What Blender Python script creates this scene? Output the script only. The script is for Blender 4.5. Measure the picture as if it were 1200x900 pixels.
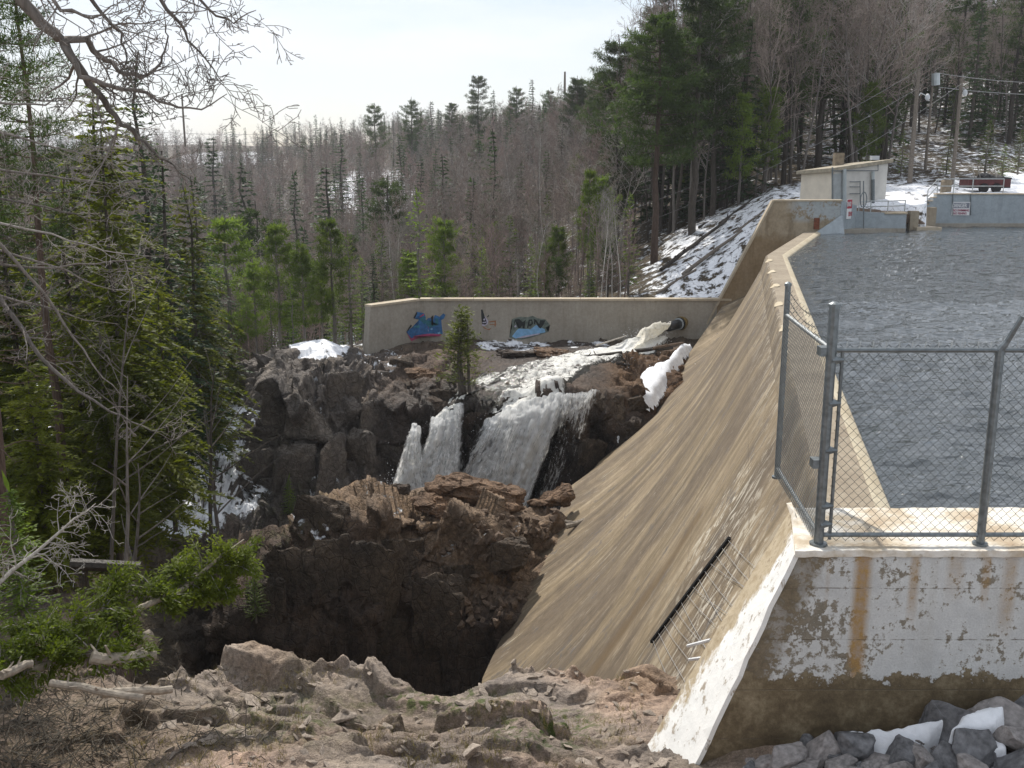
import bpy, bmesh, math, random, time
import numpy as np
from mathutils import Vector, Matrix
from mathutils.bvhtree import BVHTree
T0 = time.time()
scene = bpy.context.scene
for o in list(bpy.data.objects): bpy.data.objects.remove(o)
COL = scene.collection
# ------------------------------------------------------------------ camera
CAMZ = 4.1; PITCH = math.radians(12.5); F = 1200.0
cam = bpy.data.cameras.new('camera'); camo = bpy.data.objects.new('camera', cam); COL.objects.link(camo)
cam.sensor_width = 36; cam.lens = 36.0 * F / 1200.0; cam.clip_end = 6000; cam.clip_start = 0.05
camo.location = (0, 0, CAMZ); camo.rotation_euler = (math.pi/2 - PITCH, 0, 0)
scene.camera = camo
# ------------------------------------------------------------------ sky, sun, exposure
SUN_EL = math.radians(50); SUN_AZ = math.radians(-18)      # azimuth measured from +Y towards +X
sund = Vector((math.sin(SUN_AZ)*math.cos(SUN_EL), math.cos(SUN_AZ)*math.cos(SUN_EL), math.sin(SUN_EL)))
world = bpy.data.worlds.new('World'); scene.world = world; world.use_nodes = True
nt = world.node_tree; N = nt.nodes; Lk = nt.links
for n in list(N): N.remove(n)
out = N.new('ShaderNodeOutputWorld'); bg = N.new('ShaderNodeBackground'); bg.inputs[1].default_value = 0.1
sky = N.new('ShaderNodeTexSky'); sky.sky_type = 'NISHITA'; sky.sun_disc = False
sky.sun_elevation = SUN_EL; sky.sun_rotation = SUN_AZ; sky.dust_density = 1.0; sky.ozone_density = 1.0; sky.altitude = 200
tc = N.new('ShaderNodeTexCoord'); mp = N.new('ShaderNodeMapping'); mp.inputs['Scale'].default_value = (1.6, 1.6, 7.0)
mp.inputs['Location'].default_value = (0.3, 0.0, 0.35)
nz = N.new('ShaderNodeTexNoise'); nz.inputs['Scale'].default_value = 1.6; nz.inputs['Detail'].default_value = 6; nz.inputs['Roughness'].default_value = 0.55
rp = N.new('ShaderNodeValToRGB'); rp.color_ramp.elements[0].position = 0.30; rp.color_ramp.elements[1].position = 0.62
rp.color_ramp.elements[0].color = (.15, .15, .15, 1)
mx = N.new('ShaderNodeMix'); mx.data_type = 'RGBA'; mx.inputs['B'].default_value = (8.9, 9.25, 9.8, 1)
Lk.new(tc.outputs['Generated'], mp.inputs[0]); Lk.new(mp.outputs[0], nz.inputs['Vector']); Lk.new(nz.outputs['Fac'], rp.inputs[0])
Lk.new(rp.outputs[0], mx.inputs['Factor']); Lk.new(sky.outputs[0], mx.inputs['A']); Lk.new(mx.outputs['Result'], bg.inputs[0])
Lk.new(bg.outputs[0], out.inputs[0])
sl = bpy.data.lights.new('sun', 'SUN'); sl.energy = 4.2; sl.angle = math.radians(0.6); sl.color = (1.0, 0.95, 0.87)
so = bpy.data.objects.new('sun', sl); COL.objects.link(so); so.rotation_euler = (-sund).to_track_quat('-Z', 'Y').to_euler(); so.location = (0, 0, 60)
scene.view_settings.view_transform = 'Standard'; scene.view_settings.look = 'None'; scene.view_settings.gamma = 1; scene.view_settings.exposure = 0.17
scene.cycles.max_bounces = 4; scene.cycles.transparent_max_bounces = 8; scene.cycles.diffuse_bounces = 2; scene.cycles.glossy_bounces = 2; scene.cycles.transmission_bounces = 4; scene.cycles.volume_bounces = 0

# ------------------------------------------------------------------ geometry helpers
cp_, sp_ = math.cos(PITCH), math.sin(PITCH)
def ray(px, py):
    u = (px - 600)/F; v = (450 - py)/F
    return Vector((u, cp_ + v*sp_, -sp_ + v*cp_))
def P(px, py, Y):
    """world point that stands Y metres in front of the viewpoint in this direction"""
    d = ray(px, py); t = Y/d.y
    return Vector((d.x*t, Y, CAMZ + d.z*t))
def PZ(px, py, z):
    d = ray(px, py); t = (z - CAMZ)/d.z
    return Vector((d.x*t, d.y*t, z))
def zz(py, Y): return P(600, py, Y).z
def XatY(px, Y, z=0):
    zc = Y*cp_ - (z - CAMZ)*sp_
    return (px - 600)/F*zc

def hash3(ix, iy, iz, seed=0):
    h = (ix.astype(np.int64)*374761393 + iy.astype(np.int64)*668265263 + iz.astype(np.int64)*2147483647 + seed*974634777) & 0xffffffff
    h = ((h ^ (h >> 13))*1274126177) & 0xffffffff
    h = ((h ^ (h >> 15))*2246822519) & 0xffffffff
    h = h ^ (h >> 16)
    return (h & 0xffffff)/float(0x1000000)
def vnoise(p, seed=0):
    i = np.floor(p).astype(np.int64); f = p - i; f = f*f*(3 - 2*f); r = 0
    for dx in (0, 1):
        wx = f[:, 0] if dx else 1 - f[:, 0]
        for dy in (0, 1):
            wy = f[:, 1] if dy else 1 - f[:, 1]
            for dz in (0, 1):
                wz = f[:, 2] if dz else 1 - f[:, 2]
                r = r + wx*wy*wz*hash3(i[:, 0]+dx, i[:, 1]+dy, i[:, 2]+dz, seed)
    return r*2 - 1
def fbm(p, octv=4, seed=0, gain=.5):
    a = 1.0; r = 0; q = np.array(p, float)
    for k in range(octv):
        r = r + a*vnoise(q, seed+k*7); q = q*2.03 + 13.7; a *= gain
    return r
def facets(p, seed=0, tilt=.6):
    """broken-rock relief: every cell of a jittered grid is its own tilted plane"""
    i = np.floor(p).astype(np.int64); best = np.full(len(p), 1e9); val = np.zeros(len(p))
    for dx in (-1, 0, 1):
        for dy in (-1, 0, 1):
            for dz in (-1, 0, 1):
                a, b, c = i[:, 0]+dx, i[:, 1]+dy, i[:, 2]+dz
                cx = a + hash3(a, b, c, seed+1); cy = b + hash3(a, b, c, seed+2); cz = c + hash3(a, b, c, seed+3)
                ex, ey, ez = p[:, 0]-cx, p[:, 1]-cy, p[:, 2]-cz
                d = ex*ex + ey*ey + ez*ez; m = d < best
                if not m.any(): continue
                v = (hash3(a, b, c, seed+4)*2-1) + tilt*2*(ex*(hash3(a, b, c, seed+5)-.5) + ey*(hash3(a, b, c, seed+6)-.5) + ez*(hash3(a, b, c, seed+7)-.5))
                val = np.where(m, v, val); best = np.where(m, d, best)
    return val

MATS = {}
def link(o, parent=None):
    COL.objects.link(o)
    if parent is not None: o.parent = parent
    return o
def tag(o, label=None, cat=None, group=None, kind=None):
    if label: o['label'] = label
    if cat: o['category'] = cat
    if group: o['group'] = group
    if kind: o['kind'] = kind
    return o
def empty(name, loc=(0, 0, 0), label=None, cat=None, group=None):
    o = bpy.data.objects.new(name, None); link(o); o.location = loc; o.empty_display_size = .2
    return tag(o, label, cat, group)
def mk_mesh(name, verts, faces, mat=None, smooth=False):
    me = bpy.data.meshes.new(name)
    if isinstance(faces, np.ndarray):
        verts = np.asarray(verts, float); nf, k = faces.shape
        me.vertices.add(len(verts)); me.vertices.foreach_set('co', verts.ravel())
        me.loops.add(nf*k); me.loops.foreach_set('vertex_index', faces.ravel().astype(np.int32))
        me.polygons.add(nf); me.polygons.foreach_set('loop_start', np.arange(0, nf*k, k, dtype=np.int32))
        me.update(calc_edges=True); me.validate()
    else:
        me.from_pydata([tuple(v) for v in verts], [], faces); me.update()
    if mat: me.materials.append(MATS[mat])
    if smooth: me.polygons.foreach_set('use_smooth', np.ones(len(me.polygons), bool))
    return me
def obj(name, me, parent=None):
    return link(bpy.data.objects.new(name, me), parent)
class MB:
    """collects shapes for ONE mesh"""
    def __init__(s): s.v = []; s.f = []
    def add(s, vs, fs):
        k = len(s.v); s.v += [tuple(v) for v in vs]; s.f += [tuple(i+k for i in f) for f in fs]; return s
    def box(s, c, d, rz=0, rx=0, ry=0):
        m = Matrix.Rotation(rz, 3, 'Z') @ Matrix.Rotation(ry, 3, 'Y') @ Matrix.Rotation(rx, 3, 'X')
        vs = [Vector(c) + m @ Vector((x*d[0]/2, y*d[1]/2, z*d[2]/2)) for x in (-1, 1) for y in (-1, 1) for z in (-1, 1)]
        return s.add(vs, [(0, 1, 3, 2), (4, 6, 7, 5), (0, 4, 5, 1), (2, 3, 7, 6), (0, 2, 6, 4), (1, 5, 7, 3)])
    def hexa(s, b, t):
        """4 bottom points, 4 top points, both counter-clockwise from above"""
        return s.add(list(b) + list(t), [(3, 2, 1, 0), (4, 5, 6, 7), (0, 1, 5, 4), (1, 2, 6, 5), (2, 3, 7, 6), (3, 0, 4, 7)])
    def tube(s, pts, rad, n=6, cap=True):
        pts = [Vector(p) for p in pts]
        if not hasattr(rad, '__len__'): rad = [rad]*len(pts)
        k0 = len(s.v); ref = None
        for i, p in enumerate(pts):
            t = (pts[min(i+1, len(pts)-1)] - pts[max(i-1, 0)])
            if t.length < 1e-9: t = Vector((0, 0, 1))
            t.normalize()
            if ref is None: ref = t.orthogonal().normalized()
            a = (ref - t*ref.dot(t))
            a = a.normalized() if a.length > 1e-6 else t.orthogonal().normalized()
            ref = a; b = t.cross(a)
            for j in range(n):
                an = 2*math.pi*j/n
                s.v.append(tuple(p + (a*math.cos(an) + b*math.sin(an))*rad[i]))
        for i in range(len(pts)-1):
            for j in range(n):
                j2 = (j+1) % n
                s.f.append((k0+i*n+j, k0+i*n+j2, k0+(i+1)*n+j2, k0+(i+1)*n+j))
        if cap and n > 2:
            s.f.append(tuple(k0+j for j in reversed(range(n)))); s.f.append(tuple(k0+(len(pts)-1)*n+j for j in range(n)))
        return s
    def mesh(s, name, mat, off=(0, 0, 0), smooth=False):
        o = Vector(off); return mk_mesh(name, [(v[0]-o.x, v[1]-o.y, v[2]-o.z) for v in s.v], s.f, mat, smooth)
    def build(s, name, mat, parent=None, smooth=False):
        off = parent.matrix_basis.translation if parent is not None and parent.parent is None else Vector((0, 0, 0))
        if parent is not None and parent.parent is not None: off = parent.parent.matrix_basis.translation
        return obj(name, s.mesh(name, mat, off, smooth), parent)
def bevel(o, w, seg=2):
    m = o.modifiers.new('bevel', 'BEVEL'); m.width = w; m.segments = seg; m.limit_method = 'ANGLE'; m.angle_limit = math.radians(30); return o

# ------------------------------------------------------------------ material helpers
class NT:
    def __init__(s, name):
        s.m = bpy.data.materials.new(name); s.m.use_nodes = True; s.t = s.m.node_tree
        for n in list(s.t.nodes): s.t.nodes.remove(n)
        s.out = s.n('ShaderNodeOutputMaterial'); MATS[name] = s.m
    def n(s, ty, **kw):
        x = s.t.nodes.new(ty)
        for k, v in kw.items(): setattr(x, k, v)
        return x
    def l(s, a, b): s.t.links.new(a, b)
    def setin(s, node, key, val):
        if hasattr(val, 'is_output') or isinstance(val, bpy.types.NodeSocket): s.l(val, node.inputs[key])
        else: node.inputs[key].default_value = val
    def coord(s, which='Object', scale=(1, 1, 1), rot=(0, 0, 0), loc=(0, 0, 0)):
        c = s.n('ShaderNodeTexCoord'); m = s.n('ShaderNodeMapping'); m.inputs['Scale'].default_value = scale; m.inputs['Rotation'].default_value = rot; m.inputs['Location'].default_value = loc
        s.l(c.outputs[which], m.inputs[0]); return m.outputs[0]
    def geo(s, scale=(1, 1, 1)):
        c = s.n('ShaderNodeNewGeometry'); m = s.n('ShaderNodeMapping'); m.inputs['Scale'].default_value = scale
        s.l(c.outputs['Position'], m.inputs[0]); return m.outputs[0]
    def noise(s, vec, scale, detail=4, rough=.55, dist=0, out='Fac'):
        x = s.n('ShaderNodeTexNoise'); s.l(vec, x.inputs['Vector']); x.inputs['Scale'].default_value = scale; x.inputs['Detail'].default_value = detail
        x.inputs['Roughness'].default_value = rough; x.inputs['Distortion'].default_value = dist; return x.outputs[out]
    def voro(s, vec, scale, feature='F1', out='Distance', rnd=1):
        x = s.n('ShaderNodeTexVoronoi'); x.feature = feature; s.l(vec, x.inputs['Vector']); x.inputs['Scale'].default_value = scale; x.inputs['Randomness'].default_value = rnd; return x.outputs[out]
    def ramp(s, fac, stops, interp='LINEAR'):
        x = s.n('ShaderNodeValToRGB'); x.color_ramp.interpolation = interp; e = x.color_ramp.elements
        while len(e) < len(stops): e.new(0.5)
        for i, (p, c) in enumerate(stops):
            e[i].position = p; e[i].color = (c, c, c, 1) if not hasattr(c, '__len__') else (*c, 1)
        s.l(fac, x.inputs[0]); return x.outputs[0]
    def mix(s, f, a, b, mode='MIX'):
        x = s.n('ShaderNodeMix'); x.data_type = 'RGBA'; x.blend_type = mode
        s.setin(x, 'Factor', f)
        for k, v in (('A', a), ('B', b)):
            if isinstance(v, bpy.types.NodeSocket): s.l(v, x.inputs[k])
            else: x.inputs[k].default_value = (*v, 1) if len(v) == 3 else v
        return x.outputs['Result']
    def math(s, op, a, b=0.0, clamp=False):
        x = s.n('ShaderNodeMath'); x.operation = op; x.use_clamp = clamp; s.setin(x, 0, a); s.setin(x, 1, b); return x.outputs[0]
    def sep(s, vec):
        x = s.n('ShaderNodeSeparateXYZ'); s.l(vec, x.inputs[0]); return x.outputs
    def attr(s, name, out='Fac'):
        x = s.n('ShaderNodeAttribute'); x.attribute_name = name; return x.outputs[out]
    def bump(s, h, strength=.3, dist=.05, normal=None):
        x = s.n('ShaderNodeBump'); x.inputs['Strength'].default_value = strength; x.inputs['Distance'].default_value = dist; s.l(h, x.inputs['Height'])
        if normal is not None: s.l(normal, x.inputs['Normal'])
        return x.outputs[0]
    def bsdf(s, col, rough=.8, spec=.3, metal=0, normal=None, **kw):
        x = s.n('ShaderNodeBsdfPrincipled')
        if isinstance(col, bpy.types.NodeSocket): s.l(col, x.inputs['Base Color'])
        else: x.inputs['Base Color'].default_value = (*col, 1)
        s.setin(x, 'Roughness', rough); s.setin(x, 'Metallic', metal); x.inputs['Specular IOR Level'].default_value = spec
        for k, v in kw.items(): s.setin(x, k, v)
        if normal is not None: s.l(normal, x.inputs['Normal'])
        return x.outputs[0]
    def done(s, sh): s.l(sh, s.out.inputs[0]); return s.m

def simple(name, col, rough=.8, var=.25, scale=6, spec=.3, metal=0, bumps=.15, bscale=30):
    m = NT(name); v = m.coord('Object'); n1 = m.noise(v, scale, 5)
    d = tuple(c*(1-var) for c in col); h = tuple(min(1, c*(1+var)) for c in col)
    c = m.ramp(n1, [(.3, d), (.7, h)]); b = m.bump(m.noise(v, bscale, 4), bumps, .02)
    return m.done(m.bsdf(c, rough, spec, metal, b))
def bark(name, col, col2, sc=(14, 14, 2.2)):
    m = NT(name); v = m.coord('Object', sc); n1 = m.noise(v, 1.5, 5, .65)
    oi = m.n('ShaderNodeObjectInfo'); c = m.ramp(n1, [(.3, col), (.7, col2)])
    c = m.mix(1, c, m.ramp(oi.outputs['Random'], [(0, .7), (1, 1.3)]), 'MULTIPLY')
    return m.done(m.bsdf(c, .9, .15, 0, m.bump(n1, .6, .03)))
def leaf(name, cols, trans=.35, rough=.6, hvar=.35):
    """needles and leaves: diffuse + translucent so that back light comes through"""
    m = NT(name); v = m.geo(); n1 = m.noise(v, .9, 3); n2 = m.noise(v, 14, 2)
    oi = m.n('ShaderNodeObjectInfo')
    f = m.math('ADD', m.math('MULTIPLY', n1, .6), m.math('MULTIPLY', n2, .4))
    c = m.ramp(f, [(.3, cols[0]), (.5, cols[1]), (.72, cols[2])])
    c = m.mix(1, c, m.ramp(oi.outputs['Random'], [(0, 1-hvar), (1, 1+hvar)]), 'MULTIPLY')
    d = m.bsdf(c, rough, .25); t = m.n('ShaderNodeBsdfTranslucent'); m.l(m.mix(1, c, (1.25, 1.3, .6), 'MULTIPLY'), t.inputs[0])
    mxs = m.n('ShaderNodeMixShader'); mxs.inputs[0].default_value = trans; m.l(d, mxs.inputs[1]); m.l(t.outputs[0], mxs.inputs[2])
    return m.done(mxs.outputs[0])

# ---- rock / terrain: base tint, snow, litter, wetness and gorge shade are painted as vertex attributes
def terrain_mat(name, bscale=1.0, snowy=True):
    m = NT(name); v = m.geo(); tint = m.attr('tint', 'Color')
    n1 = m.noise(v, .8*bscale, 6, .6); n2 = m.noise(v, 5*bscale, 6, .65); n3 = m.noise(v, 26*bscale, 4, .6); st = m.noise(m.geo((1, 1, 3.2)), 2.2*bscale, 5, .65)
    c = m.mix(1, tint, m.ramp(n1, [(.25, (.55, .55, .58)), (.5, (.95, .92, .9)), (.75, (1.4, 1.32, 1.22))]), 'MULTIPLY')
    c = m.mix(1, c, m.ramp(n2, [(.3, .55), (.5, 1.0), (.72, 1.5)]), 'MULTIPLY')
    c = m.mix(1, c, m.ramp(n3, [(.3, .72), (.7, 1.28)]), 'MULTIPLY')
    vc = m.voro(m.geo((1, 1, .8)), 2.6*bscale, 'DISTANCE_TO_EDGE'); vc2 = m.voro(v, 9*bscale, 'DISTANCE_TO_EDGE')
    lit = m.attr('litter'); ln = m.noise(v, 9*bscale, 5, .7)
    lm = m.math('MULTIPLY', lit, m.ramp(m.math('ADD', m.math('MULTIPLY', ln, .6), m.math('MULTIPLY', n1, .4)), [(.36, 0), (.56, 1)]))
    lc = m.ramp(m.noise(v, 40*bscale, 3, .7), [(.3, (.035, .026, .018)), (.5, (.10, .075, .045)), (.72, (.21, .17, .10))])
    c = m.mix(lm, c, lc)
    mo = m.attr('moss'); mm = m.math('MULTIPLY', mo, m.ramp(m.noise(v, 3.2*bscale, 5, .6), [(.48, 0), (.6, 1)]))
    c = m.mix(mm, c, m.ramp(n3, [(.3, (.035, .05, .012)), (.7, (.10, .13, .03))]))
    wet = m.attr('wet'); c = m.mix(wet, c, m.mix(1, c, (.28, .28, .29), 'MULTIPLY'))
    sw = m.attr('snow'); g = m.n('ShaderNodeNewGeometry'); nzv = m.sep(g.outputs['Normal'])[2]
    sn = m.noise(v, 1.5*bscale, 6, .6); s2 = m.noise(v, 7*bscale, 4, .6)
    up = m.ramp(nzv, [(.12, 0), (.62, .42)])
    sf = m.math('ADD', m.math('ADD', m.math('MULTIPLY', sn, .75), m.math('MULTIPLY', s2, .3)), up)
    sf = m.math('ADD', sf, m.math('SUBTRACT', sw, 1.0)); sm = m.ramp(sf, [(.50, 0), (.56, 1)])
    c = m.mix(sm, c, m.ramp(n2, [(.3, (.80, .82, .86)), (.7, (.9, .91, .93))]))
    crack_shade = m.math('MULTIPLY', m.ramp(vc, [(0, 1), (.045, 0)]), m.ramp(n2, [(.42, 0), (.56, .7 if bscale < 2 else .12)])); c = m.mix(crack_shade, c, m.mix(1, c, (.22, .21, .2), 'MULTIPLY'))  # crack lines darkened in the colour: painted crevice shade
    h = m.math('ADD', m.math('MULTIPLY', n2, 1.0), m.math('MULTIPLY', n3, .45)); h = m.math('ADD', h, m.math('MULTIPLY', st, .8))
    h = m.math('ADD', h, m.math('MULTIPLY', m.ramp(vc, [(0, 0), (.06, 1)]), .35 if bscale < 2 else .08)); h = m.math('ADD', h, m.math('MULTIPLY', m.ramp(vc2, [(0, 0), (.08, 1)]), .15 if bscale < 2 else .04))
    h = m.math('MULTIPLY', h, m.math('SUBTRACT', 1.0, m.math('MULTIPLY', sm, .8)))
    b = m.bump(h, 1.0, .11/bscale)
    rough = m.math('SUBTRACT', .88, m.math('MULTIPLY', wet, .5))
    return m.done(m.bsdf(c, rough, .3, 0, b))
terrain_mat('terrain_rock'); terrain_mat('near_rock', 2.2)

def concrete(name, base, dark, streak=None, scale=1.0, rough=.85):
    m = NT(name); v = m.geo(); n1 = m.noise(v, .7*scale, 6, .6); n2 = m.noise(v, 6*scale, 5, .65); n3 = m.noise(m.geo((5, 5, .35)), 1.0*scale, 5, .6); n4 = m.noise(v, 45*scale, 3)
    c = m.mix(m.ramp(n1, [(.35, 0), (.7, 1)]), base, dark); c = m.mix(m.math('MULTIPLY', m.ramp(n3, [(.5, 0), (.72, 1)]), .5), c, streak or dark)
    c = m.mix(1, c, m.ramp(n2, [(.3, .86), (.7, 1.12)]), 'MULTIPLY'); c = m.mix(1, c, m.ramp(n4, [(.3, .9), (.7, 1.1)]), 'MULTIPLY')
    pit = m.ramp(m.voro(v, 14*scale), [(.02, 0), (.07, 1)]); c = m.mix(1, c, m.ramp(pit, [(0, .6), (1, 1)]), 'MULTIPLY')
    b = m.bump(m.math('ADD', m.math('ADD', n2, m.math('MULTIPLY', n4, .3)), m.math('MULTIPLY', pit, .4)), .35, .02)
    return m.done(m.bsdf(c, rough, .25, 0, b))
concrete('concrete_tan', (.36, .31, .235), (.24, .195, .14), (.17, .13, .09))
concrete('concrete_grey', (.36, .33, .28), (.29, .26, .215), (.22, .19, .15))
concrete('concrete_cap', (.50, .43, .33), (.36, .30, .22), (.42, .33, .2))
concrete('paint_bluegrey', (.36, .40, .425), (.30, .345, .37), (.27, .30, .32), .6)
concrete('crest_concrete', (.30, .25, .185), (.21, .17, .125), (.36, .32, .25), 1.4)
concrete('crest_edge', (.58, .51, .38), (.46, .38, .26), (.35, .27, .16), 1.6)
# ================================================================== specific materials
def dam_face_mat():
    m = NT('dam_face'); uv = m.n('ShaderNodeUVMap'); uv.uv_map = 'flow'
    def mpd(sc, loc=(0, 0, 0)):
        x = m.n('ShaderNodeMapping'); x.inputs['Scale'].default_value = sc; x.inputs['Location'].default_value = loc; m.l(uv.outputs[0], x.inputs[0]); return x.outputs[0]
    big = m.noise(mpd((.5, .16, 1)), 1.0, 6, .6, .4); s1 = m.noise(mpd((1.7, .14, 1)), 1.0, 8, .62, .6); s2 = m.noise(mpd((8, .34, 1), (3, 7, 0)), 1.0, 6, .6, .5)
    s3 = m.noise(mpd((22, .7, 1), (1, 2, 0)), 1.0, 3, .5, .4); g = m.geo(); n4 = m.noise(g, 3.5, 6, .65); n5 = m.noise(g, 40, 3)
    c = m.ramp(s1, [(.34, (.135, .103, .064)), (.45, (.205, .157, .097)), (.56, (.26, .20, .128)), (.68, (.33, .268, .182))])
    c = m.mix(m.math('MULTIPLY', m.ramp(big, [(.45, 0), (.56, 1)]), .7), c, (.105, .080, .058))
    c = m.mix(m.math('MULTIPLY', m.ramp(s2, [(.59, 0), (.68, 1)]), m.math('MULTIPLY', m.ramp(m.noise(mpd((.5, .3, 1), (7, 3, 0)), 1, 4, .6), [(.47, 0), (.6, 1)]), .8)), c, (.50, .44, .34))
    c = m.mix(m.math('MULTIPLY', m.ramp(s2, [(.26, 1), (.38, 0)]), m.math('MULTIPLY', m.ramp(big, [(.4, .2), (.6, 1)]), .8)), c, (.085, .075, .07))
    c = m.mix(m.math('MULTIPLY', m.ramp(s3, [(.63, 0), (.72, 1)]), m.math('MULTIPLY', m.ramp(n4, [(.45, 0), (.62, 1)]), .85)), c, (.62, .56, .45))
    c = m.mix(m.ramp(m.math('MULTIPLY', m.noise(mpd((1.2, .35, 1), (9, 4, 0)), 1, 5, .6), n4), [(.30, 0), (.38, .75)]), c, (.085, .078, .075))
    c = m.mix(1, c, m.ramp(n4, [(.3, .8), (.7, 1.16)]), 'MULTIPLY'); c = m.mix(1, c, m.ramp(n5, [(.3, .9), (.7, 1.1)]), 'MULTIPLY')
    ef = m.attr('effl'); en = m.noise(mpd((2.4, 1.1, 1), (5, 1, 0)), 1.6, 6, .7, 1.2)
    c = m.mix(m.math('MULTIPLY', ef, m.ramp(en, [(.52, 0), (.60, .85)])), c, (.62, .57, .47))
    ru = m.attr('joint'); c = m.mix(m.math('MULTIPLY', ru, m.ramp(s1, [(.3, .9), (.7, .55)])), c, (.13, .085, .04))
    pj = m.math('ABSOLUTE', m.math('SUBTRACT', m.math('FRACT', m.math('MULTIPLY', m.math('ADD', m.sep(uv.outputs[0])[1], m.math('MULTIPLY', n4, .08)), .42)), .5)); pl = m.math('MULTIPLY', m.ramp(pj, [(0, 1), (.012, 0)]), m.ramp(n4, [(.42, 0), (.55, .55)])); c = m.mix(pl, c, (.10, .075, .05))
    h = m.math('ADD', m.math('MULTIPLY', s2, .6), m.math('ADD', n4, m.math('MULTIPLY', n5, .3)))
    m.done(m.bsdf(c, .82, .3, 0, m.bump(h, .35, .03)))
dam_face_mat()
def near_wall_mat():
    m = NT('peeling_paint_wall'); g = m.geo(); xyz = m.sep(g); X, Z = xyz[0], xyz[2]
    n1 = m.noise(g, 2.2, 7, .68); n2 = m.noise(g, 11, 6, .7); n3 = m.noise(g, 50, 3); vs = m.noise(m.geo((6, 1, .5)), 1.3, 5, .6)
    c = m.ramp(n1, [(.3, (.47, .48, .48)), (.6, (.62, .63, .62))])
    c = m.mix(m.math('MULTIPLY', m.ramp(vs, [(.5, 0), (.75, 1)]), .35), c, (.42, .40, .35))
    # flaked areas show old dark concrete, more of them towards the sloped end
    lean = m.ramp(m.math('DIVIDE', m.math('SUBTRACT', X, 2.2), 4.0), [(0, .10), (.3, .035), (.45, .0), (1, -.12)])
    pf = m.math('ADD', m.math('ADD', m.math('MULTIPLY', n1, .5), m.math('MULTIPLY', n2, .5)), lean)
    c = m.mix(m.ramp(pf, [(.535, 0), (.565, 1)]), c, m.ramp(n2, [(.3, (.12, .105, .08)), (.7, (.27, .24, .19))]))
    # corner patch by the slope, bare concrete
    edge = m.math('SUBTRACT', X, m.math('ADD', 2.93, m.math('MULTIPLY', Z, .381)))
    em = m.ramp(m.math('ADD', edge, m.math('MULTIPLY', n2, -.5)), [(.02, 1), (.16, 0)]); em = m.math('MULTIPLY', em, m.ramp(n1, [(.3, .4), (.6, 1)]))
    c = m.mix(em, c, m.ramp(n2, [(.3, (.09, .075, .05)), (.7, (.24, .19, .125))]))
    # rust runs below the fence posts
    def run(x0, w, zend, k):
        d = m.math('ABSOLUTE', m.math('SUBTRACT', m.math('ADD', X, m.math('MULTIPLY', m.math('SUBTRACT', vs, .5), .05)), x0)); f = m.ramp(m.math('DIVIDE', d, w), [(.35, 1), (1, 0)])
        e = m.ramp(m.math('SUBTRACT', Z, zend), [(0, 0), (.35, 1)]); return m.math('MULTIPLY', m.math('MULTIPLY', f, e), m.math('MULTIPLY', m.ramp(n2, [(.25, .55), (.6, 1)]), k))
    for x0, w, ze, k in ((3.66, .12, -1.9, .95), (4.2, .07, -.75, .6), (4.62, .12, -.5, .35), (4.95, .06, -.6, .55), (5.2, .1, -.9, .5), (3.3, .03, -.6, .2)):
        c = m.mix(run(x0, w, ze, k), c, m.ramp(n2, [(.3, (.24, .12, .03)), (.7, (.42, .27, .10))]))
    # old ground line: everything below is brown with soil
    gl = m.math('ADD', m.math('ADD', Z, 1.37), m.math('ADD', m.math('MULTIPLY', m.math('ADD', m.math('MULTIPLY', m.math('SUBTRACT', n1, .5), -.8), m.math('MULTIPLY', m.math('SUBTRACT', n2, .5), -.35)), 1.0), m.math('MULTIPLY', X, -.012)))
    c = m.mix(m.ramp(gl, [(-.03, 1), (.03, 0)]), c, m.ramp(m.math('ADD', m.math('MULTIPLY', n1, .6), m.math('MULTIPLY', n2, .4)), [(.34, (.07, .054, .033)), (.5, (.15, .115, .068)), (.66, (.30, .25, .165))]))
    # lift lines of the formwork
    w = m.math('ABSOLUTE', m.math('SUBTRACT', m.math('FRACT', m.math('MULTIPLY', m.math('ADD', Z, m.math('MULTIPLY', n1, .04)), 1.72)), .5))
    lf = m.math('MULTIPLY', m.ramp(w, [(.0, 1), (.018, 0)]), m.ramp(n2, [(.42, 0), (.55, .8)])); c = m.mix(lf, c, (.13, .11, .085))
    sp = m.ramp(m.voro(g, 9), [(.03, 1), (.06, 0)]); c = m.mix(m.math('MULTIPLY', sp, m.ramp(n1, [(.45, 0), (.6, .8)])), c, (.10, .085, .065))
    c = m.mix(1, c, m.ramp(n3, [(.3, .9), (.7, 1.08)]), 'MULTIPLY')
    h = m.math('SUBTRACT', m.math('ADD', n2, m.math('MULTIPLY', n3, .4)), m.math('MULTIPLY', lf, .8))
    m.done(m.bsdf(c, .75, .3, 0, m.bump(h, .45, .02)))
near_wall_mat()
def slope_mat():
    m = NT('worn_white_paint'); g = m.geo(); xyz = m.sep(g); n1 = m.noise(g, 3.0, 6, .65); n2 = m.noise(m.geo((7, 3, 2.2)), 1.6, 6, .7); n3 = m.noise(g, 40, 3)
    f = m.math('ADD', m.math('MULTIPLY', m.math('SUBTRACT', 11.3, xyz[1]), .62), m.math('ADD', m.math('MULTIPLY', n1, .7), m.math('MULTIPLY', n2, .45)))
    f = m.math('ADD', f, m.math('MULTIPLY', m.math('ADD', xyz[2], .5), -.16))
    c = m.mix(m.ramp(f, [(.90, 0), (1.0, 1)]), m.ramp(n2, [(.3, (.30, .23, .14)), (.6, (.50, .42, .30))]), m.ramp(n1, [(.3, (.70, .70, .68)), (.6, (.80, .79, .76))]))
    c = m.mix(m.math('MULTIPLY', m.ramp(n2, [(.57, 0), (.63, 1)]), .8), c, (.26, .20, .13))
    m.done(m.bsdf(c, .8, .25, 0, m.bump(m.math('ADD', n2, m.math('MULTIPLY', n3, .3)), .4, .02)))
slope_mat()
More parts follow.
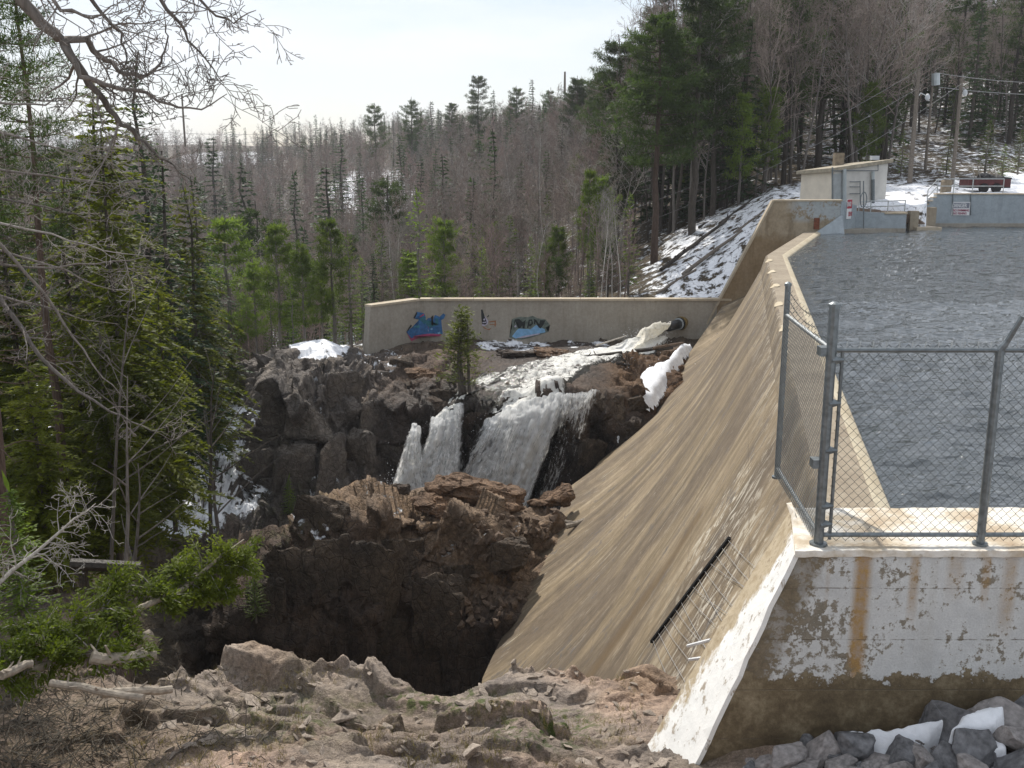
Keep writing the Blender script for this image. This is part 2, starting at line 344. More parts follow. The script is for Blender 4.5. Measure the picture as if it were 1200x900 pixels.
def walltop_mat():
    m = NT('worn_wall_top'); g = m.geo(); n1 = m.noise(g, 1.6, 6, .65); n2 = m.noise(g, 9, 6, .7); n3 = m.noise(g, 40, 3)
    c = m.ramp(n1, [(.3, (.36, .26, .17)), (.45, (.52, .44, .33)), (.58, (.74, .71, .65))]); c = m.mix(m.ramp(n2, [(.6, 0), (.7, .7)]), c, (.30, .24, .17))
    m.done(m.bsdf(c, .85, .25, 0, m.bump(m.math('ADD', n2, m.math('MULTIPLY', n3, .3)), .4, .02)))
walltop_mat()
def water_mat():
    m = NT('reservoir_water'); g = m.geo((1, 1.0, 1))
    w1 = m.noise(m.geo((.7, 1.5, 1)), 1.5, 2, .5, .8); w2 = m.noise(m.geo((1.0, 2.2, 1)), 4.2, 3, .55, .5); w3 = m.noise(m.geo((1, 2, 1)), 11, 2, .5)
    h = m.math('ADD', m.math('ADD', m.math('MULTIPLY', w1, 1.0), m.math('MULTIPLY', w2, .42)), m.math('MULTIPLY', w3, .12))
    m.done(m.bsdf((.055, .064, .069), .035, .5, 0, m.bump(h, .8, .10), IOR=1.75))
water_mat()
def foam_mat(name, lo, hi, base=(.035, .03, .02), scl=(1, 1, 1), white=(.80, .79, .74), tr=.1):
    m = NT(name); v = m.geo(scl); n1 = m.noise(v, 1.6, 6, .65, .6); n2 = m.noise(v, 7, 5, .7, .4); a = m.attr('foam')
    f = m.math('ADD', m.math('ADD', m.math('MULTIPLY', n1, .55), m.math('MULTIPLY', n2, .45)), m.math('SUBTRACT', a, .5)); k = m.ramp(f, [(lo, 0), (hi, 1)])
    c = m.mix(k, base, m.ramp(n2, [(.3, tuple(x*.75 for x in white)), (.6, white)])); r = m.ramp(k, [(0, .1), (1, .75)])
    d = m.bsdf(c, r, .5, 0, m.bump(m.math('ADD', n2, n1), .7, .06)); tl = m.n('ShaderNodeBsdfTranslucent'); m.l(c, tl.inputs[0]); ms = m.n('ShaderNodeMixShader'); ms.inputs[0].default_value = tr; m.l(d, ms.inputs[1]); m.l(tl.outputs[0], ms.inputs[2]); m.done(ms.outputs[0])
foam_mat('stream_foam', .40, .55)
def fall_mat():
    """falling water: dense white threads, wet rock shows between them"""
    m = NT('falling_water'); uv = m.n('ShaderNodeUVMap'); uv.uv_map = 'flow'
    def mpd(sc, loc=(0, 0, 0)):
        x = m.n('ShaderNodeMapping'); x.inputs['Scale'].default_value = sc; x.inputs['Location'].default_value = loc; m.l(uv.outputs[0], x.inputs[0]); return x.outputs[0]
    n1 = m.noise(mpd((1.0, .28, 1)), 1.5, 5, .6, .5); n2 = m.noise(mpd((5.0, 1.1, 1)), 1.6, 6, .7, .8); n3 = m.noise(mpd((16, 5, 1)), 1.0, 4, .7, .6)
    a = m.attr('foam'); f = m.math('ADD', m.math('ADD', m.math('MULTIPLY', n1, .4), m.math('MULTIPLY', n2, .42)), m.math('MULTIPLY', n3, .3)); f = m.math('ADD', f, m.math('SUBTRACT', a, .5))
    k = m.ramp(f, [(.42, 0), (.58, 1)]); col = m.mix(m.ramp(n2, [(.34, .45), (.44, 0)]), m.ramp(n3, [(.36, (.76, .77, .76)), (.56, (.96, .96, .95))]), (.52, .53, .53))
    d = m.bsdf(col, .5, .4, 0, m.bump(m.math('ADD', n2, n3), .8, .08)); tl = m.n('ShaderNodeBsdfTranslucent'); m.l(col, tl.inputs[0])
    s1 = m.n('ShaderNodeMixShader'); s1.inputs[0].default_value = .55; m.l(d, s1.inputs[1]); m.l(tl.outputs[0], s1.inputs[2])
    tr = m.n('ShaderNodeBsdfTransparent'); s2 = m.n('ShaderNodeMixShader'); m.l(k, s2.inputs[0]); m.l(tr.outputs[0], s2.inputs[1]); m.l(s1.outputs[0], s2.inputs[2]); m.done(s2.outputs[0])
fall_mat()
simple('snow', (.80, .82, .85), .7, .11, 5, .3, 0, .8, 14)
simple('galvanised', (.17, .19, .20), .42, .3, 18, .5, .6, .1)
simple('chain_wire', (.07, .078, .08), .5, .2, 5, .4, .3, 0)
simple('bright_pipe', (.42, .44, .44), .4, .2, 8, .5, .5, .1)
simple('black_iron', (.012, .012, .013), .5, .3, 10, .4)
simple('black_pipe', (.015, .016, .018), .35, .3, 10, .5)
simple('rust_yellow', (.22, .15, .05), .7, .5, 16)
simple('rusty_plate', (.16, .05, .025), .8, .4, 9)
simple('wet_log', (.035, .027, .02), .55, .5, 12, .4, 0, .6)
simple('grey_log', (.30, .26, .21), .85, .35, 14, .2, 0, .6, 20)
simple('pole_wood', (.17, .145, .12), .9, .3, 12)
simple('shed_cream', (.66, .60, .50), .8, .1, 2)
simple('shed_grey', (.56, .54, .50), .8, .1, 2)
simple('shed_roof', (.33, .29, .22), .85, .3, 4)
simple('door_grey', (.36, .38, .38), .6, .12, 4)
simple('sign_white', (.72, .72, .72), .5, .05, 3); simple('sign_red', (.42, .03, .05), .5, .1, 3); simple('sign_maroon', (.30, .04, .09), .5, .1, 3); simple('sign_faded', (.47, .50, .54), .5, .05, 3); simple('sign_dark', (.20, .21, .25), .5, .1, 3)
simple('graf_blue', (.035, .13, .30), .6, .35, 5); simple('graf_teal', (.03, .15, .20), .6, .3, 5); simple('graf_pink', (.36, .06, .14), .6, .3, 5); simple('graf_black', (.02, .025, .026), .6, .4, 5); simple('graf_sky', (.20, .40, .62), .6, .2, 5); simple('graf_green', (.13, .16, .14), .6, .4, 5); simple('graf_lilac', (.45, .42, .52), .6, .15, 5); simple('graf_orange', (.30, .13, .06), .6, .2, 5)
simple('trailer_red', (.075, .018, .02), .6, .35, 5); simple('trailer_dark', (.03, .03, .032), .7, .4, 6); simple('tyre', (.015, .015, .015), .8, .2, 6)
simple('lamp_glass', (.5, .52, .53), .3, .03, 3); simple('insulator', (.4, .44, .45), .3, .1, 3); simple('wire_grey', (.33, .33, .33), .5, .1, 3)
simple('drum_brown', (.22, .18, .13), .8, .3, 5)
simple('riprap_stone', (.15, .15, .155), .8, .5, 3.5, .35, 0, .6, 16); simple('riprap_pale', (.27, .25, .24), .8, .45, 3.5, .3, 0, .6, 16)
simple('brown_stone', (.15, .108, .078), .85, .5, 3.0, .25, 0, .7, 14); simple('loose_stone', (.30, .25, .205), .85, .45, 4.0, .3, 0, .6, 18); simple('dark_block', (.085, .066, .05), .8, .5, 2.0, .3, 0, .8, 8)
bark('bark_dark', (.04, .034, .03), (.11, .095, .08)); bark('bark_grey', (.10, .088, .078), (.24, .215, .195)); bark('bark_brown', (.05, .034, .026), (.14, .10, .08)); bark('bark_birch', (.30, .28, .26), (.62, .60, .56), (5, 5, 6)); bark('twig_brown', (.17, .132, .112), (.31, .26, .225)); bark('twig_grey', (.19, .172, .155), (.36, .33, .30)); bark('twig_rose', (.20, .14, .125), (.33, .25, .225)); bark('brush_twig', (.05, .042, .034), (.20, .175, .14)); bark('dead_pale', (.22, .20, .175), (.46, .43, .38))
leaf('needle_spruce', ((.020, .042, .018), (.036, .070, .028), (.062, .105, .036)), .35)
leaf('needle_pine', ((.024, .046, .014), (.048, .080, .020), (.085, .122, .030)), .4)
leaf('needle_young', ((.06, .10, .018), (.115, .168, .03), (.19, .24, .05)), .5)
leaf('needle_hemlock', ((.045, .060, .011), (.115, .135, .018), (.25, .26, .036)), .5)
leaf('cedar_leaf', ((.075, .11, .014), (.145, .19, .024), (.24, .28, .045)), .5)
leaf('cedar_dull', ((.05, .066, .016), (.10, .12, .026), (.17, .18, .045)), .45)
leaf('dry_grass', ((.13, .105, .055), (.22, .18, .10), (.33, .28, .17)), .35)

# ================================================================== spillway dam
def crestU(s):
    """upstream edge of the crest; s is the distance from the viewpoint along Y"""
    if s <= 43.6: return Vector((4.53 + .2232*(s - 11.59), s, 0))
    f = (s - 43.6)/14.3; return Vector((11.675 + 5.63*f, s, 0))
n1v = Vector((-.976, .2177, 0)); n3v = Vector((-.995, .0995, 0))
def crestN(s):
    if s <= 42.6: return n1v
    f = min(1, (s - 42.6)/2.5); g = max(0, min(1, (s - 48)/9.9))
    v = n1v.lerp(Vector((-.95, .31, 0)), f).lerp(n3v, g); return v.normalized()
def foot(p):
    best = min((((p - crestU(s)).xy - crestN(s).xy*((p - crestU(s)).xy.dot(crestN(s).xy))).length, s) for s in np.linspace(11, 57.9, 470))
    s = best[1]; return s, (p - crestU(s)).xy.dot(crestN(s).xy)
toe_pts = [P(848, 357, 58.2), P(800, 425, 55), P(733, 515, 48.5), P(697, 548, 45), P(668, 570, 42.3), P(640, 634, 38), P(602, 717, 33.5), P(565, 795, 30)]
toe = sorted((*foot(p), p.z) for p in toe_pts)
toe = [(11.0, 5.2, -9.5), (16.0, 7.0, -11.5)] + toe + [(58.5, toe[-1][1], toe[-1][2])]
ts = np.array([t[0] for t in toe]); th = np.array([t[1] for t in toe]); tz = np.array([t[2] for t in toe])
print('toe', [tuple(round(x, 1) for x in t) for t in toe])
S = np.unique(np.concatenate([np.linspace(11.0, 57.9, 120), [43.6]]))
dam = empty('spillway_dam', (8, 30, -10), 'curved tan concrete spillway dam face with water streaks, between gorge and reservoir', 'dam')
def dam_part(name, prof_fn, mat, attrs=False, smooth=True):
    vs, uvs, ef, jt = [], [], [], []; cols = len(prof_fn(20.0)); arc0 = 0
    for s in S:
        U = crestU(s); n = crestN(s); pr = prof_fn(s); a = 0; last = None
        for (h, z) in pr:
            if last: a += math.hypot(h-last[0], z-last[1])
            last = (h, z); p = U + n*h; vs.append((p.x-8, p.y-30, z+10)); uvs.append((s, a))
            e = max(0, 1 - abs(a - 2.2)/2.6) if s < 19 else max(0, .5 - a/2.5); ef.append(e)
            sj = 20.6; d = s - sj; jt.append(max(0, min(1, 1.5*(1 - abs(d)/.55))) if a > 3.0 else 0)
    nS = len(S); fs = np.array([[i*cols+j, i*cols+j+1, (i+1)*cols+j+1, (i+1)*cols+j] for i in range(nS-1) for j in range(cols-1)])[:, ::-1]
    me = mk_mesh(name, np.array(vs), np.ascontiguousarray(fs), mat, smooth)
    if attrs:
        ul = me.uv_layers.new(name='flow'); li = np.empty(len(me.loops), np.int32); me.loops.foreach_get('vertex_index', li); ul.data.foreach_set('uv', np.array(uvs)[li].ravel())
        for nm, ar in (('effl', ef), ('joint', jt)):
            at = me.attributes.new(nm, 'FLOAT', 'POINT'); at.data.foreach_set('value', np.array(ar, np.float32))
    return obj(name, me, dam)
def face_prof(s):
    H = np.interp(s, ts, th); Z = np.interp(s, ts, tz); D = -Z - .62; D = max(D, .5)
    k = (H - 1.06 - .5*D)/D**3; r = []
    for d in np.linspace(0, D, 40): r.append((1.06 + .5*d + k*d**3, -.62 - d))
    return r
face = dam_part('spillway_face', face_prof, 'dam_face', True)
dam_part('toe_edge', lambda s: [(np.interp(s, ts, th), np.interp(s, ts, tz)), (np.interp(s, ts, th)-.02, np.interp(s, ts, tz)-.9), (np.interp(s, ts, th)-.5, np.interp(s, ts, tz)-7)], 'concrete_tan', smooth=False)
dam_part('crest_side', lambda s: [(.82, .015), (.87, -.02), (.9, -.09), (1.0, -.4), (1.06, -.62)], 'dam_face', True)
dam_part('crest_top', lambda s: [(.2, .035), (.5, .03), (.82, .015)], 'crest_concrete', smooth=False)
dam_part('crest_edge', lambda s: [(-.03, -3), (-.03, -.09), (.0, -.05), (.2, .035)], 'crest_edge', smooth=False)
bvh_face = None
def on_face(px, py, lift=.0):
    global bvh_face
    if bvh_face is None:
        me = face.data; bvh_face = BVHTree.FromPolygons([v.co + Vector((8, 30, -10)) for v in me.vertices], [tuple(p.vertices) for p in me.polygons])
    loc, nor, i, d = bvh_face.ray_cast(Vector((0, 0, CAMZ)), ray(px, py).normalized())
    if loc is None: return None
    if nor.dot(ray(px, py)) > 0: nor = -nor
    return loc + nor*lift
for _p in ((690, 780), (765, 700), (840, 620)):
    _h = on_face(*_p); print('joint', _p, foot(_h) if _h else None)
# bright spalls along the crest lip
rnd = random.Random(4)
for k, s in enumerate([24.6, 28.8, 33, 37.2, 41.2]):
    U = crestU(s); n = crestN(s); t = Vector((.2177, .976, 0)); pts = []
    for a in range(9):
        an = 2*math.pi*a/9; r = .75+.5*rnd.random(); pts.append(U + n*(.79+.14*math.cos(an)*r) + t*(.42*math.sin(an)*r) + Vector((0, 0, .045 - .10*max(0, math.cos(an)))))
    MB().add(pts + [U + n*.8 + Vector((0, 0, .05))], [(i, (i+1) % 9, 9) for i in range(9)]).build('spall_patch', 'crest_edge', dam)
# dark steel channel down the face and its wires
q = [on_face(x, y, .05) for x, y in ((858, 632), (827, 673), (796, 714), (766, 754))]
rail = empty('steel_channel', q[-1], 'black steel channel running down the dam face beside the white slope', 'channel')
mb = MB()
for a, b in zip(q, q[1:]): mb.tube([a, b], .038, 4)
mb.build('channel_bar', 'black_iron', rail)
for k, fx in enumerate(np.linspace(.02, .98, 14)):
    i = min(2, int(fx*3)); f = fx*3 - i; a = q[i].lerp(q[i+1], f); bx, by = 858 - 92*fx, 632 + 122*fx; e = None
    for m_ in (1.0, .8, .6, .4):
        e = on_face(bx + (46 - 22*fx + 8*math.sin(k*2.3))*m_, by + (44 + 14*math.sin(k*1.7))*m_, .04)
        if e is not None: break
    if e is None: continue
    mid = (a+e)/2 + Vector((0, 0, -.03)); MB().tube([a, mid, e], .0035, 4).build('guy_wire', 'wire_grey', rail)
for k, (xa, ya, xb, yb) in enumerate(((806, 757, 833, 750), (808, 773, 824, 771))):
    a, e = P(xa, ya, 12.2), P(xb, yb, 11.4); o = obj('stub_pipe', MB().tube([a, e], .022, 6).mesh('stub_pipe', 'sign_white')); tag(o, ('upper', 'lower')[k] + ' white stub pipe poking out of the sloped wall end', 'pipe')
w = empty('driftwood_chunk', on_face(674, 618, .0), 'small forked grey driftwood piece lying on the dam face', 'driftwood')
a = w.location
MB().tube([a + Vector((-.35, 0, .05)), a + Vector((.1, .1, .14)), a + Vector((.45, .2, .3))], [.12, .11, .05], 7).tube([a + Vector((-.4, .1, .22)), a + Vector((.0, .05, .12))], [.06, .1], 6).build('wood', 'grey_log', w)

# ================================================================== reservoir
ry = np.concatenate([np.linspace(11.1, 18, 190)[:-1], np.linspace(18, 30, 150)[:-1], np.linspace(30, 70, 130)]); cf = np.linspace(0, 1, 300); crx = np.array([crestU(min(y, 57.9)).x for y in ry]) - .02
rxr = np.maximum(crx + 1, .58*ry + 2.2); WX = crx[None, :] + cf[:, None]**1.05*(rxr - crx)[None, :]; WY = np.ones((300, 1))*ry[None, :]
wq = np.stack([WX*.8 + WY*.25, WY*1.5 - WX*.2, np.zeros(WX.shape)], -1).reshape(-1, 3); wr = .5*fbm(wq*.35, 2, 41)
rid = lambda sc, sd: (1 - np.abs(vnoise(wq*sc + wr[:, None]*np.array([1.2, .5, 0]), sd)))**2
wh = (.075*rid(1.25, 42) + .040*rid(2.9, 43) + .012*rid(7.0, 44) + .03*vnoise(wq*.5, 45)).reshape(WX.shape); wh *= np.clip(cf*14, 0, 1)[:, None]
WZ = -.12 + wh
nv0 = WX.size; idx = np.arange(nv0).reshape(WX.shape); wf = np.stack([idx[:-1, :-1], idx[1:, :-1], idx[1:, 1:], idx[:-1, 1:]], -1).reshape(-1, 4)
ev = np.array([(WX[-1, 0], 11.1, -.06), (260, 11.1, -.06), (260, 70, -.06), (WX[-1, -1], 70, -.06)]); wv_ = np.concatenate([np.stack([WX, WY, WZ], -1).reshape(-1, 3), ev]); wf = np.concatenate([wf, np.array([[nv0, nv0+1, nv0+2, nv0+3]])])
tag(obj('reservoir_water', mk_mesh('reservoir_water', wv_, wf, 'reservoir_water', True)), kind='structure', label='rippled grey blue reservoir water behind the dam')
# ================================================================== near abutment wall
ab = empty('abutment_wall', (5, 10.6, -2.5), 'near grey concrete wall with peeling paint, rust streaks and a white sloped end', 'wall')
ZB = -5.0; fx0 = lambda z: 2.96 + .381*(z-.06); bx0 = lambda z: 3.27 + .52*(z-.06)
MB().hexa([(fx0(ZB)+.008, 10, ZB), (60, 10, ZB), (60, 11.3, ZB), (bx0(ZB)+.75, 11.3, ZB)], [(fx0(.06)+.008, 10, .06), (60, 10, .06), (60, 11.3, .06), (bx0(.06)+.3, 11.3, .06)]).build('wall_body', 'peeling_paint_wall', ab)
def slab(a, b, c, d, th):
    n = (Vector(b)-Vector(a)).cross(Vector(d)-Vector(a)).normalized()*th
    return MB().hexa([a, b, c, d], [Vector(x)+n for x in (a, b, c, d)])
rows = 26; mb = MB(); rnd = random.Random(2)
for i in range(rows+1):
    z = .075 + (ZB-.075)*i/rows
    for j in range(7):
        f = j/6; x = fx0(z)*(1-f) + bx0(z)*f; e = 1 if j in (0, 6) else .3
        mb.v.append((x - .045 + rnd.uniform(-.012, .012)*e, 9.985 + 1.33*f + (rnd.uniform(-.01, .012) if j == 0 else 0), z + rnd.uniform(-.006, .006)))
for i in range(rows):
    for j in range(6): a = i*7+j; mb.f.append((a, a+1, a+8, a+7))
o = mb.build('sloped_coping', 'worn_white_paint', ab); md = o.modifiers.new('th', 'SOLIDIFY'); md.thickness = .05; md.offset = -1
mb = MB(); xs = np.linspace(2.93, 9.0, 60); rnd = random.Random(3)
for x in xs:
    for j in range(6):
        y = 9.975 + 1.335*j/5; xx = max(x, 2.93 + .3*j/5 + .0) if x < 3.3 else x
        mb.v.append((xx, y + (rnd.uniform(-.012, .012) if j in (0, 5) else 0), .12 + rnd.uniform(-.005, .005)))
for i in range(59):
    for j in range(5): a = i*6+j; mb.f.append((a, a+6, a+7, a+1))
o = mb.build('top_coping', 'worn_wall_top', ab); md = o.modifiers.new('th', 'SOLIDIFY'); md.thickness = .07; md.offset = -1

# ================================================================== chain link fence on the abutment
fn = empty('chain_link_fence', (4, 10.15, .12), 'dark galvanised chain link fence with corner panel standing on the near wall', 'fence')
FY, ZT, ZF = 10.15, 2.2, .12; CX = 3.22; LX, LY = 3.38, 12.5
def post(x, y, z0, z1, r, name='post', cap=True):
    o = MB().tube([(x, y, z0), (x, y, z1)], r, 10).build(name, 'galvanised', fn, False)
    if cap: MB().tube([(x, y, z1), (x, y, z1+.03), (x, y, z1+.05)], [r*1.25, r*1.2, r*.4], 10).build('post_cap', 'galvanised', o)
    MB().tube([(x, y, z0), (x, y, z0+.025)], r*1.8, 10).build('post_base', 'galvanised', o)
    return o
post(CX, FY, ZF, 2.64, .052, 'corner_post')
MB().tube([(CX+.115, FY, ZF+.06), (CX+.115, FY, 2.22)], .018, 6).build('tension_bar', 'galvanised', fn)
post(LX, LY, ZF-.02, 2.56, .036, 'post')
for px_, lean in ((4.92, .14), (7.35, .14)):
    o = post(px_, FY, ZF, ZT, .044, 'post', False)
    MB().tube([(px_, FY, ZT), (px_+.05, FY-.03, ZT+.1), (px_+lean, FY-.1, ZT+.36)], [.044, .03, .026], 8).build('barbed_wire_arm', 'galvanised', o)
for z, r in ((ZT, .026), (ZF+.11, .026)):
    MB().tube([(CX, FY, z), (9, FY, z)], r, 8).build('rail', 'galvanised', fn)
    MB().tube([(CX, FY, z), (LX, LY, z)], r*.95, 8).build('rail', 'bright_pipe', fn)
for z in (.35, .55, 1.15, 1.65, 2.1): MB().tube([(CX, FY-.0, z), (CX+.13, FY, z)], [.06, .02], 8).build('post_clamp', 'galvanised', fn)
for z in (1.0, 2.18): MB().box((CX-.05, FY+.06, z), (.12, .14, .09)).build('post_clamp', 'galvanised', fn)
def chain(p0, p1, z0, z1, pitch, r, name):
    p0, p1 = Vector(p0), Vector(p1); L = (p1-p0).length; d = (p1-p0)/L; n = int(L/(pitch)); mb = MB(); side = d.cross(Vector((0, 0, 1)))
    rows = int((z1-z0)/(pitch*.5)); dz = (z1-z0)/rows
    for i in range(n+1):
        for ph in (0, 1):
            pts = []
            for k in range(rows+1):
                w = ((k + ph) % 2)*pitch*.5*(1 if ph == 0 else 1) + i*pitch
                if ph: w = i*pitch - (0 if (k % 2) else 0) + (pitch if (k % 2 == 0) else pitch*.5)
                else: w = i*pitch + (0 if k % 2 == 0 else pitch*.5)
                if w > L: break
                q = p0 + d*w + side*(.006 if (k+ph) % 2 else -.006); pts.append((q.x, q.y, z0 + dz*k))
            if len(pts) > 2: mb.tube(pts, r, 3, False)
    return mb.build(name, 'chain_wire', fn)
chain((CX+.1, FY+.035, 0), (9, FY+.035, 0), ZF+.03, ZT+.05, .098, .0034, 'chain_link_mesh')
chain((CX-.03, FY+.05, 0), (LX-.03, LY, 0), ZF+.03, ZT+.02, .075, .0034, 'chain_link_mesh')
for k in range(44):
    x = CX + .15 + k*.132; MB().tube([(x, FY, ZT+.02), (x+.006, FY, ZT+.085)], .005, 4).build('wire_twist', 'bright_pipe', fn)
for k, (za, zb) in enumerate(((2.3, 2.32), (2.42, 2.46), (2.52, 2.6))):
    mb = MB(); pts = []
    for i in range(15):
        f = i/14; pts.append(Vector((LX, LY, za)).lerp(Vector((CX, FY, zb)), f) + Vector((0, 0, -.16*math.sin(f*math.pi)*(1 if k else .6))))
    mb.tube(pts, .0035, 3)
    for p in pts[1:-1]: mb.tube([p + Vector((-.03, 0, -.03)), p + Vector((.03, 0, .03))], .003, 3); mb.tube([p + Vector((.03, 0, -.03)), p + Vector((-.03, 0, .03))], .003, 3)
    mb.build('barbed_wire', 'chain_wire', fn)
# ================================================================== terrain sheets
def smooth_grid(G, it=1):
    for _ in range(it):
        A = np.pad(G, ((1, 1), (1, 1), (0, 0)), mode='edge'); G = (A[:-2, 1:-1] + A[2:, 1:-1] + A[1:-1, :-2] + A[1:-1, 2:] + 2*G)/6
    return G
def resample(ctrl, ncol, nrow):
    """ctrl[col][row] -> dense grid, linear along both ways then eased"""
    C = np.array(ctrl, float); cu = np.linspace(0, 1, C.shape[0]); ru = np.linspace(0, 1, C.shape[1])
    tmp = np.stack([np.stack([np.interp(np.linspace(0, 1, nrow), ru, C[i, :, k]) for i in range(C.shape[0])]) for k in range(3)], -1)
    return np.stack([np.stack([np.interp(np.linspace(0, 1, ncol), cu, tmp[:, j, k]) for j in range(nrow)], 1) for k in range(3)], -1)
def grid_normals(G):
    a = np.gradient(G, axis=0); b = np.gradient(G, axis=1); n = np.cross(a, b); n /= np.linalg.norm(n, axis=-1, keepdims=True) + 1e-9; return n
def sheet(name, G, mat, attrs, parent=None, smooth=False):
    nc, nr = G.shape[:2]; idx = np.arange(nc*nr).reshape(nc, nr)
    f = np.stack([idx[:-1, :-1], idx[1:, :-1], idx[1:, 1:], idx[:-1, 1:]], -1).reshape(-1, 4)
    me = mk_mesh(name, G.reshape(-1, 3), f, mat, smooth)
    for k, v in attrs.items():
        if k == 'tint':
            at = me.color_attributes.new('tint', 'FLOAT_COLOR', 'POINT'); at.data.foreach_set('color', np.concatenate([v.reshape(-1, 3), np.ones((nc*nr, 1))], 1).astype(np.float32).ravel())
        else:
            at = me.attributes.new(k, 'FLOAT', 'POINT'); at.data.foreach_set('value', v.astype(np.float32).ravel())
    return obj(name, me, parent)
def px_of(p):
    d = p - np.array([0, 0, CAMZ]); zc = d[..., 1]*cp_ - d[..., 2]*sp_; yc = d[..., 1]*sp_ + d[..., 2]*cp_
    return 600 + F*d[..., 0]/zc, 450 - F*yc/zc
def blob(px, py, cx, cy, rx, ry): return np.clip(1.6*(1 - np.hypot((px-cx)/rx, (py-cy)/ry)), 0, 1)

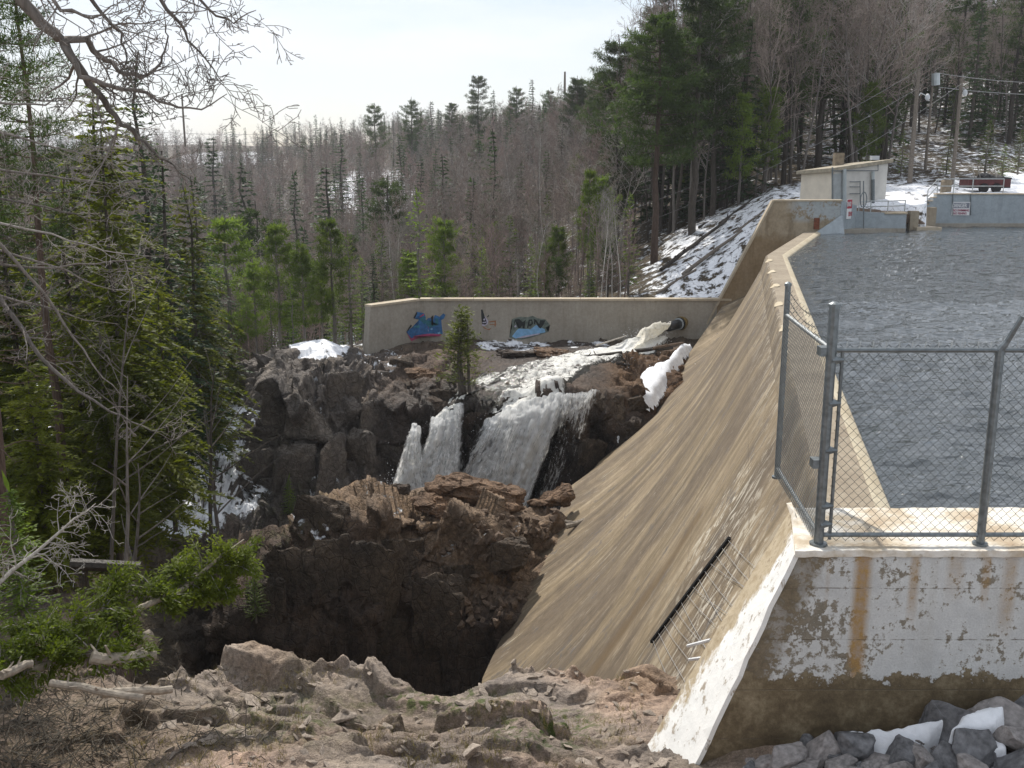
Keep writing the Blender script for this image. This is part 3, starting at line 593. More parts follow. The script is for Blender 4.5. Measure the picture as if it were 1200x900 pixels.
# ---- the gorge: ledge, plunge pool, headwall and stream bed
z_ = zz
rowsC = {
 -260: [(13, -4), (18, -4), (23, -4.5), (27, -5), (30, -5.2), (34, -5.5), (38, -6), (41, -6.3), (45, -6.6), (48, -7), (51, -7), (54, -7), (58, -7), (66, -7.5)],
 60:   [(14, -4.0), (18, -4.6), (22, -5.3), (26, -6.2), (30, -7.2), (33, -8.0), (36, -8.6), (40, -9), (44, -9), (47, -8.9), (50, -8.7), (53, -8.5), (57, -8.2), (66, -9)],
 170:  [(14, -4.3), (17, -6.5), (20, -8.5), (24, -10), (28, -11), (32, -11.2), (36, -11), (40, -10.8), (43, -10.5), (46, -10.1), (49, -9.7), (52, -9.2), (57, -8.6), (66, -10)],
 240:  [(14.5, -12), (18, -16), (24, -16), (30, -14.5), (32, -12.2), (34, -11.4), (37, -11.2), (40, -11.2), (43, -10.9), (46, -10.4), (49, -9.8), (52, -9.2), (57, -8.3), (66, -10)],
 285:  [(15, -15), (20, -17), (29, -17), (30, -14.5), (31.5, z_(715, 31.5)), (33, z_(680, 33)), (36, z_(655, 36)), (40, -11.6), (43, -11.4), (45.5, z_(580, 45.5)), (50, z_(495, 50)), (52, z_(455, 52)), (55, z_(428, 55)), (66, -10)],
 325:  [(16, -16), (23, -17), (30, -16.5), (31, z_(750, 31)), (32, z_(690, 32)), (33, z_(652, 33)), (36, z_(641, 36)), (40, -12), (43, -12), (44.3, z_(560, 44.3)), (46.5, z_(462, 46.5)), (49.5, z_(425, 49.5)), (54, z_(405, 54)), (66, -9)],
 380:  [(16, -16), (23, -17.2), (30.5, -17), (31.4, z_(745, 31.4)), (32.2, z_(680, 32.2)), (33.2, z_(628, 33.2)), (36.5, z_(615, 36.5)), (40.5, -12.4), (43.3, -12.4), (44.6, z_(540, 44.6)), (46.8, z_(450, 46.8)), (49.5, z_(415, 49.5)), (54, z_(396, 54)), (66, -8.5)],
 430:  [(16, -16), (23, -17.5), (30.8, -17), (31.7, z_(725, 31.7)), (32.6, z_(650, 32.6)), (33.8, z_(606, 33.8)), (37, z_(592, 37)), (40.8, -12.6), (44, -12.4), (45.5, z_(535, 45.5)), (47.5, z_(470, 47.5)), (50, z_(442, 50)), (54.3, z_(418, 54.3)), (66, -7.5)],
 470:  [(16, -16), (23, -17.5), (31, -17), (32, z_(720, 32)), (33, z_(645, 33)), (34, z_(600, 34)), (37.5, z_(584, 37.5)), (41, -12.6), (44.4, -12.4), (45.8, z_(540, 45.8)), (47, z_(482, 47)), (50, z_(450, 50)), (56.8, z_(408, 56.8)), (66, -7)],
 520:  [(16, -16), (23, -17.5), (31, -17), (32, z_(720, 32)), (33, z_(650, 33)), (34.2, z_(606, 34.2)), (38, z_(580, 38)), (41.5, -12.6), (44.6, -12.4), (46, z_(545, 46)), (47.2, z_(492, 47.2)), (49.5, z_(452, 49.5)), (57.6, z_(402, 57.6)), (66, -6.5)],
 550:  [(16, -16), (23, -17.5), (31, -17), (32, z_(725, 32)), (33.3, z_(655, 33.3)), (34.8, z_(612, 34.8)), (38.3, z_(583, 38.3)), (41.8, -12.6), (44.8, -12.4), (46.2, z_(542, 46.2)), (47.2, z_(478, 47.2)), (50, z_(450, 50)), (57.8, z_(402, 57.8)), (66, -6.2)],
 600:  [(17, -16), (24, -17.5), (31, -17), (32.3, z_(735, 32.3)), (34, z_(672, 34)), (36, z_(622, 36)), (39.3, z_(588, 39.3)), (42.3, -12.3), (45.2, -12.3), (46.3, z_(540, 46.3)), (47.3, z_(466, 47.3)), (51, z_(436, 51)), (57.8, z_(405, 57.8)), (66, -5.8)],
 650:  [(18, -16), (25, -17.5), (31.5, -17), (33.2, z_(738, 33.2)), (35.2, z_(678, 35.2)), (37.6, z_(628, 37.6)), (40.5, z_(596, 40.5)), (43.2, -12.1), (45.5, -12.1), (46.4, z_(540, 46.4)), (47.3, z_(461, 47.3)), (51, z_(428, 51)), (57.8, z_(403, 57.8)), (66, -5.4)],
 690:  [(18, -16), (25, -17.5), (32, -17), (34, -16), (37, -14.5), (39.5, -13), (41.5, -12.4), (44, -12), (45.6, -11.8), (46.5, z_(535, 46.5)), (47.4, z_(458, 47.4)), (51, z_(424, 51)), (57.8, z_(402, 57.8)), (66, -5)],
 735:  [(18, -16), (25, -17.5), (32, -17), (34, -16), (37, -14.5), (40, -13), (42, -12), (44, -11.8), (46, -11.4), (46.8, z_(535, 46.8)), (48, z_(464, 48)), (52, z_(424, 52)), (57.8, z_(406, 57.8)), (66, -4.8)],
 780:  [(18, -16), (25, -17.5), (32, -17), (34, -16), (37, -15), (40, -14), (43, -13), (45, -12), (47, -11), (48.3, -9.6), (50, z_(464, 50)), (53.5, z_(422, 53.5)), (57.8, z_(405, 57.8)), (66, -4.4)],
 830:  [(18, -16), (25, -17.5), (32, -17), (34, -16), (37, -15), (40, -14), (43, -13), (45, -12), (48, -11.2), (50, -9.8), (52, -8.6), (55, -7.2), (58, -6.2), (66, -3.5)],
 960:  [(18, -16), (25, -17.5), (32, -17), (34, -16), (37, -15), (40, -14), (43, -13), (45, -12), (48, -11.2), (51, -10), (54, -9), (56, -8), (60, -3), (66, 0.2)],
}
pxs = sorted(rowsC)
ctrl = []
for px in pxs:
    ctrl.append([(XatY(px, Y, z), Y, z) for Y, z in rowsC[px]])
# columns are resampled evenly in px so that the visible middle keeps its density
pxd = np.concatenate([np.linspace(-260, 110, 45)[:-1], np.linspace(110, 280, 130)[:-1], np.linspace(280, 760, 380)[:-1], np.linspace(760, 960, 60)])
C = np.array(ctrl); NR = 330
ru = np.array([0, .05, .10, .16, .25, .33, .40, .45, .50, .59, .69, .78, .91, 1.0]); rv = np.linspace(0, 1, NR)
tmp = np.stack([np.stack([np.interp(rv, ru, C[i, :, k]) for i in range(len(pxs))]) for k in range(3)], -1)
G = np.stack([np.stack([np.interp(pxd, pxs, tmp[:, j, k]) for j in range(NR)], 1) for k in range(3)], -1)
G = smooth_grid(G, 7)
gx, gy = px_of(G)
nrm = grid_normals(G); nrm *= np.sign(nrm[..., 2:3] + 1e-6)
q = G.reshape(-1, 3); steep = 1 - np.clip(nrm[..., 2], 0, 1)
q2 = q*np.array([1, 1, .45]); 
warp = np.stack([fbm(q*.7, 2, 50), fbm(q*.7, 2, 51), fbm(q*.7, 2, 52)], -1)*.35
d0 = .75*facets(q*np.array([.75, .75, .17]) + warp*.25, 15, .7) + .28*facets(q*np.array([1.9, 1.9, .55]) + warp*.3, 16, .8) + .08*facets(q*np.array([4, 4, 2]), 17, .8) + .25*fbm(q/3.0, 4, 14)
d = .55*facets(q2/2.3 + warp*.3, 11, .9) + .26*facets(q2/.95 + warp*.3, 12, .9) + .10*facets(q*np.array([1, 1, .8])/.38, 13, .8) + .35*fbm(q/3.0, 4, 14)
d = d.reshape(G.shape[:2]); d0 = d0.reshape(G.shape[:2]); cm = np.clip((470-gx)/40, 0, 1)*np.clip((G[..., 1]-41)/2, 0, 1)*np.clip((gy-412)/14, 0, 1); d = d*(1-cm) + d0*cm
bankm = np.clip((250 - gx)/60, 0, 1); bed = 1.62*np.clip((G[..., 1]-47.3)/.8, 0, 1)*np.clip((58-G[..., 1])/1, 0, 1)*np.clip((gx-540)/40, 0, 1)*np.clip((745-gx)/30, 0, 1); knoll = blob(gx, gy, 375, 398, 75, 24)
amp = (1 - .85*knoll)*(1 - .65*bankm)*(1 - .55*bed)*(1 - .65*np.clip((G[..., 1]-53.5)/2, 0, 1))
G = G + nrm*(d*amp)[..., None]
tint = np.zeros(G.shape)
tint[:] = (.13, .10, .08)
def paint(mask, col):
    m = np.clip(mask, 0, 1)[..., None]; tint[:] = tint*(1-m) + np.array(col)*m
paint(np.clip((470-gx)/60, 0, 1)*np.clip((G[..., 1]-40)/2, 0, 1), (.175, .158, .142))        # grey cliff
paint(np.clip(1-np.abs(G[..., 1]-36)/5, 0, 1)*1.6*np.clip((gx-330)/60, 0, 1), (.245, .18, .125))  # rusty ledge
paint(np.clip((G[..., 1]-47.2)/1.5, 0, 1)*np.clip((gx-690)/40, 0, 1)*np.clip((56-G[..., 1])/1, 0, 1), (.165, .10, .06))
paint(np.clip((G[..., 1]-47.2)/1.5, 0, 1)*np.clip((gx-470)/40, 0, 1)*np.clip((690-gx)/40, 0, 1), (.125, .092, .072))
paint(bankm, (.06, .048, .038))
paint(np.clip((34.5-G[..., 1])/2.5, 0, 1)*np.clip((gx-260)/20, 0, 1), (.085, .062, .047))  # lower ledge front: its shade is painted into the tint
wet = blob(gx, gy, 560, 530, 150, 95)*np.clip((G[..., 1]-43)/1, 0, 1) + blob(gx, gy, 700, 540, 90, 70)*np.clip((G[..., 1]-44)/1, 0, 1)
wet = np.clip(wet*1.5, 0, 1); wet = np.maximum(wet, np.clip((G[..., 1]-48.5)/1.5, 0, 1)*np.clip((gx-540)/40, 0, 1)*np.clip((720-gx)/30, 0, 1)*.7)
wet = np.maximum(wet, np.clip((50-G[..., 1])/1, 0, 1)*np.clip((-10.5-G[..., 2])/1.5, 0, 1)*.35)  # painted shade of the deep gorge, carried by the wetness mask
snow = np.zeros(G.shape[:2])
for cx, cy, rx, ry, k in ((235, 560, 75, 110, .73), (270, 500, 50, 60, .70), (285, 560, 40, 80, .64), (375, 400, 60, 26, .72), (395, 470, 60, 60, .50), (340, 540, 60, 100, .47), (380, 575, 30, 40, .62), (440, 420, 50, 40, .52), (215, 600, 60, 60, .74), (440, 590, 60, 20, .5), (370, 632, 30, 14, .55), (560, 632, 60, 16, .5), (600, 405, 70, 10, .6), (690, 405, 40, 10, .55), (440, 750, 20, 14, .6), (40, 480, 40, 80, .8)):
    snow = np.maximum(snow, np.minimum(1, 1.5*blob(gx, gy, cx, cy, rx, ry))*k)
litter = np.clip(bankm + .75*np.clip((G[..., 1]-55)/3, 0, 1) + .35*blob(gx, gy, 740, 430, 70, 60), 0, 1)*(1-np.clip(wet, 0, 1)); moss = .5*blob(gx, gy, 560, 480, 60, 40) + .35*blob(gx, gy, 340, 600, 80, 90)
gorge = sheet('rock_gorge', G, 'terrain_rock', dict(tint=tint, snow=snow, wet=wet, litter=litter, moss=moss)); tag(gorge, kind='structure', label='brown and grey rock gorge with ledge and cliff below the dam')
bvh_gorge = BVHTree.FromPolygons([Vector(v) for v in G.reshape(-1, 3)[:, :]], [tuple(p.vertices) for p in gorge.data.polygons])
def drop(x, y, z0=30, bvh=None):
    h = (bvh or bvh_gorge).ray_cast(Vector((x, y, z0)), Vector((0, 0, -1)))
    return h[0] if h[0] is not None else None
def hit(px, py, bvh=None):
    h = (bvh or bvh_gorge).ray_cast(Vector((0, 0, CAMZ)), ray(px, py).normalized()); return h[0]

# ---- foreground rock shelf
NX, NY = 330, 300
xs = np.concatenate([np.linspace(-22, -8.5, 50)[:-1], np.linspace(-8.5, 3.6, 360)[:-1], np.linspace(3.6, 12, 32)])
ys = np.concatenate([np.linspace(-5, 8, 40)[:-1], np.linspace(8, 15.2, 270)[:-1], np.linspace(15.2, 18.5, 40)])
XX, YY = np.meshgrid(xs, ys, indexing='ij')
base = np.interp(YY, [-5, 0, 3, 5, 7, 9, 11, 13, 15, 19], [2.6, 2.3, .2, -1.2, -1.9, -2.35, -2.75, -3.1, -3.35, -3.6])
# skyline of the shelf
pxs_f = [0, 200, 300, 340, 385, 420, 450, 500, 560, 600, 680, 740, 800, 900]; pys_f = [762, 764, 774, 768, 768, 782, 794, 798, 797, 793, 796, 786, 792, 800]
EY = 14.1 + .35*np.sin(XX*1.3) + .25*np.sin(XX*2.9+1)
pe = 600 + F*XX/(EY*cp_ + 7.3*sp_); ez = np.array([CAMZ + (-sp_ + (450-y)/F*cp_)/(cp_ + (450-y)/F*sp_)*14.1 for y in np.interp(pe.ravel(), pxs_f, pys_f)]).reshape(pe.shape)
wgt = np.clip((YY - 10.5)/3.2, 0, 1); wgt = wgt*wgt*(3-2*wgt)
H = base*(1-wgt) + ez*wgt
rip = np.clip((XX - 1.9)/.5, 0, 1)*np.clip((10.4-YY)/.3, 0, 1); H = H*(1-rip) + (-2.3 + .17*(XX-2.2) + (9.8-YY)*-.16)*rip
H = H + rip*0
bank = np.clip((-6.0 - XX)/1.5, 0, 1)
fall = np.clip((YY - EY)/1.1, 0, 1); H = H - (1-bank)*(fall**1.3)*13.5 - bank*np.clip(YY-14, 0, 9)*.2
q = np.stack([XX, YY, H], -1).reshape(-1, 3); ro = Matrix.Rotation(.5, 3, 'Z'); R2 = np.array(ro)
qq = q @ R2.T
w2 = np.stack([fbm(q*1.1, 2, 60), fbm(q*1.1, 2, 61), fbm(q*1.1, 2, 62)], -1)*.25
slabm = np.clip(1.6*(fbm(q*np.array([.35, .6, .3]), 2, 70) + .22), 0, 1)
d = .13*facets(qq*np.array([.42, 1.05, .5]) + w2, 21, 1.5) + (.075*facets(qq*np.array([1.0, 2.6, 1.2]) + w2*2, 22, 1.5) + .04*facets(qq*np.array([3.4, 6.0, 5]) + w2*3, 23, 1.1) + .022*facets(qq*np.array([9, 14, 6]) + w2*3, 26, 1.1))*(1-.8*slabm) + .12*fbm(q*.8, 4, 24)
d += .12*np.clip(fbm(q*np.array([.5, .9, 1])+3, 3, 25), 0, 1)*np.clip((YY.ravel()-11.5)/2, 0, 1)
d -= .30*np.clip((-2.2 - XX.ravel())/1.5, 0, 1)*np.clip((YY.ravel()-12)/1.5, 0, 1)
soft = (1 - .8*bank.ravel())*np.clip((YY.ravel()-6)/2, .2, 1)*(1-.8*rip.ravel())
dd = (d*soft).reshape(XX.shape); dd = smooth_grid(dd[..., None], 1)[..., 0]; Hn = H + dd*np.where(fall > .25, .6, 1)
Yn = YY + np.where(fall > .02, (d.reshape(XX.shape))*1.2*fall, 0)
GF = np.stack([XX, Yn, Hn], -1)
tint = np.zeros(GF.shape); tint[:] = (.345, .27, .215); fx_, fy_ = px_of(GF)
def paintf(m, col): m = np.clip(m, 0, 1)[..., None]; tint[:] = tint*(1-m) + np.array(col)*m
nz1 = fbm(q*.6, 3, 80).reshape(XX.shape)
paintf(.9*np.clip(nz1*2, 0, 1), (.40, .295, .23)); paintf(.8*np.clip(-nz1*2, 0, 1), (.285, .25, .215))
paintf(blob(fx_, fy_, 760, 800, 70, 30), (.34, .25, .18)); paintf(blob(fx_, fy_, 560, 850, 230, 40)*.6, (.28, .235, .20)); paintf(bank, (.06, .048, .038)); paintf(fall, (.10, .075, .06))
litter = np.clip(.8*np.clip(-slabm.reshape(XX.shape)+.8, 0, 1)*np.clip(1.2*(fbm(q*.9+5, 3, 81).reshape(XX.shape)+.25), 0, 1) + bank + blob(fx_, fy_, 90, 870, 190, 110) + .5*blob(fx_, fy_, 430, 850, 190, 60), 0, 1)*(1-fall)
moss = np.clip(1.2*blob(fx_, fy_, 640, 855, 90, 34) + .9*blob(fx_, fy_, 520, 820, 120, 24) + .6*blob(fx_, fy_, 330, 840, 120, 40), 0, 1)
wet = .55*blob(fx_, fy_, 800, 860, 60, 50) + .4*blob(fx_, fy_, 600, 880, 200, 34)
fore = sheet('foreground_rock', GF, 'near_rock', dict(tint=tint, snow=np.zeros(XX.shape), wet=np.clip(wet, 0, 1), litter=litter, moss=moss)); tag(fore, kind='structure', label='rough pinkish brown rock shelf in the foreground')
bvh_fore = BVHTree.FromPolygons([Vector(v) for v in GF.reshape(-1, 3)], [tuple(p.vertices) for p in fore.data.polygons])

# ---- hills beyond, one sheet out to the horizon
hy = [57.5, 62, 70, 85, 100, 150, 250, 400, 700, 1600, 5000]
hpx = [-900, -200, 100, 300, 450, 600, 700, 760, 830, 900, 960, 1050, 1200, 1500, 2400]
HT = np.array([
 [-7, -7.5, -8.4, -9.5, -5.8, -6.6, -6.2, -5.9, -5.4, -4.6, -2.2, 1.0, 1.2, 1.4, 2],
 [-7, -7.5, -9.5, -9.4, -6.6, -6.4, -5.4, -4.0, -2.5, .2, 1.5, 1.6, 1.7, 1.8, 2],
 [-7, -7.5, -10.5, -11, -8.5, -7, -4.8, -3.0, -.8, 1.4, 1.9, 2.0, 2.0, 2.2, 3],
 [-7, -8, -11, -14, -11, -7.5, -3.8, -1.6, .8, 2.4, 2.8, 2.6, 2.6, 2.8, 4],
 [-7, -8, -11, -16, -13, -7, -2.5, .2, 2.8, 4.2, 4.4, 4.0, 4.0, 4.2, 5],
 [-6, -7, -10, -15, -11, -3, 3.0, 6.0, 9, 11, 12, 12, 12, 12, 12],
 [-4, -4, -6, -8, -1, 5, 10, 15, 20, 24, 27, 30, 30, 30, 30],
 [0, 2, 4, 6, 8, 12, 19, 25, 31, 36, 40, 44, 44, 44, 44],
 [8, 9, 10, 11, 12, 14, 20, 26, 30, 36, 40, 44, 44, 44, 44],
 [10, 10, 10, 10, 10, 10, 10, 10, 20, 20, 20, 20, 20, 20, 20],
 [0]*15], float)
def hillz(x, y):
    x = np.asarray(x, float); y = np.asarray(y, float); px = 600 + F*x/np.maximum(y, 1)/1.0
    ly = np.interp(y, hy, np.arange(len(hy))); lp = np.interp(px, hpx, np.arange(len(hpx)))
    i = np.clip(np.floor(ly).astype(int), 0, len(hy)-2); j = np.clip(np.floor(lp).astype(int), 0, len(hpx)-2); a = ly - i; b = lp - j
    z = HT[i, j]*(1-a)*(1-b) + HT[i+1, j]*a*(1-b) + HT[i, j+1]*(1-a)*b + HT[i+1, j+1]*a*b
    p = np.stack([x.ravel(), y.ravel(), np.zeros(x.size)], -1)
    return z + (.35*fbm(p*.15, 3, 31)*np.clip((y.ravel()-60)/20, 0, 1) + .12*fbm(p*.9, 3, 32)).reshape(x.shape) + 1.5*np.clip((y-150)/100, 0, 1)*fbm(p*.02, 3, 33).reshape(x.shape)
us = np.concatenate([np.linspace(-900, -60, 40)[:-1], np.linspace(-60, 1260, 300)[:-1], np.linspace(1260, 2400, 40)])
yv = np.concatenate([np.linspace(58.97, 90, 110)[:-1], np.linspace(90, 200, 80)[:-1], np.linspace(200, 700, 50)[:-1], [700, 1000, 1300]])
UU, YV = np.meshgrid((us-600)/F, yv, indexing='ij'); XH = UU*YV; ZH = hillz(XH, YV); pxh = 600 + F*UU; ZH = np.where((pxh > 1083) & (YV < 63.6), -3, ZH); ZH = np.where((pxh > 985) & (pxh <= 1083) & (YV < 60.2), -3, ZH); GH = np.stack([XH, YV, ZH], -1)
hx_, hy_ = px_of(GH); tint = np.zeros(GH.shape); tint[:] = (.07, .055, .042)
snow = np.clip(.50 + .135*np.clip((hx_-740)/60, 0, 1)*np.clip((80-YV)/8, 0, 1) + .05*np.clip((hx_-930)/40, 0, 1)*np.clip((200-YV)/40, 0, 1) + .9*blob(hx_, hy_, 265, 186, 60, 9) + .5*blob(hx_, hy_, 440, 225, 60, 30) + .9*blob(hx_, hy_, 375, 400, 70, 28), 0, 1.15)
snow = np.where((hx_ > 1175) & (YV < 85), 1.4, snow)
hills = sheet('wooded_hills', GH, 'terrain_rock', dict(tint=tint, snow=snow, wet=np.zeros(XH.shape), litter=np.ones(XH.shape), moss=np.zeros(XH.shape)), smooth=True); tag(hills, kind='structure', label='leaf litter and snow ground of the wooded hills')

# ================================================================== graffiti wall
WT = P(845, 350, 58.5).z
gw = empty('graffiti_wall', (3, 58.5, -7), 'long low tan concrete wall with graffiti and a pipe, across the gorge head', 'wall')
Wl = P(492, 350, 58.5).x; Wr = 13.2; El = PZ(434, 357.5, WT)
th_ = .45
MB().hexa([(Wl, 58.5, -9.5), (Wr, 58.5, -9.5), (Wr, 58.5+th_, -9.5), (Wl-.2, 58.5+th_, -9.5)], [(Wl, 58.5, WT-.12), (Wr, 58.5, WT-.12), (Wr, 58.5+th_, WT-.12), (Wl-.2, 58.5+th_, WT-.12)]).build('wall_face', 'concrete_grey', gw)
dv = (Vector((Wl, 58.5, 0)) - Vector((El.x, El.y, 0))).normalized(); nv = Vector((-dv.y, dv.x, 0))*th_
bl = -.45
MB().hexa([(El.x+bl, El.y+bl*.9, -10), (Wl-.003, 58.497, -10), (Wl-.2, 58.5+th_, -10), (El.x+bl+nv.x, El.y+bl*.9+nv.y, -10)], [(El.x, El.y, WT-.12), (Wl-.003, 58.497, WT-.12), (Wl-.2, 58.5+th_, WT-.12), (El.x+nv.x, El.y+nv.y, WT-.12)]).build('wall_face', 'concrete_grey', gw)
for k in range(6):
    a = Wl + (Wr-Wl)*k/6 + .01; b = Wl + (Wr-Wl)*(k+1)/6 - .01; MB().box(((a+b)/2, 58.5+th_/2-.01, WT-.058), (b-a, th_+.14, .12)).build('coping_slab', 'concrete_cap', gw)
e2 = Vector((El.x, El.y, WT)); w3 = Vector((Wl-.02, 58.5, WT))
n4 = nv.normalized(); MB().hexa([e2 - n4*.07 + Vector((0, 0, -.12)), w3 - n4*.07 + Vector((0, 0, -.12)), w3 + n4*(th_+.06) + Vector((-.1, 0, -.12)), e2 + n4*(th_+.06) + Vector((0, 0, -.12))], [e2 - n4*.07, w3 - n4*.07, w3 + n4*(th_+.06) + Vector((-.1, 0, 0)), e2 + n4*(th_+.06)]).build('coping_slab', 'concrete_cap', gw)
def wallpt(px, py, lift=.006):
    d = ray(px, py); t = (58.5-lift)/d.y; p = Vector((d.x*t, 58.5-lift, CAMZ + d.z*t))
    if p.x < Wl:   # the forward-turned part
        o = Vector((El.x, El.y, 0)); nn = Vector((dv.y, -dv.x, 0)); c = Vector((0, 0, CAMZ)); t = ((o + nn*lift) - c).dot(nn)/d.dot(nn); p = c + d*t
    return p
def graf(name, polys, x0, y0, sx, sy):
    mb = None
    for k, (mat, pts) in enumerate(polys):
        vs = [wallpt(x0 + x*sx, y0 + y*sy, .008 + .004*k) for x, y in pts]
        bm = bmesh.new(); bv = [bm.verts.new(v - Vector((3, 58.5, -7))) for v in vs]; f = bm.faces.new(bv); bmesh.ops.triangulate(bm, faces=[f]); me = bpy.data.meshes.new(name); bm.to_mesh(me); bm.free(); me.materials.append(MATS[mat]); obj(name, me, gw)
s1 = 70/1145; 
graf('graffiti', [
 ('graf_pink', [(190, 560), (215, 620), (280, 735), (420, 672), (620, 630), (830, 640), (860, 600), (600, 590), (400, 620), (300, 640)]),
 ('graf_blue', [(185, 555), (290, 470), (430, 400), (430, 320), (340, 300), (320, 280), (385, 170), (525, 195), (555, 270), (555, 340), (600, 290), (650, 290), (690, 240), (660, 300), (670, 390), (730, 230), (790, 250), (820, 270), (890, 200), (935, 230), (900, 300), (850, 330), (880, 600), (640, 585), (420, 610), (280, 680), (215, 600)]),
 ('graf_teal', [(300, 470), (440, 410), (450, 320), (430, 300), (540, 260), (550, 350), (600, 350), (655, 350), (660, 420), (720, 420), (760, 280), (790, 300), (800, 420), (640, 470), (470, 480)]),
 ('graf_pink', [(385, 275), (440, 200), (520, 205), (525, 235), (460, 235), (410, 295)]),
 ('graf_pink', [(510, 430), (600, 440), (610, 490), (560, 470)]),
 ('graf_lilac', [(530, 490), (560, 480), (610, 520), (600, 580), (550, 520)]),
 ('graf_sky', [(640, 500), (670, 475), (695, 500), (665, 525)]), ('graf_sky', [(780, 570), (830, 550), (835, 590), (800, 600)]),
 ('graf_black', [(190, 545), (270, 410), (290, 440), (215, 535)]), ('graf_black', [(320, 290), (380, 170), (392, 200), (345, 300)]), ('graf_black', [(655, 270), (700, 235), (680, 300), (690, 440), (668, 420)])], 465, 355, s1, s1)
s2 = 100/1200
graf('graffiti', [
 ('graf_green', [(500, 480), (545, 330), (540, 230), (640, 195), (760, 200), (830, 180), (900, 215), (1010, 230), (1075, 310), (1010, 350), (1055, 405), (960, 440), (800, 490), (660, 520), (560, 510)]),
 ('graf_sky', [(540, 470), (610, 380), (640, 360), (800, 370), (880, 310), (1000, 370), (1010, 410), (930, 430), (830, 450), (700, 470), (590, 500)]),
 ('graf_black', [(560, 320), (580, 230), (640, 225), (690, 270), (735, 235), (715, 360), (690, 360), (685, 320), (650, 360), (625, 355), (630, 290), (590, 260)]),
 ('graf_black', [(750, 350), (775, 235), (825, 230), (835, 290), (800, 330), (775, 325), (770, 355)]),
 ('graf_black', [(850, 300), (845, 220), (880, 240), (930, 310), (935, 240), (1010, 245), (985, 300), (945, 360), (915, 345), (870, 265), (868, 300)]),
 ('graf_green', [(785, 300), (790, 250), (815, 255), (812, 290)]), ('graf_lilac', [(600, 495), (700, 465), (930, 425), (930, 440), (700, 490)]), ('graf_lilac', [(570, 330), (590, 310), (605, 330), (585, 345)])], 555, 355, s2, s2)
graf('graffiti', [('graf_lilac', [(120, 320), (110, 200), (150, 175), (205, 250), (195, 300), (150, 325)]), ('graf_black', [(105, 95), (125, 90), (150, 175), (190, 280), (165, 305), (120, 300), (108, 200)]), ('graf_lilac', [(135, 230), (155, 215), (165, 240), (145, 250)]), ('graf_lilac', [(125, 270), (180, 262), (182, 278), (128, 285)]), ('graf_black', [(190, 195), (212, 165), (218, 180), (200, 205)])], 555, 355, s2, s2)
graf('graffiti', [('graf_orange', [(120, 325), (200, 370), (255, 350), (220, 385), (150, 360)]), ('graf_orange', [(215, 260), (315, 245), (310, 335), (295, 330), (295, 265), (220, 275)]), ('graf_orange', [(225, 300), (320, 295), (320, 305), (225, 312)])], 555, 355, s2, s2)
# ---- outlet pipe
pc = wallpt(801, 378); pe_ = P(783, 383, 57.3)
pipe = empty('outlet_pipe', pc, 'black flanged outlet pipe jutting from the tan wall, gushing water', 'pipe'); dr = (pe_ - pc).normalized()
MB().tube([pc + Vector((0, .3, 0)), pc + dr*.28], .36, 18).build('collar', 'rust_yellow', pipe, False)
for k in range(3): MB().tube([pc + dr*(.26+.12*k), pc + dr*(.31+.12*k)], .40-.03*k, 18).build('flange', ('rust_yellow', 'black_pipe', 'insulator')[k], pipe)
MB().tube([pc + dr*.2, pe_], .27, 18).build('pipe_barrel', 'black_pipe', pipe, True)

# ================================================================== moving water
def water_sheet(name, rows, mat, foam, uvscale=1, seed=0, rough=.1, thick=None):
    """rows: list of lists of points (down the flow)"""
    A = np.array([[tuple(p) for p in r] for r in rows], float); nr, nc = A.shape[:2]
    FR = resample(np.transpose(A, (1, 0, 2)), 60, 110) if True else A
    n = grid_normals(FR); n *= np.sign(-(n[..., 1:2]) + 1e-6); q = FR.reshape(-1, 3)
    fl = np.linspace(0, 1, 110)[None, :]*np.ones((60, 1)); wv = np.linspace(0, 1, 60)[:, None]*np.ones((1, 110))
    ln = np.linalg.norm(A[-1, 0]-A[0, 0]); wd = np.linalg.norm(A[0, -1]-A[0, 0]) + .5
    d = rough*(fbm(np.stack([wv.ravel()*wd*3.5, fl.ravel()*ln*.7, np.zeros(q.shape[0])], -1), 4, seed) + .4*fbm(q*4.0, 2, seed+3)); FR = FR + n*d.reshape(FR.shape[:2])[..., None]
    F2 = resample(np.array([[(foam[i][j], 0, 0) for i in range(len(foam))] for j in range(len(foam[0]))]), 60, 110)[..., 0]
    ed = np.clip(np.minimum(wv, 1-wv)*6, 0, 1); F2 = F2 - .38*(1-ed)
    o = sheet(name, FR, mat, dict(foam=F2), None, True)
    ul = o.data.uv_layers.new(name='flow'); li = np.empty(len(o.data.loops), np.int32); o.data.loops.foreach_get('vertex_index', li); UVc = np.stack([wv.ravel()*wd, fl.ravel()*ln], -1); ul.data.foreach_set('uv', UVc[li].ravel()); return o
R_ = lambda Y, *pts: [P(x, y, Y) for x, y in pts]
def RR(Ys, pts): return [P(x, y, Y) for (x, y), Y in zip(pts, Ys)]
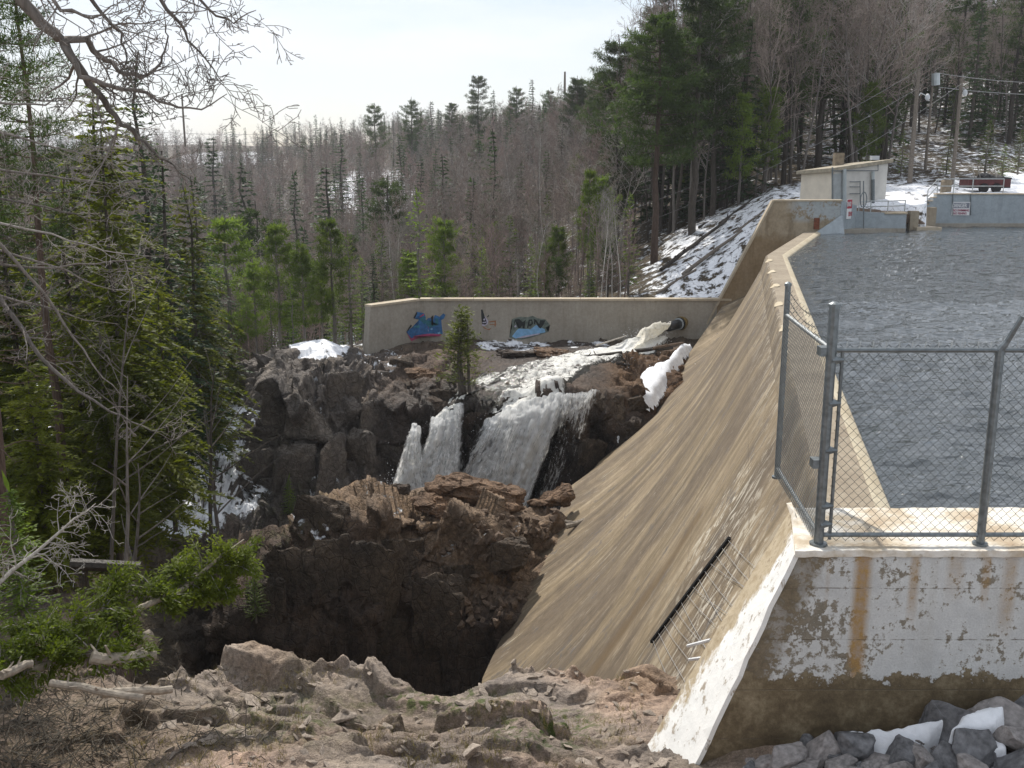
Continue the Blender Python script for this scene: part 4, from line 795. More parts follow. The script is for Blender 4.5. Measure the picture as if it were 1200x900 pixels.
# stream from the pipe to the lip
st = [RR([57.2]*5, [(748, 392), (757, 391), (766, 391), (776, 392), (786, 393)]), RR([55.5]*5, [(690, 410), (712, 410), (735, 411), (757, 411), (773, 410)]), RR([53.2]*5, [(640, 424), (675, 424), (700, 424), (725, 424), (742, 424)]),
      RR([51.2]*5, [(560, 437), (610, 437), (660, 437), (690, 437), (716, 438)]), RR([49.3]*5, [(545, 449), (600, 449), (635, 450), (660, 450), (690, 448)]), RR([48.0]*5, [(575, 462), (605, 461), (632, 460), (655, 459), (672, 457)]), RR([47.4]*5, [(572, 472), (600, 468), (632, 464), (652, 461), (670, 459)]), RR([46.75]*5, [(566, 492), (592, 480), (626, 469), (652, 463), (672, 460)])]
fo = [[.6, .9, 1.0, .9, .6], [.5, .7, .8, .66, .42], [.36, .5, .6, .54, .38], [.42, .4, .5, .52, .36], [.36, .37, .5, .47, .34], [.36, .45, .6, .56, .38], [.42, .58, .72, .62, .4], [.5, .66, .8, .7, .45]]
o = water_sheet('stream_water', st, 'stream_foam', fo, 1, 5, .03)
_me = o.data; _z = []
for _i, _v in enumerate(_me.vertices):
    _g = drop(_v.co.x, _v.co.y, -1); _z.append(_g.z if _g is not None else _v.co.z)
_Z = np.array(_z).reshape(60, 110); 
for _k in range(24): _A = np.pad(_Z, 1, mode='edge'); _Z = (_A[:-2, 1:-1] + _A[2:, 1:-1] + _A[1:-1, :-2] + _A[1:-1, 2:] + 2*_Z)/6
_w = np.linspace(0, 1, 60)[:, None]; _ed = np.clip(np.minimum(_w, 1-_w)*7, 0, 1); _C = np.array([v.co[:] for v in _me.vertices]).reshape(60, 110, 3); _nz = fbm(_C.reshape(-1, 3)*1.8, 4, 8).reshape(60, 110)
_O = _C[..., 2].copy(); _C[..., 2] = np.maximum(_Z + .14*_ed - .22*(1-_ed), np.where(_ed > .5, _O - .05, -99)) + .14*_nz; _me.vertices.foreach_set('co', _C.ravel()); _me.update()
tag(o, 'white foaming stream running from the pipe to the waterfall lip', 'stream', kind='structure')
sl2 = [RR([51.0]*3, [(566, 440), (585, 439), (604, 438)]), RR([49.6]*3, [(548, 453), (563, 451), (580, 450)]), RR([48.2]*3, [(528, 468), (540, 465), (553, 463)]), RR([47.0]*3, [(512, 488), (526, 480), (541, 472)]), RR([46.5]*3, [(506, 496), (524, 484), (543, 472)])]
o2 = water_sheet('stream_water', [[p + Vector((0, 0, .12)) for p in r] for r in sl2], 'stream_foam', [[.4, .5, .4], [.4, .55, .4], [.45, .65, .45], [.55, .75, .55], [.6, .8, .6]], 1, 15, .08); tag(o2, 'side arm of the stream feeding the left waterfall', 'stream', kind='structure')
def fall_rows(top, bot, Yt, Yb, bulge=.8):
    rows = []
    for k in range(9):
        f = k/8; r = []
        for (a, b) in zip(top, bot):
            x = a[0] + (b[0]-a[0])*f; y = a[1] + (b[1]-a[1])*(f if f > .0 else 0); r.append(P(x, y, Yt + (Yb-Yt)*math.sqrt(f)))
        rows.append(r)
    return rows
def fall(name, top, bot, Yt, Yb, foam, label, seed):
    root = empty(name, P(bot[len(bot)//2][0], bot[len(bot)//2][1], Yb), label, 'waterfall')
    for k in range(3):
        o = water_sheet('water_curtain', [[p + Vector((0, -.16*k, .03*k)) for p in r] for r in fall_rows(top, bot, Yt, Yb)], 'falling_water', [[f - .07*k for f in r] for r in foam], 1, seed+k*9, .2)
        o.parent = root; o.matrix_parent_inverse = Matrix.Translation(-root.location)
    return root
F9 = lambda top, mid, bot: [[t*(1-k/3) + m_*k/3 for t, m_ in zip(top, mid)] for k in range(3)] + [[m_*(1-k/5) + b_*k/5 for m_, b_ in zip(mid, bot)] for k in range(6)]
fall('waterfall', [(562, 498), (582, 486), (606, 475), (632, 467), (655, 462), (674, 459)], [(498, 588), (530, 596), (562, 600), (588, 603), (608, 604), (624, 604)], 46.6, 44.4, F9([.62, .68, .76, .84, .8, .6], [.46, .48, .53, .66, .68, .34], [.5, .54, .62, .76, .74, .34]), 'broad white waterfall pouring over the dark rock, right of the two main falls', 40)
fall('waterfall', [(506, 496), (519, 486), (530, 478), (543, 470)], [(452, 592), (482, 598), (516, 600), (556, 596)], 46.5, 44.3, F9([.66, .76, .78, .7], [.5, .62, .6, .48], [.68, .8, .7, .48]), 'white waterfall fanning out over rocks, left of the two main falls', 70)
fall('waterfall', [(478, 507), (485, 497), (491, 503)], [(448, 590), (476, 597), (508, 598)], 45.9, 44.2, F9([.6, .7, .6], [.55, .66, .56], [.7, .8, .7]), 'narrow white spout of water at the left edge of the falls', 90)
fall('waterfall', [(645, 466), (665, 462), (690, 458), (712, 456)], [(612, 598), (632, 600), (655, 600), (690, 598)], 46.3, 44.9, F9([.56, .56, .5, .3], [.38, .38, .34, .2], [.4, .4, .34, .2]), 'thin broken trickles of water over black wet rock, right of the main fall', 110)
# jet of water out of the pipe: a thick plume
jt = empty('water_jet', pe_, 'creamy white jet of water gushing from the black pipe', 'water')
rnd = random.Random(8)
foam_mat('jet_foam', .2, .5, (.6, .52, .36), (1, 1, 1), (.92, .89, .80), .55)
mb = MB(); mb2 = []
end = P(745, 398, 56.2); prof = []
for k in range(16):
    f = k/15; p = pe_.lerp(end, f) + Vector((0, 0, -.0)) ; z = pe_.z - (pe_.z - end.z + .1)*f**1.7; prof.append((Vector((p.x, p.y, z)), .27 + .55*f))
vsj = []; 
for k, (p, r) in enumerate(prof):
    for a in range(28):
        an = 2*math.pi*a/28; vsj.append((p.x + math.cos(an)*r*.5, p.y - abs(math.sin(an))*0 + math.sin(an)*r*.8, p.z + math.cos(an)*r*.9))
V = np.array(vsj); nn = fbm(V*2.2, 4, 5)[:, None]*.2 + fbm(V*7, 3, 9)[:, None]*.09; cen = np.repeat(np.array([tuple(p) for p, r in prof]), 28, 0); dirn = V - cen; dirn /= np.linalg.norm(dirn, axis=1, keepdims=True); V = V + dirn*nn
fj = [[k*28+a, k*28+(a+1) % 28, (k+1)*28+(a+1) % 28, (k+1)*28+a] for k in range(15) for a in range(28)]
me = mk_mesh('plume', V - np.array(tuple(pe_)), np.array(fj), 'jet_foam', True); at = me.attributes.new('foam', 'FLOAT', 'POINT'); at.data.foreach_set('value', np.full(len(V), .62, np.float32)); obj('plume', me, jt)
# spray droplets round the falls and the plume: nobody could count them
def droplets(name, centres, n, label, seed):
    rs = np.random.default_rng(seed); vs = []; fs = []
    for (px0, py0, Y0, sx, sy, m) in centres:
        for _ in range(int(n*m)):
            p = P(px0 + rs.normal()*sx, py0 + rs.normal()*sy, Y0 - abs(rs.normal())*.5); r = .008 + .02*rs.random()**2; k = len(vs)
            for dx, dy, dz in ((1, 0, 0), (-.5, .8, 0), (-.5, -.8, 0), (0, 0, 1.6)): vs.append((p.x+dx*r, p.y+dy*r, p.z+dz*r))
            fs += [(k, k+1, k+3), (k+1, k+2, k+3), (k+2, k, k+3), (k, k+2, k+1)]
    o = obj(name, mk_mesh(name, np.array(vs), np.array(fs), 'snow')); tag(o, label, 'spray', kind='stuff')
droplets('water_spray', [(478, 572, 44.6, 16, 16, 1), (520, 560, 45.2, 25, 30, .8), (590, 575, 45.2, 25, 24, 1), (512, 520, 46.0, 12, 16, .4), (600, 500, 46.7, 30, 20, .6), (640, 530, 46, 14, 40, .4), (758, 396, 56.0, 14, 6, 1.2), (690, 425, 52.5, 50, 8, .6), (462, 575, 44.6, 8, 12, .4)], 420, 'white flecks of spray around the waterfalls', 3)
# plunge pool
pl = [(XatY(px, Y, -12.1), Y, -12.1 + random.Random(px).uniform(-.02, .02)) for px, Y in ((420, 41.5), (560, 41.5), (690, 43.5), (690, 46), (560, 45.6), (430, 45))]
tag(obj('plunge_pool', mk_mesh('plunge_pool', pl, [tuple(range(6))], 'reservoir_water')), kind='structure')

# ================================================================== boulders, stones, snow banks, logs
def rock_mesh(seed, n=26, flat=.7, detail=2, disp=.06, mat='loose_stone', blocky=.0):
    r = random.Random(seed); bm = bmesh.new()
    for _ in range(n):
        v = Vector((r.gauss(0, 1), r.gauss(0, 1), r.gauss(0, 1))).normalized()
        if blocky: v = Vector([math.copysign(abs(c)**(1-blocky), c) for c in v])
        bm.verts.new((v.x*(.85+.3*r.random()), v.y*(.75+.3*r.random()), v.z*flat*(.8+.3*r.random())))
    res = bmesh.ops.convex_hull(bm, input=bm.verts[:]); bmesh.ops.delete(bm, geom=[g for g in res['geom_interior'] if isinstance(g, bmesh.types.BMVert)], context='VERTS')
    if detail:
        bmesh.ops.bevel(bm, geom=bm.edges[:], offset=.06, segments=1, affect='EDGES', profile=.6, clamp_overlap=True)
        bmesh.ops.triangulate(bm, faces=bm.faces[:])
        for _ in range(detail):
            es = [e for e in bm.edges if e.calc_length() > (.16 if detail < 4 else .11)]
            if es: bmesh.ops.subdivide_edges(bm, edges=es, cuts=1, use_grid_fill=True); bmesh.ops.triangulate(bm, faces=bm.faces[:])
        bm.normal_update(); co = np.array([v.co[:] for v in bm.verts]); d = disp*(fbm(co*2.3+seed, 3, seed) + .8*facets(co*3.0+seed, seed))
        for v, dd in zip(bm.verts, d): v.co += v.normal*dd
    bm.normal_update(); me = bpy.data.meshes.new('rock'); bm.to_mesh(me); bm.free(); me.materials.append(MATS[mat]); return me
def rocky(me, tint, wet=0):
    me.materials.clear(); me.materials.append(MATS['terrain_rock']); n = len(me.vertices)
    at = me.color_attributes.new('tint', 'FLOAT_COLOR', 'POINT'); at.data.foreach_set('color', np.tile(np.array([*tint, 1], np.float32), n))
    if wet: a2 = me.attributes.new('wet', 'FLOAT', 'POINT'); a2.data.foreach_set('value', np.full(n, wet, np.float32))
    return me
def zone(base, px, cuts, near):
    w = next(t for lim, t in cuts if px < lim); return base + ' ' + w + (', lower' if near else ', upper')
def place(name, me, loc, sc, rot, label=None, cat=None, group=None):
    o = obj(name, me); o.location = loc; o.scale = sc; o.rotation_euler = rot; return tag(o, label, cat, group)
# individual boulders
BR = [rocky(rock_mesh(100+k, 15, .75, 4, .13, 'brown_stone', .3), (.20, .135, .09)) for k in range(4)]; DR = [rocky(rock_mesh(120+k, 12, .9, 4, .11, 'dark_block', .5), (.10, .078, .062), .15) for k in range(3)]
for (px, py, Y, sx, sy, sz, rot, me, label) in (
    (560, 578, 36.8, 1.9, 1.2, .8, (0.05, .12, -.1), BR[0], 'large rusty brown boulder perched on the ledge before the falls'),
    (520, 592, 36.2, 1.3, .9, .6, (0, .1, .4), BR[1], 'rounded brown boulder left below the large perched boulder'),
    (647, 580, 39.0, .95, .8, .62, (0, 0, .3), BR[2], 'small rounded brown boulder on the ledge by the dam toe'),
    (728, 512, 47.4, 1.35, 1.1, 1.55, (.05, -.1, .15), DR[0], 'big dark angular rock block beside the dam toe'),
    (668, 500, 46.9, 1.0, .7, 1.5, (0, .08, -.2), DR[1], 'dark brown rock buttress right of the waterfall'),
    (615, 412, 55.4, 1.5, 1.0, .42, (0, .05, .1), DR[2], 'rough brown rock hump under the painted wall'),
    (650, 414, 54.6, 1.1, .8, .4, (0, .15, 0), BR[3], 'brown rock hump beside the stream near the wall'),
    (460, 465, 49, 1.0, .8, .6, (.1, .1, .5), DR[0], 'pale flat topped grey rock left of the small cedar'),
    (505, 480, 47.6, .9, .7, .7, (0, .2, 0), DR[1], 'dark rock left of the narrow spout'),
    (555, 487, 47.2, .85, .6, .95, (.1, .0, .2), DR[2], 'mossy dark rock splitting the two waterfalls'),
    (500, 440, 50.5, 1.1, .8, .5, (0, .1, .2), BR[1], 'reddish flat rock on the slope left of the cedar'),
    (280, 640, 36, .8, .7, .8, (0, .1, 0), BR[2], 'brown boulder at the foot of the snowy gully'),
    (468, 574, 37.0, .45, .4, .35, (0, 0, 0), DR[0], 'small black rock on the ledge snow')):
    p = P(px, py, Y); o = obj('boulder', me); o.location = p; o.scale = (sx, sy, sz); o.rotation_euler = rot; tag(o, label, 'boulder', None)
# planar slabs standing out of the cliffs
SL = [rocky(rock_mesh(150+k, 11, .9, 4, .045, 'dark_block', .65), (.165, .148, .13)) for k in range(4)] + [rocky(rock_mesh(160+k, 11, .9, 4, .05, 'dark_block', .6), (.10, .08, .062)) for k in range(4)]
rnd = random.Random(88)
for k, (px, py, sx, sy, sz) in enumerate(((300, 560, .9, .7, 2.2), (322, 500, 1.0, .7, 2.4), (345, 570, 1.1, .6, 2.4), (362, 480, 1.2, .7, 2.0), (385, 560, 1.0, .7, 2.6), (402, 470, 1.0, .7, 1.8), (418, 545, .9, .7, 2.2), (330, 610, .9, .6, 1.2), (372, 612, 1.0, .6, 1.3), (440, 500, .9, .8, 1.6), (455, 540, .7, .6, 1.5), (295, 620, .8, .6, 1.3),
    (340, 690, 1.0, .6, 2.0), (385, 700, .9, .6, 2.3), (430, 690, 1.1, .6, 2.2), (470, 660, 1.0, .6, 1.5), (505, 720, 1.0, .6, 2.0), (310, 730, .8, .6, 1.8), (455, 760, 1.0, .6, 1.6), (545, 690, .9, .6, 1.5), (590, 650, .8, .6, .8), (710, 480, .9, .8, .8), (690, 540, .8, .6, 1.6), (745, 470, .8, .7, .6), (480, 455, .9, .7, .5), (440, 445, 1.0, .8, .5), (520, 465, .7, .6, .6), (600, 450, .6, .5, .3), (470, 425, .9, .7, .45))):
    h = hit(px, py)
    if h is None: continue
    me = SL[k % 4] if (px < 470 and h.y > 40) else SL[4 + k % 4]
    o = obj('rock_slab', me, gorge); o.location = h + Vector((rnd.uniform(-.2, .2), sy*.45, -.1)); o.scale = (sx, sy, sz); o.rotation_euler = (rnd.gauss(.0, .06), rnd.gauss(.12 if px < 470 else 0, .08), rnd.gauss(0, .35))
# rubble beside the dam toe: countable stones
RS = [rock_mesh(200+k, 12, .75, 0, 0, 'brown_stone') for k in range(6)]; LS = [rock_mesh(300+k, 13, .6, 0, 0, 'loose_stone') for k in range(6)]
rnd = random.Random(31); cnt = 0
while cnt < 150:
    px = rnd.uniform(520, 690); py = rnd.uniform(598, 735)
    edge = np.interp(py, [570, 634, 717, 795], [668, 640, 602, 565])
    if px > edge - 1 or rnd.random() < (edge - px)/150: continue
    h = hit(px, py)
    if h is None: continue
    s = rnd.uniform(.07, .22)*(1 if rnd.random() < .88 else 1.6); place('rubble_stone', rnd.choice(RS), h + Vector((0, 0, s*.2)), (s*1.2, s, s), (rnd.random()*3, rnd.random()*3, rnd.random()*3), zone('brown angular stone in the rubble along the dam toe', px, ((580, 'far from the concrete'), (630, 'midway'), (900, 'close to the concrete')), py > 660), 'stone', 'rubble stones along the dam toe'); cnt += 1
# loose stones of the foreground
rnd = random.Random(17); cnt = 0
while cnt < 200:
    px = rnd.uniform(190, 800); py = 775 + 125*rnd.random()
    h = hit(px, py, bvh_fore)
    if h is None or h.y > 14.4 or h.x > 2: continue
    s = rnd.uniform(.025, .075)*(1 if rnd.random() < .9 else 2.2); place('loose_stone', rnd.choice(LS), h + Vector((0, 0, s*.15)), (s*1.4, s, s*.8), (rnd.gauss(0, .3), rnd.gauss(0, .3), rnd.random()*6.3), zone('small loose stone on the foreground rock', px, ((300, 'below the fallen cedar'), (430, 'left of the gorge dip'), (570, 'near the gorge dip'), (690, 'below the dam face'), (900, 'next to the white sloped wall')), py > 840), 'stone', 'loose stones on the foreground rock'); cnt += 1
# riprap below the near wall
RPs = [rock_mesh(400+k, 14, .8, 2, .035, 'riprap_stone', .3) for k in range(5)] + [rock_mesh(420+k, 14, .7, 2, .035, 'riprap_pale', .3) for k in range(4)]
rnd = random.Random(5)
big = [(1000, 872, .30, 2), (1110, 858, .34, 0), (1175, 845, .36, 6), (960, 885, .24, 5), (925, 892, .25, 6), (1060, 886, .24, 1), (1140, 888, .28, 3), (1195, 875, .30, 7), (900, 896, .16, 5), (1030, 892, .2, 7), (1085, 893, .2, 8), (985, 897, .2, 5), (1165, 862, .2, 1), (1190, 822, .24, 0), (1125, 826, .14, 4), (1075, 868, .16, 2), (945, 868, .14, 3), (1200, 900, .3, 2), (1110, 900, .22, 4), (1055, 903, .2, 6), (940, 905, .22, 7), (1010, 912, .25, 8), (880, 905, .14, 2), (1080, 915, .25, 0), (1150, 915, .25, 5)]
for px, py, s, k in big:
    z = -2.3 + .17*((px-600)/1200*10.6 - 2.2) + s*.35; p = PZ(px, py, z)
    place('riprap_rock', RPs[k], p, (s*1.15, s, s*.85), (rnd.gauss(0, .4), rnd.gauss(0, .4), rnd.random()*6), zone(('large ' if s > .2 else 'small ') + 'angular grey riprap rock', px, ((950, 'at the left end by the sloped wall'), (1040, 'left of the snow drift'), (1100, 'below the snow drift'), (1150, 'right of the snow drift'), (1300, 'at the right picture edge')), py > 890), 'rock', 'riprap rocks below the near wall')
for k in range(70):
    px = rnd.uniform(870, 1230); py = rnd.uniform(868, 930); s = rnd.uniform(.05, .13); z = -2.28 + .17*((px-600)/1200*10.6 - 2.2); p = PZ(px, py, z)
    if p.y > 9.85: p.y = 9.8
    place('riprap_rock', rnd.choice(RPs), p, (s*1.15, s, s*.85), (rnd.random()*3, rnd.random()*3, rnd.random()*6), zone(('large ' if s > .2 else 'small ') + 'angular grey riprap rock', px, ((950, 'at the left end by the sloped wall'), (1040, 'left of the snow drift'), (1100, 'below the snow drift'), (1150, 'right of the snow drift'), (1300, 'at the right picture edge')), py > 890), 'rock', 'riprap rocks below the near wall')
def snowbank(outline, label, th=.25, seed=0, res=60, sink=.3, low=0.0):
    """a soft drift of old snow over its footprint"""
    A = np.array([tuple(p) for p in outline]); M = np.c_[A[:, 0], A[:, 1], np.ones(len(A))]; pl, *_ = np.linalg.lstsq(M, A[:, 2], rcond=None)
    x0, y0 = A[:, :2].min(0) - .15; x1, y1 = A[:, :2].max(0) + .15; X, Y = np.meshgrid(np.linspace(x0, x1, res), np.linspace(y0, y1, res), indexing='ij')
    ins = np.zeros(X.shape, bool); dist = np.full(X.shape, 1e9); n = len(A)
    for i in range(n):
        (ax, ay), (bx, by) = A[i, :2], A[(i+1) % n, :2]
        c = ((ay > Y) != (by > Y)) & (X < (bx-ax)*(Y-ay)/(by-ay+1e-12) + ax); ins ^= c
        t = np.clip(((X-ax)*(bx-ax) + (Y-ay)*(by-ay))/((bx-ax)**2 + (by-ay)**2 + 1e-12), 0, 1); dist = np.minimum(dist, np.hypot(X-ax-t*(bx-ax), Y-ay-t*(by-ay)))
    q = np.stack([X, Y, np.zeros(X.shape)], -1).reshape(-1, 3); ext = max(.05, np.percentile(dist[ins], 85)) if ins.any() else .2
    sd = np.where(ins, dist, -dist) + .25*ext*fbm(q/ext*.6, 3, seed).reshape(X.shape); f = np.clip(sd/ext, -1, 1); hgt = np.where(f > 0, th*np.sqrt(np.clip(1-(1-f)**2, 0, 1)), f*sink*1.6)
    Z = pl[0]*X + pl[1]*Y + pl[2] - low + hgt + .12*th*fbm(q/ext*1.5, 3, seed+5).reshape(X.shape)
    idx = np.arange(res*res).reshape(res, res); fq = np.stack([idx[:-1, :-1], idx[1:, :-1], idx[1:, 1:], idx[:-1, 1:]], -1).reshape(-1, 4); keep = (f.ravel()[fq] > -.45).any(1)
    me = mk_mesh('snow_bank', np.stack([X, Y, Z], -1).reshape(-1, 3), fq[keep], 'snow', True); return tag(obj('snow_bank', me), label, 'snow')
def gp_(px, py, lift=.0):
    h = hit(px, py); return (h if h is not None else P(px, py, 52)) + Vector((0, 0, lift))
def sp(px, py, lift=.12):
    a = on_face(px, py, lift); b = hit(px, py)
    if a is None: return (b + Vector((0, 0, lift))) if b is not None else P(px, py, 52)
    if b is None: return a
    return a if a.length < b.length + .5 and (a - Vector((0, 0, CAMZ))).length < (b - Vector((0, 0, CAMZ))).length else b + Vector((0, 0, lift))
snowbank([gp_(x, y, .1) for x, y in ((808, 411), (796, 424), (780, 448), (764, 474), (758, 480), (744, 468), (756, 450), (762, 434), (780, 420), (798, 409))], 'long white snow bank lying against the dam toe', .2, 1, low=-.18)
snowbank([gp_(x, y, .1) for x, y in ((745, 506), (736, 516), (724, 524), (722, 516), (732, 508), (740, 505))], 'small round snow patch lower down the dam toe', .25, 2)
snowbank([PZ(985, 853, -1.85), PZ(1010, 866, -1.9), PZ(1030, 886, -1.95), PZ(1052, 876, -1.9), PZ(1090, 860, -1.75), PZ(1118, 838, -1.6), PZ(1100, 832, -1.55), PZ(1060, 836, -1.6), PZ(1015, 846, -1.75)], 'grey white snow drift between the riprap and the near wall', .06, 3, low=.1)
snowbank([PZ(1118, 846, -1.5), PZ(1170, 842, -1.45), PZ(1178, 818, -1.35), PZ(1150, 824, -1.4), PZ(1128, 832, -1.45)], 'small snow drift at the right end of the riprap', .05, 4, low=.1)
snowbank([PZ(1160, 876, -1.6), PZ(1180, 872, -1.55), PZ(1176, 856, -1.5), PZ(1164, 860, -1.55)], 'little snow pocket between riprap rocks at the right edge', .04, 5, low=.08)
def logobj(a, b, r0, r1, mat, label, n=7, bend=.0, cat='log', name='log', seed=0):
    rr = random.Random(seed); L = []
    for k in range(7):
        f = k/6; p = a.lerp(b, f) + Vector((0, 0, bend*math.sin(f*math.pi))) + Vector((rr.uniform(-1, 1), rr.uniform(-1, 1), rr.uniform(-1, 1)))*r0*.25; L.append(p)
    o = empty(name, a, label, cat); mb = MB(); mb.tube(L, [r0 + (r1-r0)*k/6 for k in range(7)], n); mb.build('trunk', mat, o); mb = MB()
    for k in range(3):
        p = L[1+k]; q = Vector((rr.uniform(-1, 1), rr.uniform(-1, 1), rr.uniform(.2, 1))).normalized(); mb.tube([p, p + q*r0*3], [r0*.35, r0*.15], 5)
    mb.build('branch_stub', mat, o); return o
for (x0, y0, x1, y1, Y0, Y1, r, mat, label) in (
    (668, 427, 728, 419, 52.3, 53.2, .11, 'wet_log', 'dark wet log across the middle of the foaming stream'), (672, 432, 708, 421, 51.8, 53.0, .08, 'wet_log', 'thinner dark log crossed under the long stream log'),
    (704, 436, 728, 420, 51.4, 53.2, .09, 'wet_log', 'short dark log angled out of the stream foam'), (630, 452, 702, 445, 49.2, 50.2, .13, 'wet_log', 'long dark log lying along the lip of the falls'),
    (698, 411, 734, 399, 55.2, 56.8, .05, 'dead_pale', 'pale thin pole leaning by the wall above the stream'), (745, 417, 788, 413, 54.3, 55.2, .12, 'wet_log', 'dark log under the pipe beside the rusty rock'),
    (765, 414, 800, 408, 54.6, 55.6, .09, 'brown_stone', 'reddish brown log below the outlet pipe'), (726, 449, 735, 461, 51.2, 50.2, .07, 'dead_pale', 'short bleached stick on the brown rock'),
    (722, 431, 738, 434, 52, 52.2, .09, 'wet_log', 'short black log end in the stream foam by the rock')):
    logobj(P(x0, y0, Y0) + Vector((0, 0, .28)), P(x1, y1, Y1) + Vector((0, 0, .28)), r, r*.7, mat, label, seed=x0)
# ================================================================== far wing wall, intake, shed
def wing_mat():
    m = NT('wing_concrete'); v = m.geo(); x = m.sep(v); n1 = m.noise(v, 1.3, 6, .65); n2 = m.noise(v, 7, 5, .65); st = m.noise(m.geo((4, 4, .4)), 1.0, 5, .6)
    c = m.ramp(n1, [(.3, (.23, .18, .115)), (.55, (.34, .28, .20)), (.75, (.40, .34, .25))]); c = m.mix(m.ramp(st, [(.5, 0), (.7, .6)]), c, (.15, .115, .075))
    pm = m.math('MULTIPLY', m.ramp(m.math('SUBTRACT', x[0], 15.2), [(.1, 0), (.9, 1)]), m.ramp(m.math('ADD', x[2], 0.0), [(.45, 0), (.8, 1)]))
    c = m.mix(m.math('MULTIPLY', pm, m.ramp(m.math('ADD', m.math('MULTIPLY', n1, .6), m.math('MULTIPLY', n2, .4)), [(.44, 0), (.5, .9)])), c, (.35, .385, .40))
    c = m.mix(m.math('MULTIPLY', m.ramp(m.math('ADD', x[2], m.math('MULTIPLY', n1, 1.2)), [(-1.2, 1), (.6, 0)]), .55), c, (.20, .13, .06)); c = m.mix(1, c, m.ramp(n2, [(.3, .85), (.7, 1.12)]), 'MULTIPLY')
    m.done(m.bsdf(c, .85, .25, 0, m.bump(n2, .3, .02)))
wing_mat()
wd_ = Vector((-.995, .0995, 0)); wn = Vector((-.0995, -.995, 0)); W0 = Vector((17.3, 57.95, 0))
def wingpt(px, py, lift=0):
    d = ray(px, py); c = Vector((0, 0, CAMZ)); o = W0 + wn*lift; t = (o - c).dot(wn)/d.dot(wn); return c + d*t
wing = empty('wing_wall', (15, 58, -3), 'tall tan concrete wing wall with sloped top edge at the far end of the dam', 'wall')
tl, tr, bl_ = wingpt(907, 236), wingpt(986, 236), wingpt(845, 351); sl = (bl_ - tl)/(bl_.z - tl.z)
low = tl + sl*(-9 - tl.z); lr = Vector((tr.x, tr.y, -9)); ring = [low, lr, tr, tl]; bk = [p - wn*.55 for p in ring]
MB().add(ring + bk, [(0, 1, 2, 3), (7, 6, 5, 4), (0, 4, 5, 1), (1, 5, 6, 2), (2, 6, 7, 3), (3, 7, 4, 0)]).build('wall_face', 'wing_concrete', wing)
def strip(a, b, name, mat, up, w0=-.05, w1=.6):
    A, B = a + wn*-w0, b + wn*-w0; C_, D_ = b - wn*w1, a - wn*w1; return MB().hexa([A, B, C_, D_], [A+up, B+up, C_+up, D_+up]).build(name, mat, wing)
strip(tl + Vector((-.02, 0, 0)), tr + Vector((.05, 0, 0)), 'coping', 'concrete_cap', Vector((0, 0, .09)))
strip(low, tl, 'coping', 'concrete_cap', Vector((-.09, 0, .06)))
p = wingpt(957, 262, .04); MB().box(p, (.3, .06, .62)).build('steel_plate', 'rusty_plate', wing)
a, b, c = wingpt(950, 276, .02), wingpt(986, 252, .02), wingpt(986, 276, .02); f3 = wn*.9
MB().add([a, c, b, a+f3*.2, c+f3, b+f3*.25], [(0, 2, 5, 3), (3, 5, 4), (0, 3, 4, 1), (1, 4, 5, 2)]).build('painted_flare', 'paint_bluegrey', wing)
# painted return wall with the first danger sign
iw = empty('intake_wall', (20, 59, -1), 'blue grey painted intake wall stepping down between wing wall and gate slot', 'wall')
A0 = tr + wn*.02; A0.z = 0; A1 = PZ(1003, 271, -.06); A1 = Vector((A1.x, 59.4, 0)); zt = tr.z + .05
MB().hexa([(A0.x, A0.y, -3), (A1.x, A1.y, -3), (A1.x-.4, A1.y+.6, -3), (A0.x-.3, A0.y+.6, -3)], [(A0.x, A0.y, zt), (A1.x, A1.y, zt-.35), (A1.x-.4, A1.y+.6, zt-.35), (A0.x-.3, A0.y+.6, zt)]).build('return_wall', 'paint_bluegrey', iw)
B1x = XatY(1061, 59.0, 0); zl = zz(250, 59.2)
MB().hexa([(A1.x+.003, 59.4, -3), (B1x, 59.0, -3), (B1x, 59.6, -3), (A1.x+.003, 59.9, -3)], [(A1.x+.003, 59.4, zl+.1), (B1x, 59.0, zl-.05), (B1x, 59.6, zl-.05), (A1.x+.003, 59.9, zl+.1)]).build('low_wall', 'paint_bluegrey', iw)
MB().hexa([(XatY(1035, 59.2), 59.1, zl-.04), (B1x+.03, 58.95, zl-.04), (B1x+.03, 59.64, zl-.04), (XatY(1035, 59.2), 59.75, zl-.04)], [(XatY(1035, 59.2), 59.1, zl+.07), (B1x+.03, 58.95, zl+.07), (B1x+.03, 59.64, zl+.07), (XatY(1035, 59.2), 59.75, zl+.07)]).build('coping', 'concrete_cap', iw)
MB().hexa([(A0.x, A0.y-.03, -.5), (A1.x, A1.y-.03, -.5), (B1x, 58.97, -.5), (B1x, 59.2, -.5)], [(A0.x, A0.y-.03, .12), (A1.x, A1.y-.03, .12), (B1x, 58.97, .12), (B1x, 59.2, .12)]).build('waterline_band', 'concrete_grey', iw)
x1 = XatY(1063, 60.2); x2 = XatY(1073, 60.2); zp = zz(247, 60.2); MB().box(((x1+x2)/2, 60.2, zp/2-1), (x2-x1, .7, zp+2)).build('gate_pier', 'concrete_tan', iw)
MB().box((XatY(1072, 62.3), 62.4, 0), (2.4, .4, 2*zz(243, 62.3))).build('slot_back_wall', 'concrete_tan', iw)
MB().box((XatY(1072, 61), 61.2, -.12), (1.6, 3.2, .5), .2).build('sill', 'concrete_cap', iw)
MB().hexa([(A1.x-.3, 59.7, .3), (XatY(1085, 60), 60.2, .3), (XatY(1085, 63), 63.2, .3), (A1.x-.3, 63.5, .3)], [(A1.x-.3, 59.7, zl+.06), (XatY(1058, 60), 59.9, zl), (XatY(1085, 63), 63.2, zl+.35), (A1.x-.3, 63.5, zl+.5)]).build('deck_fill', 'brown_stone', iw)
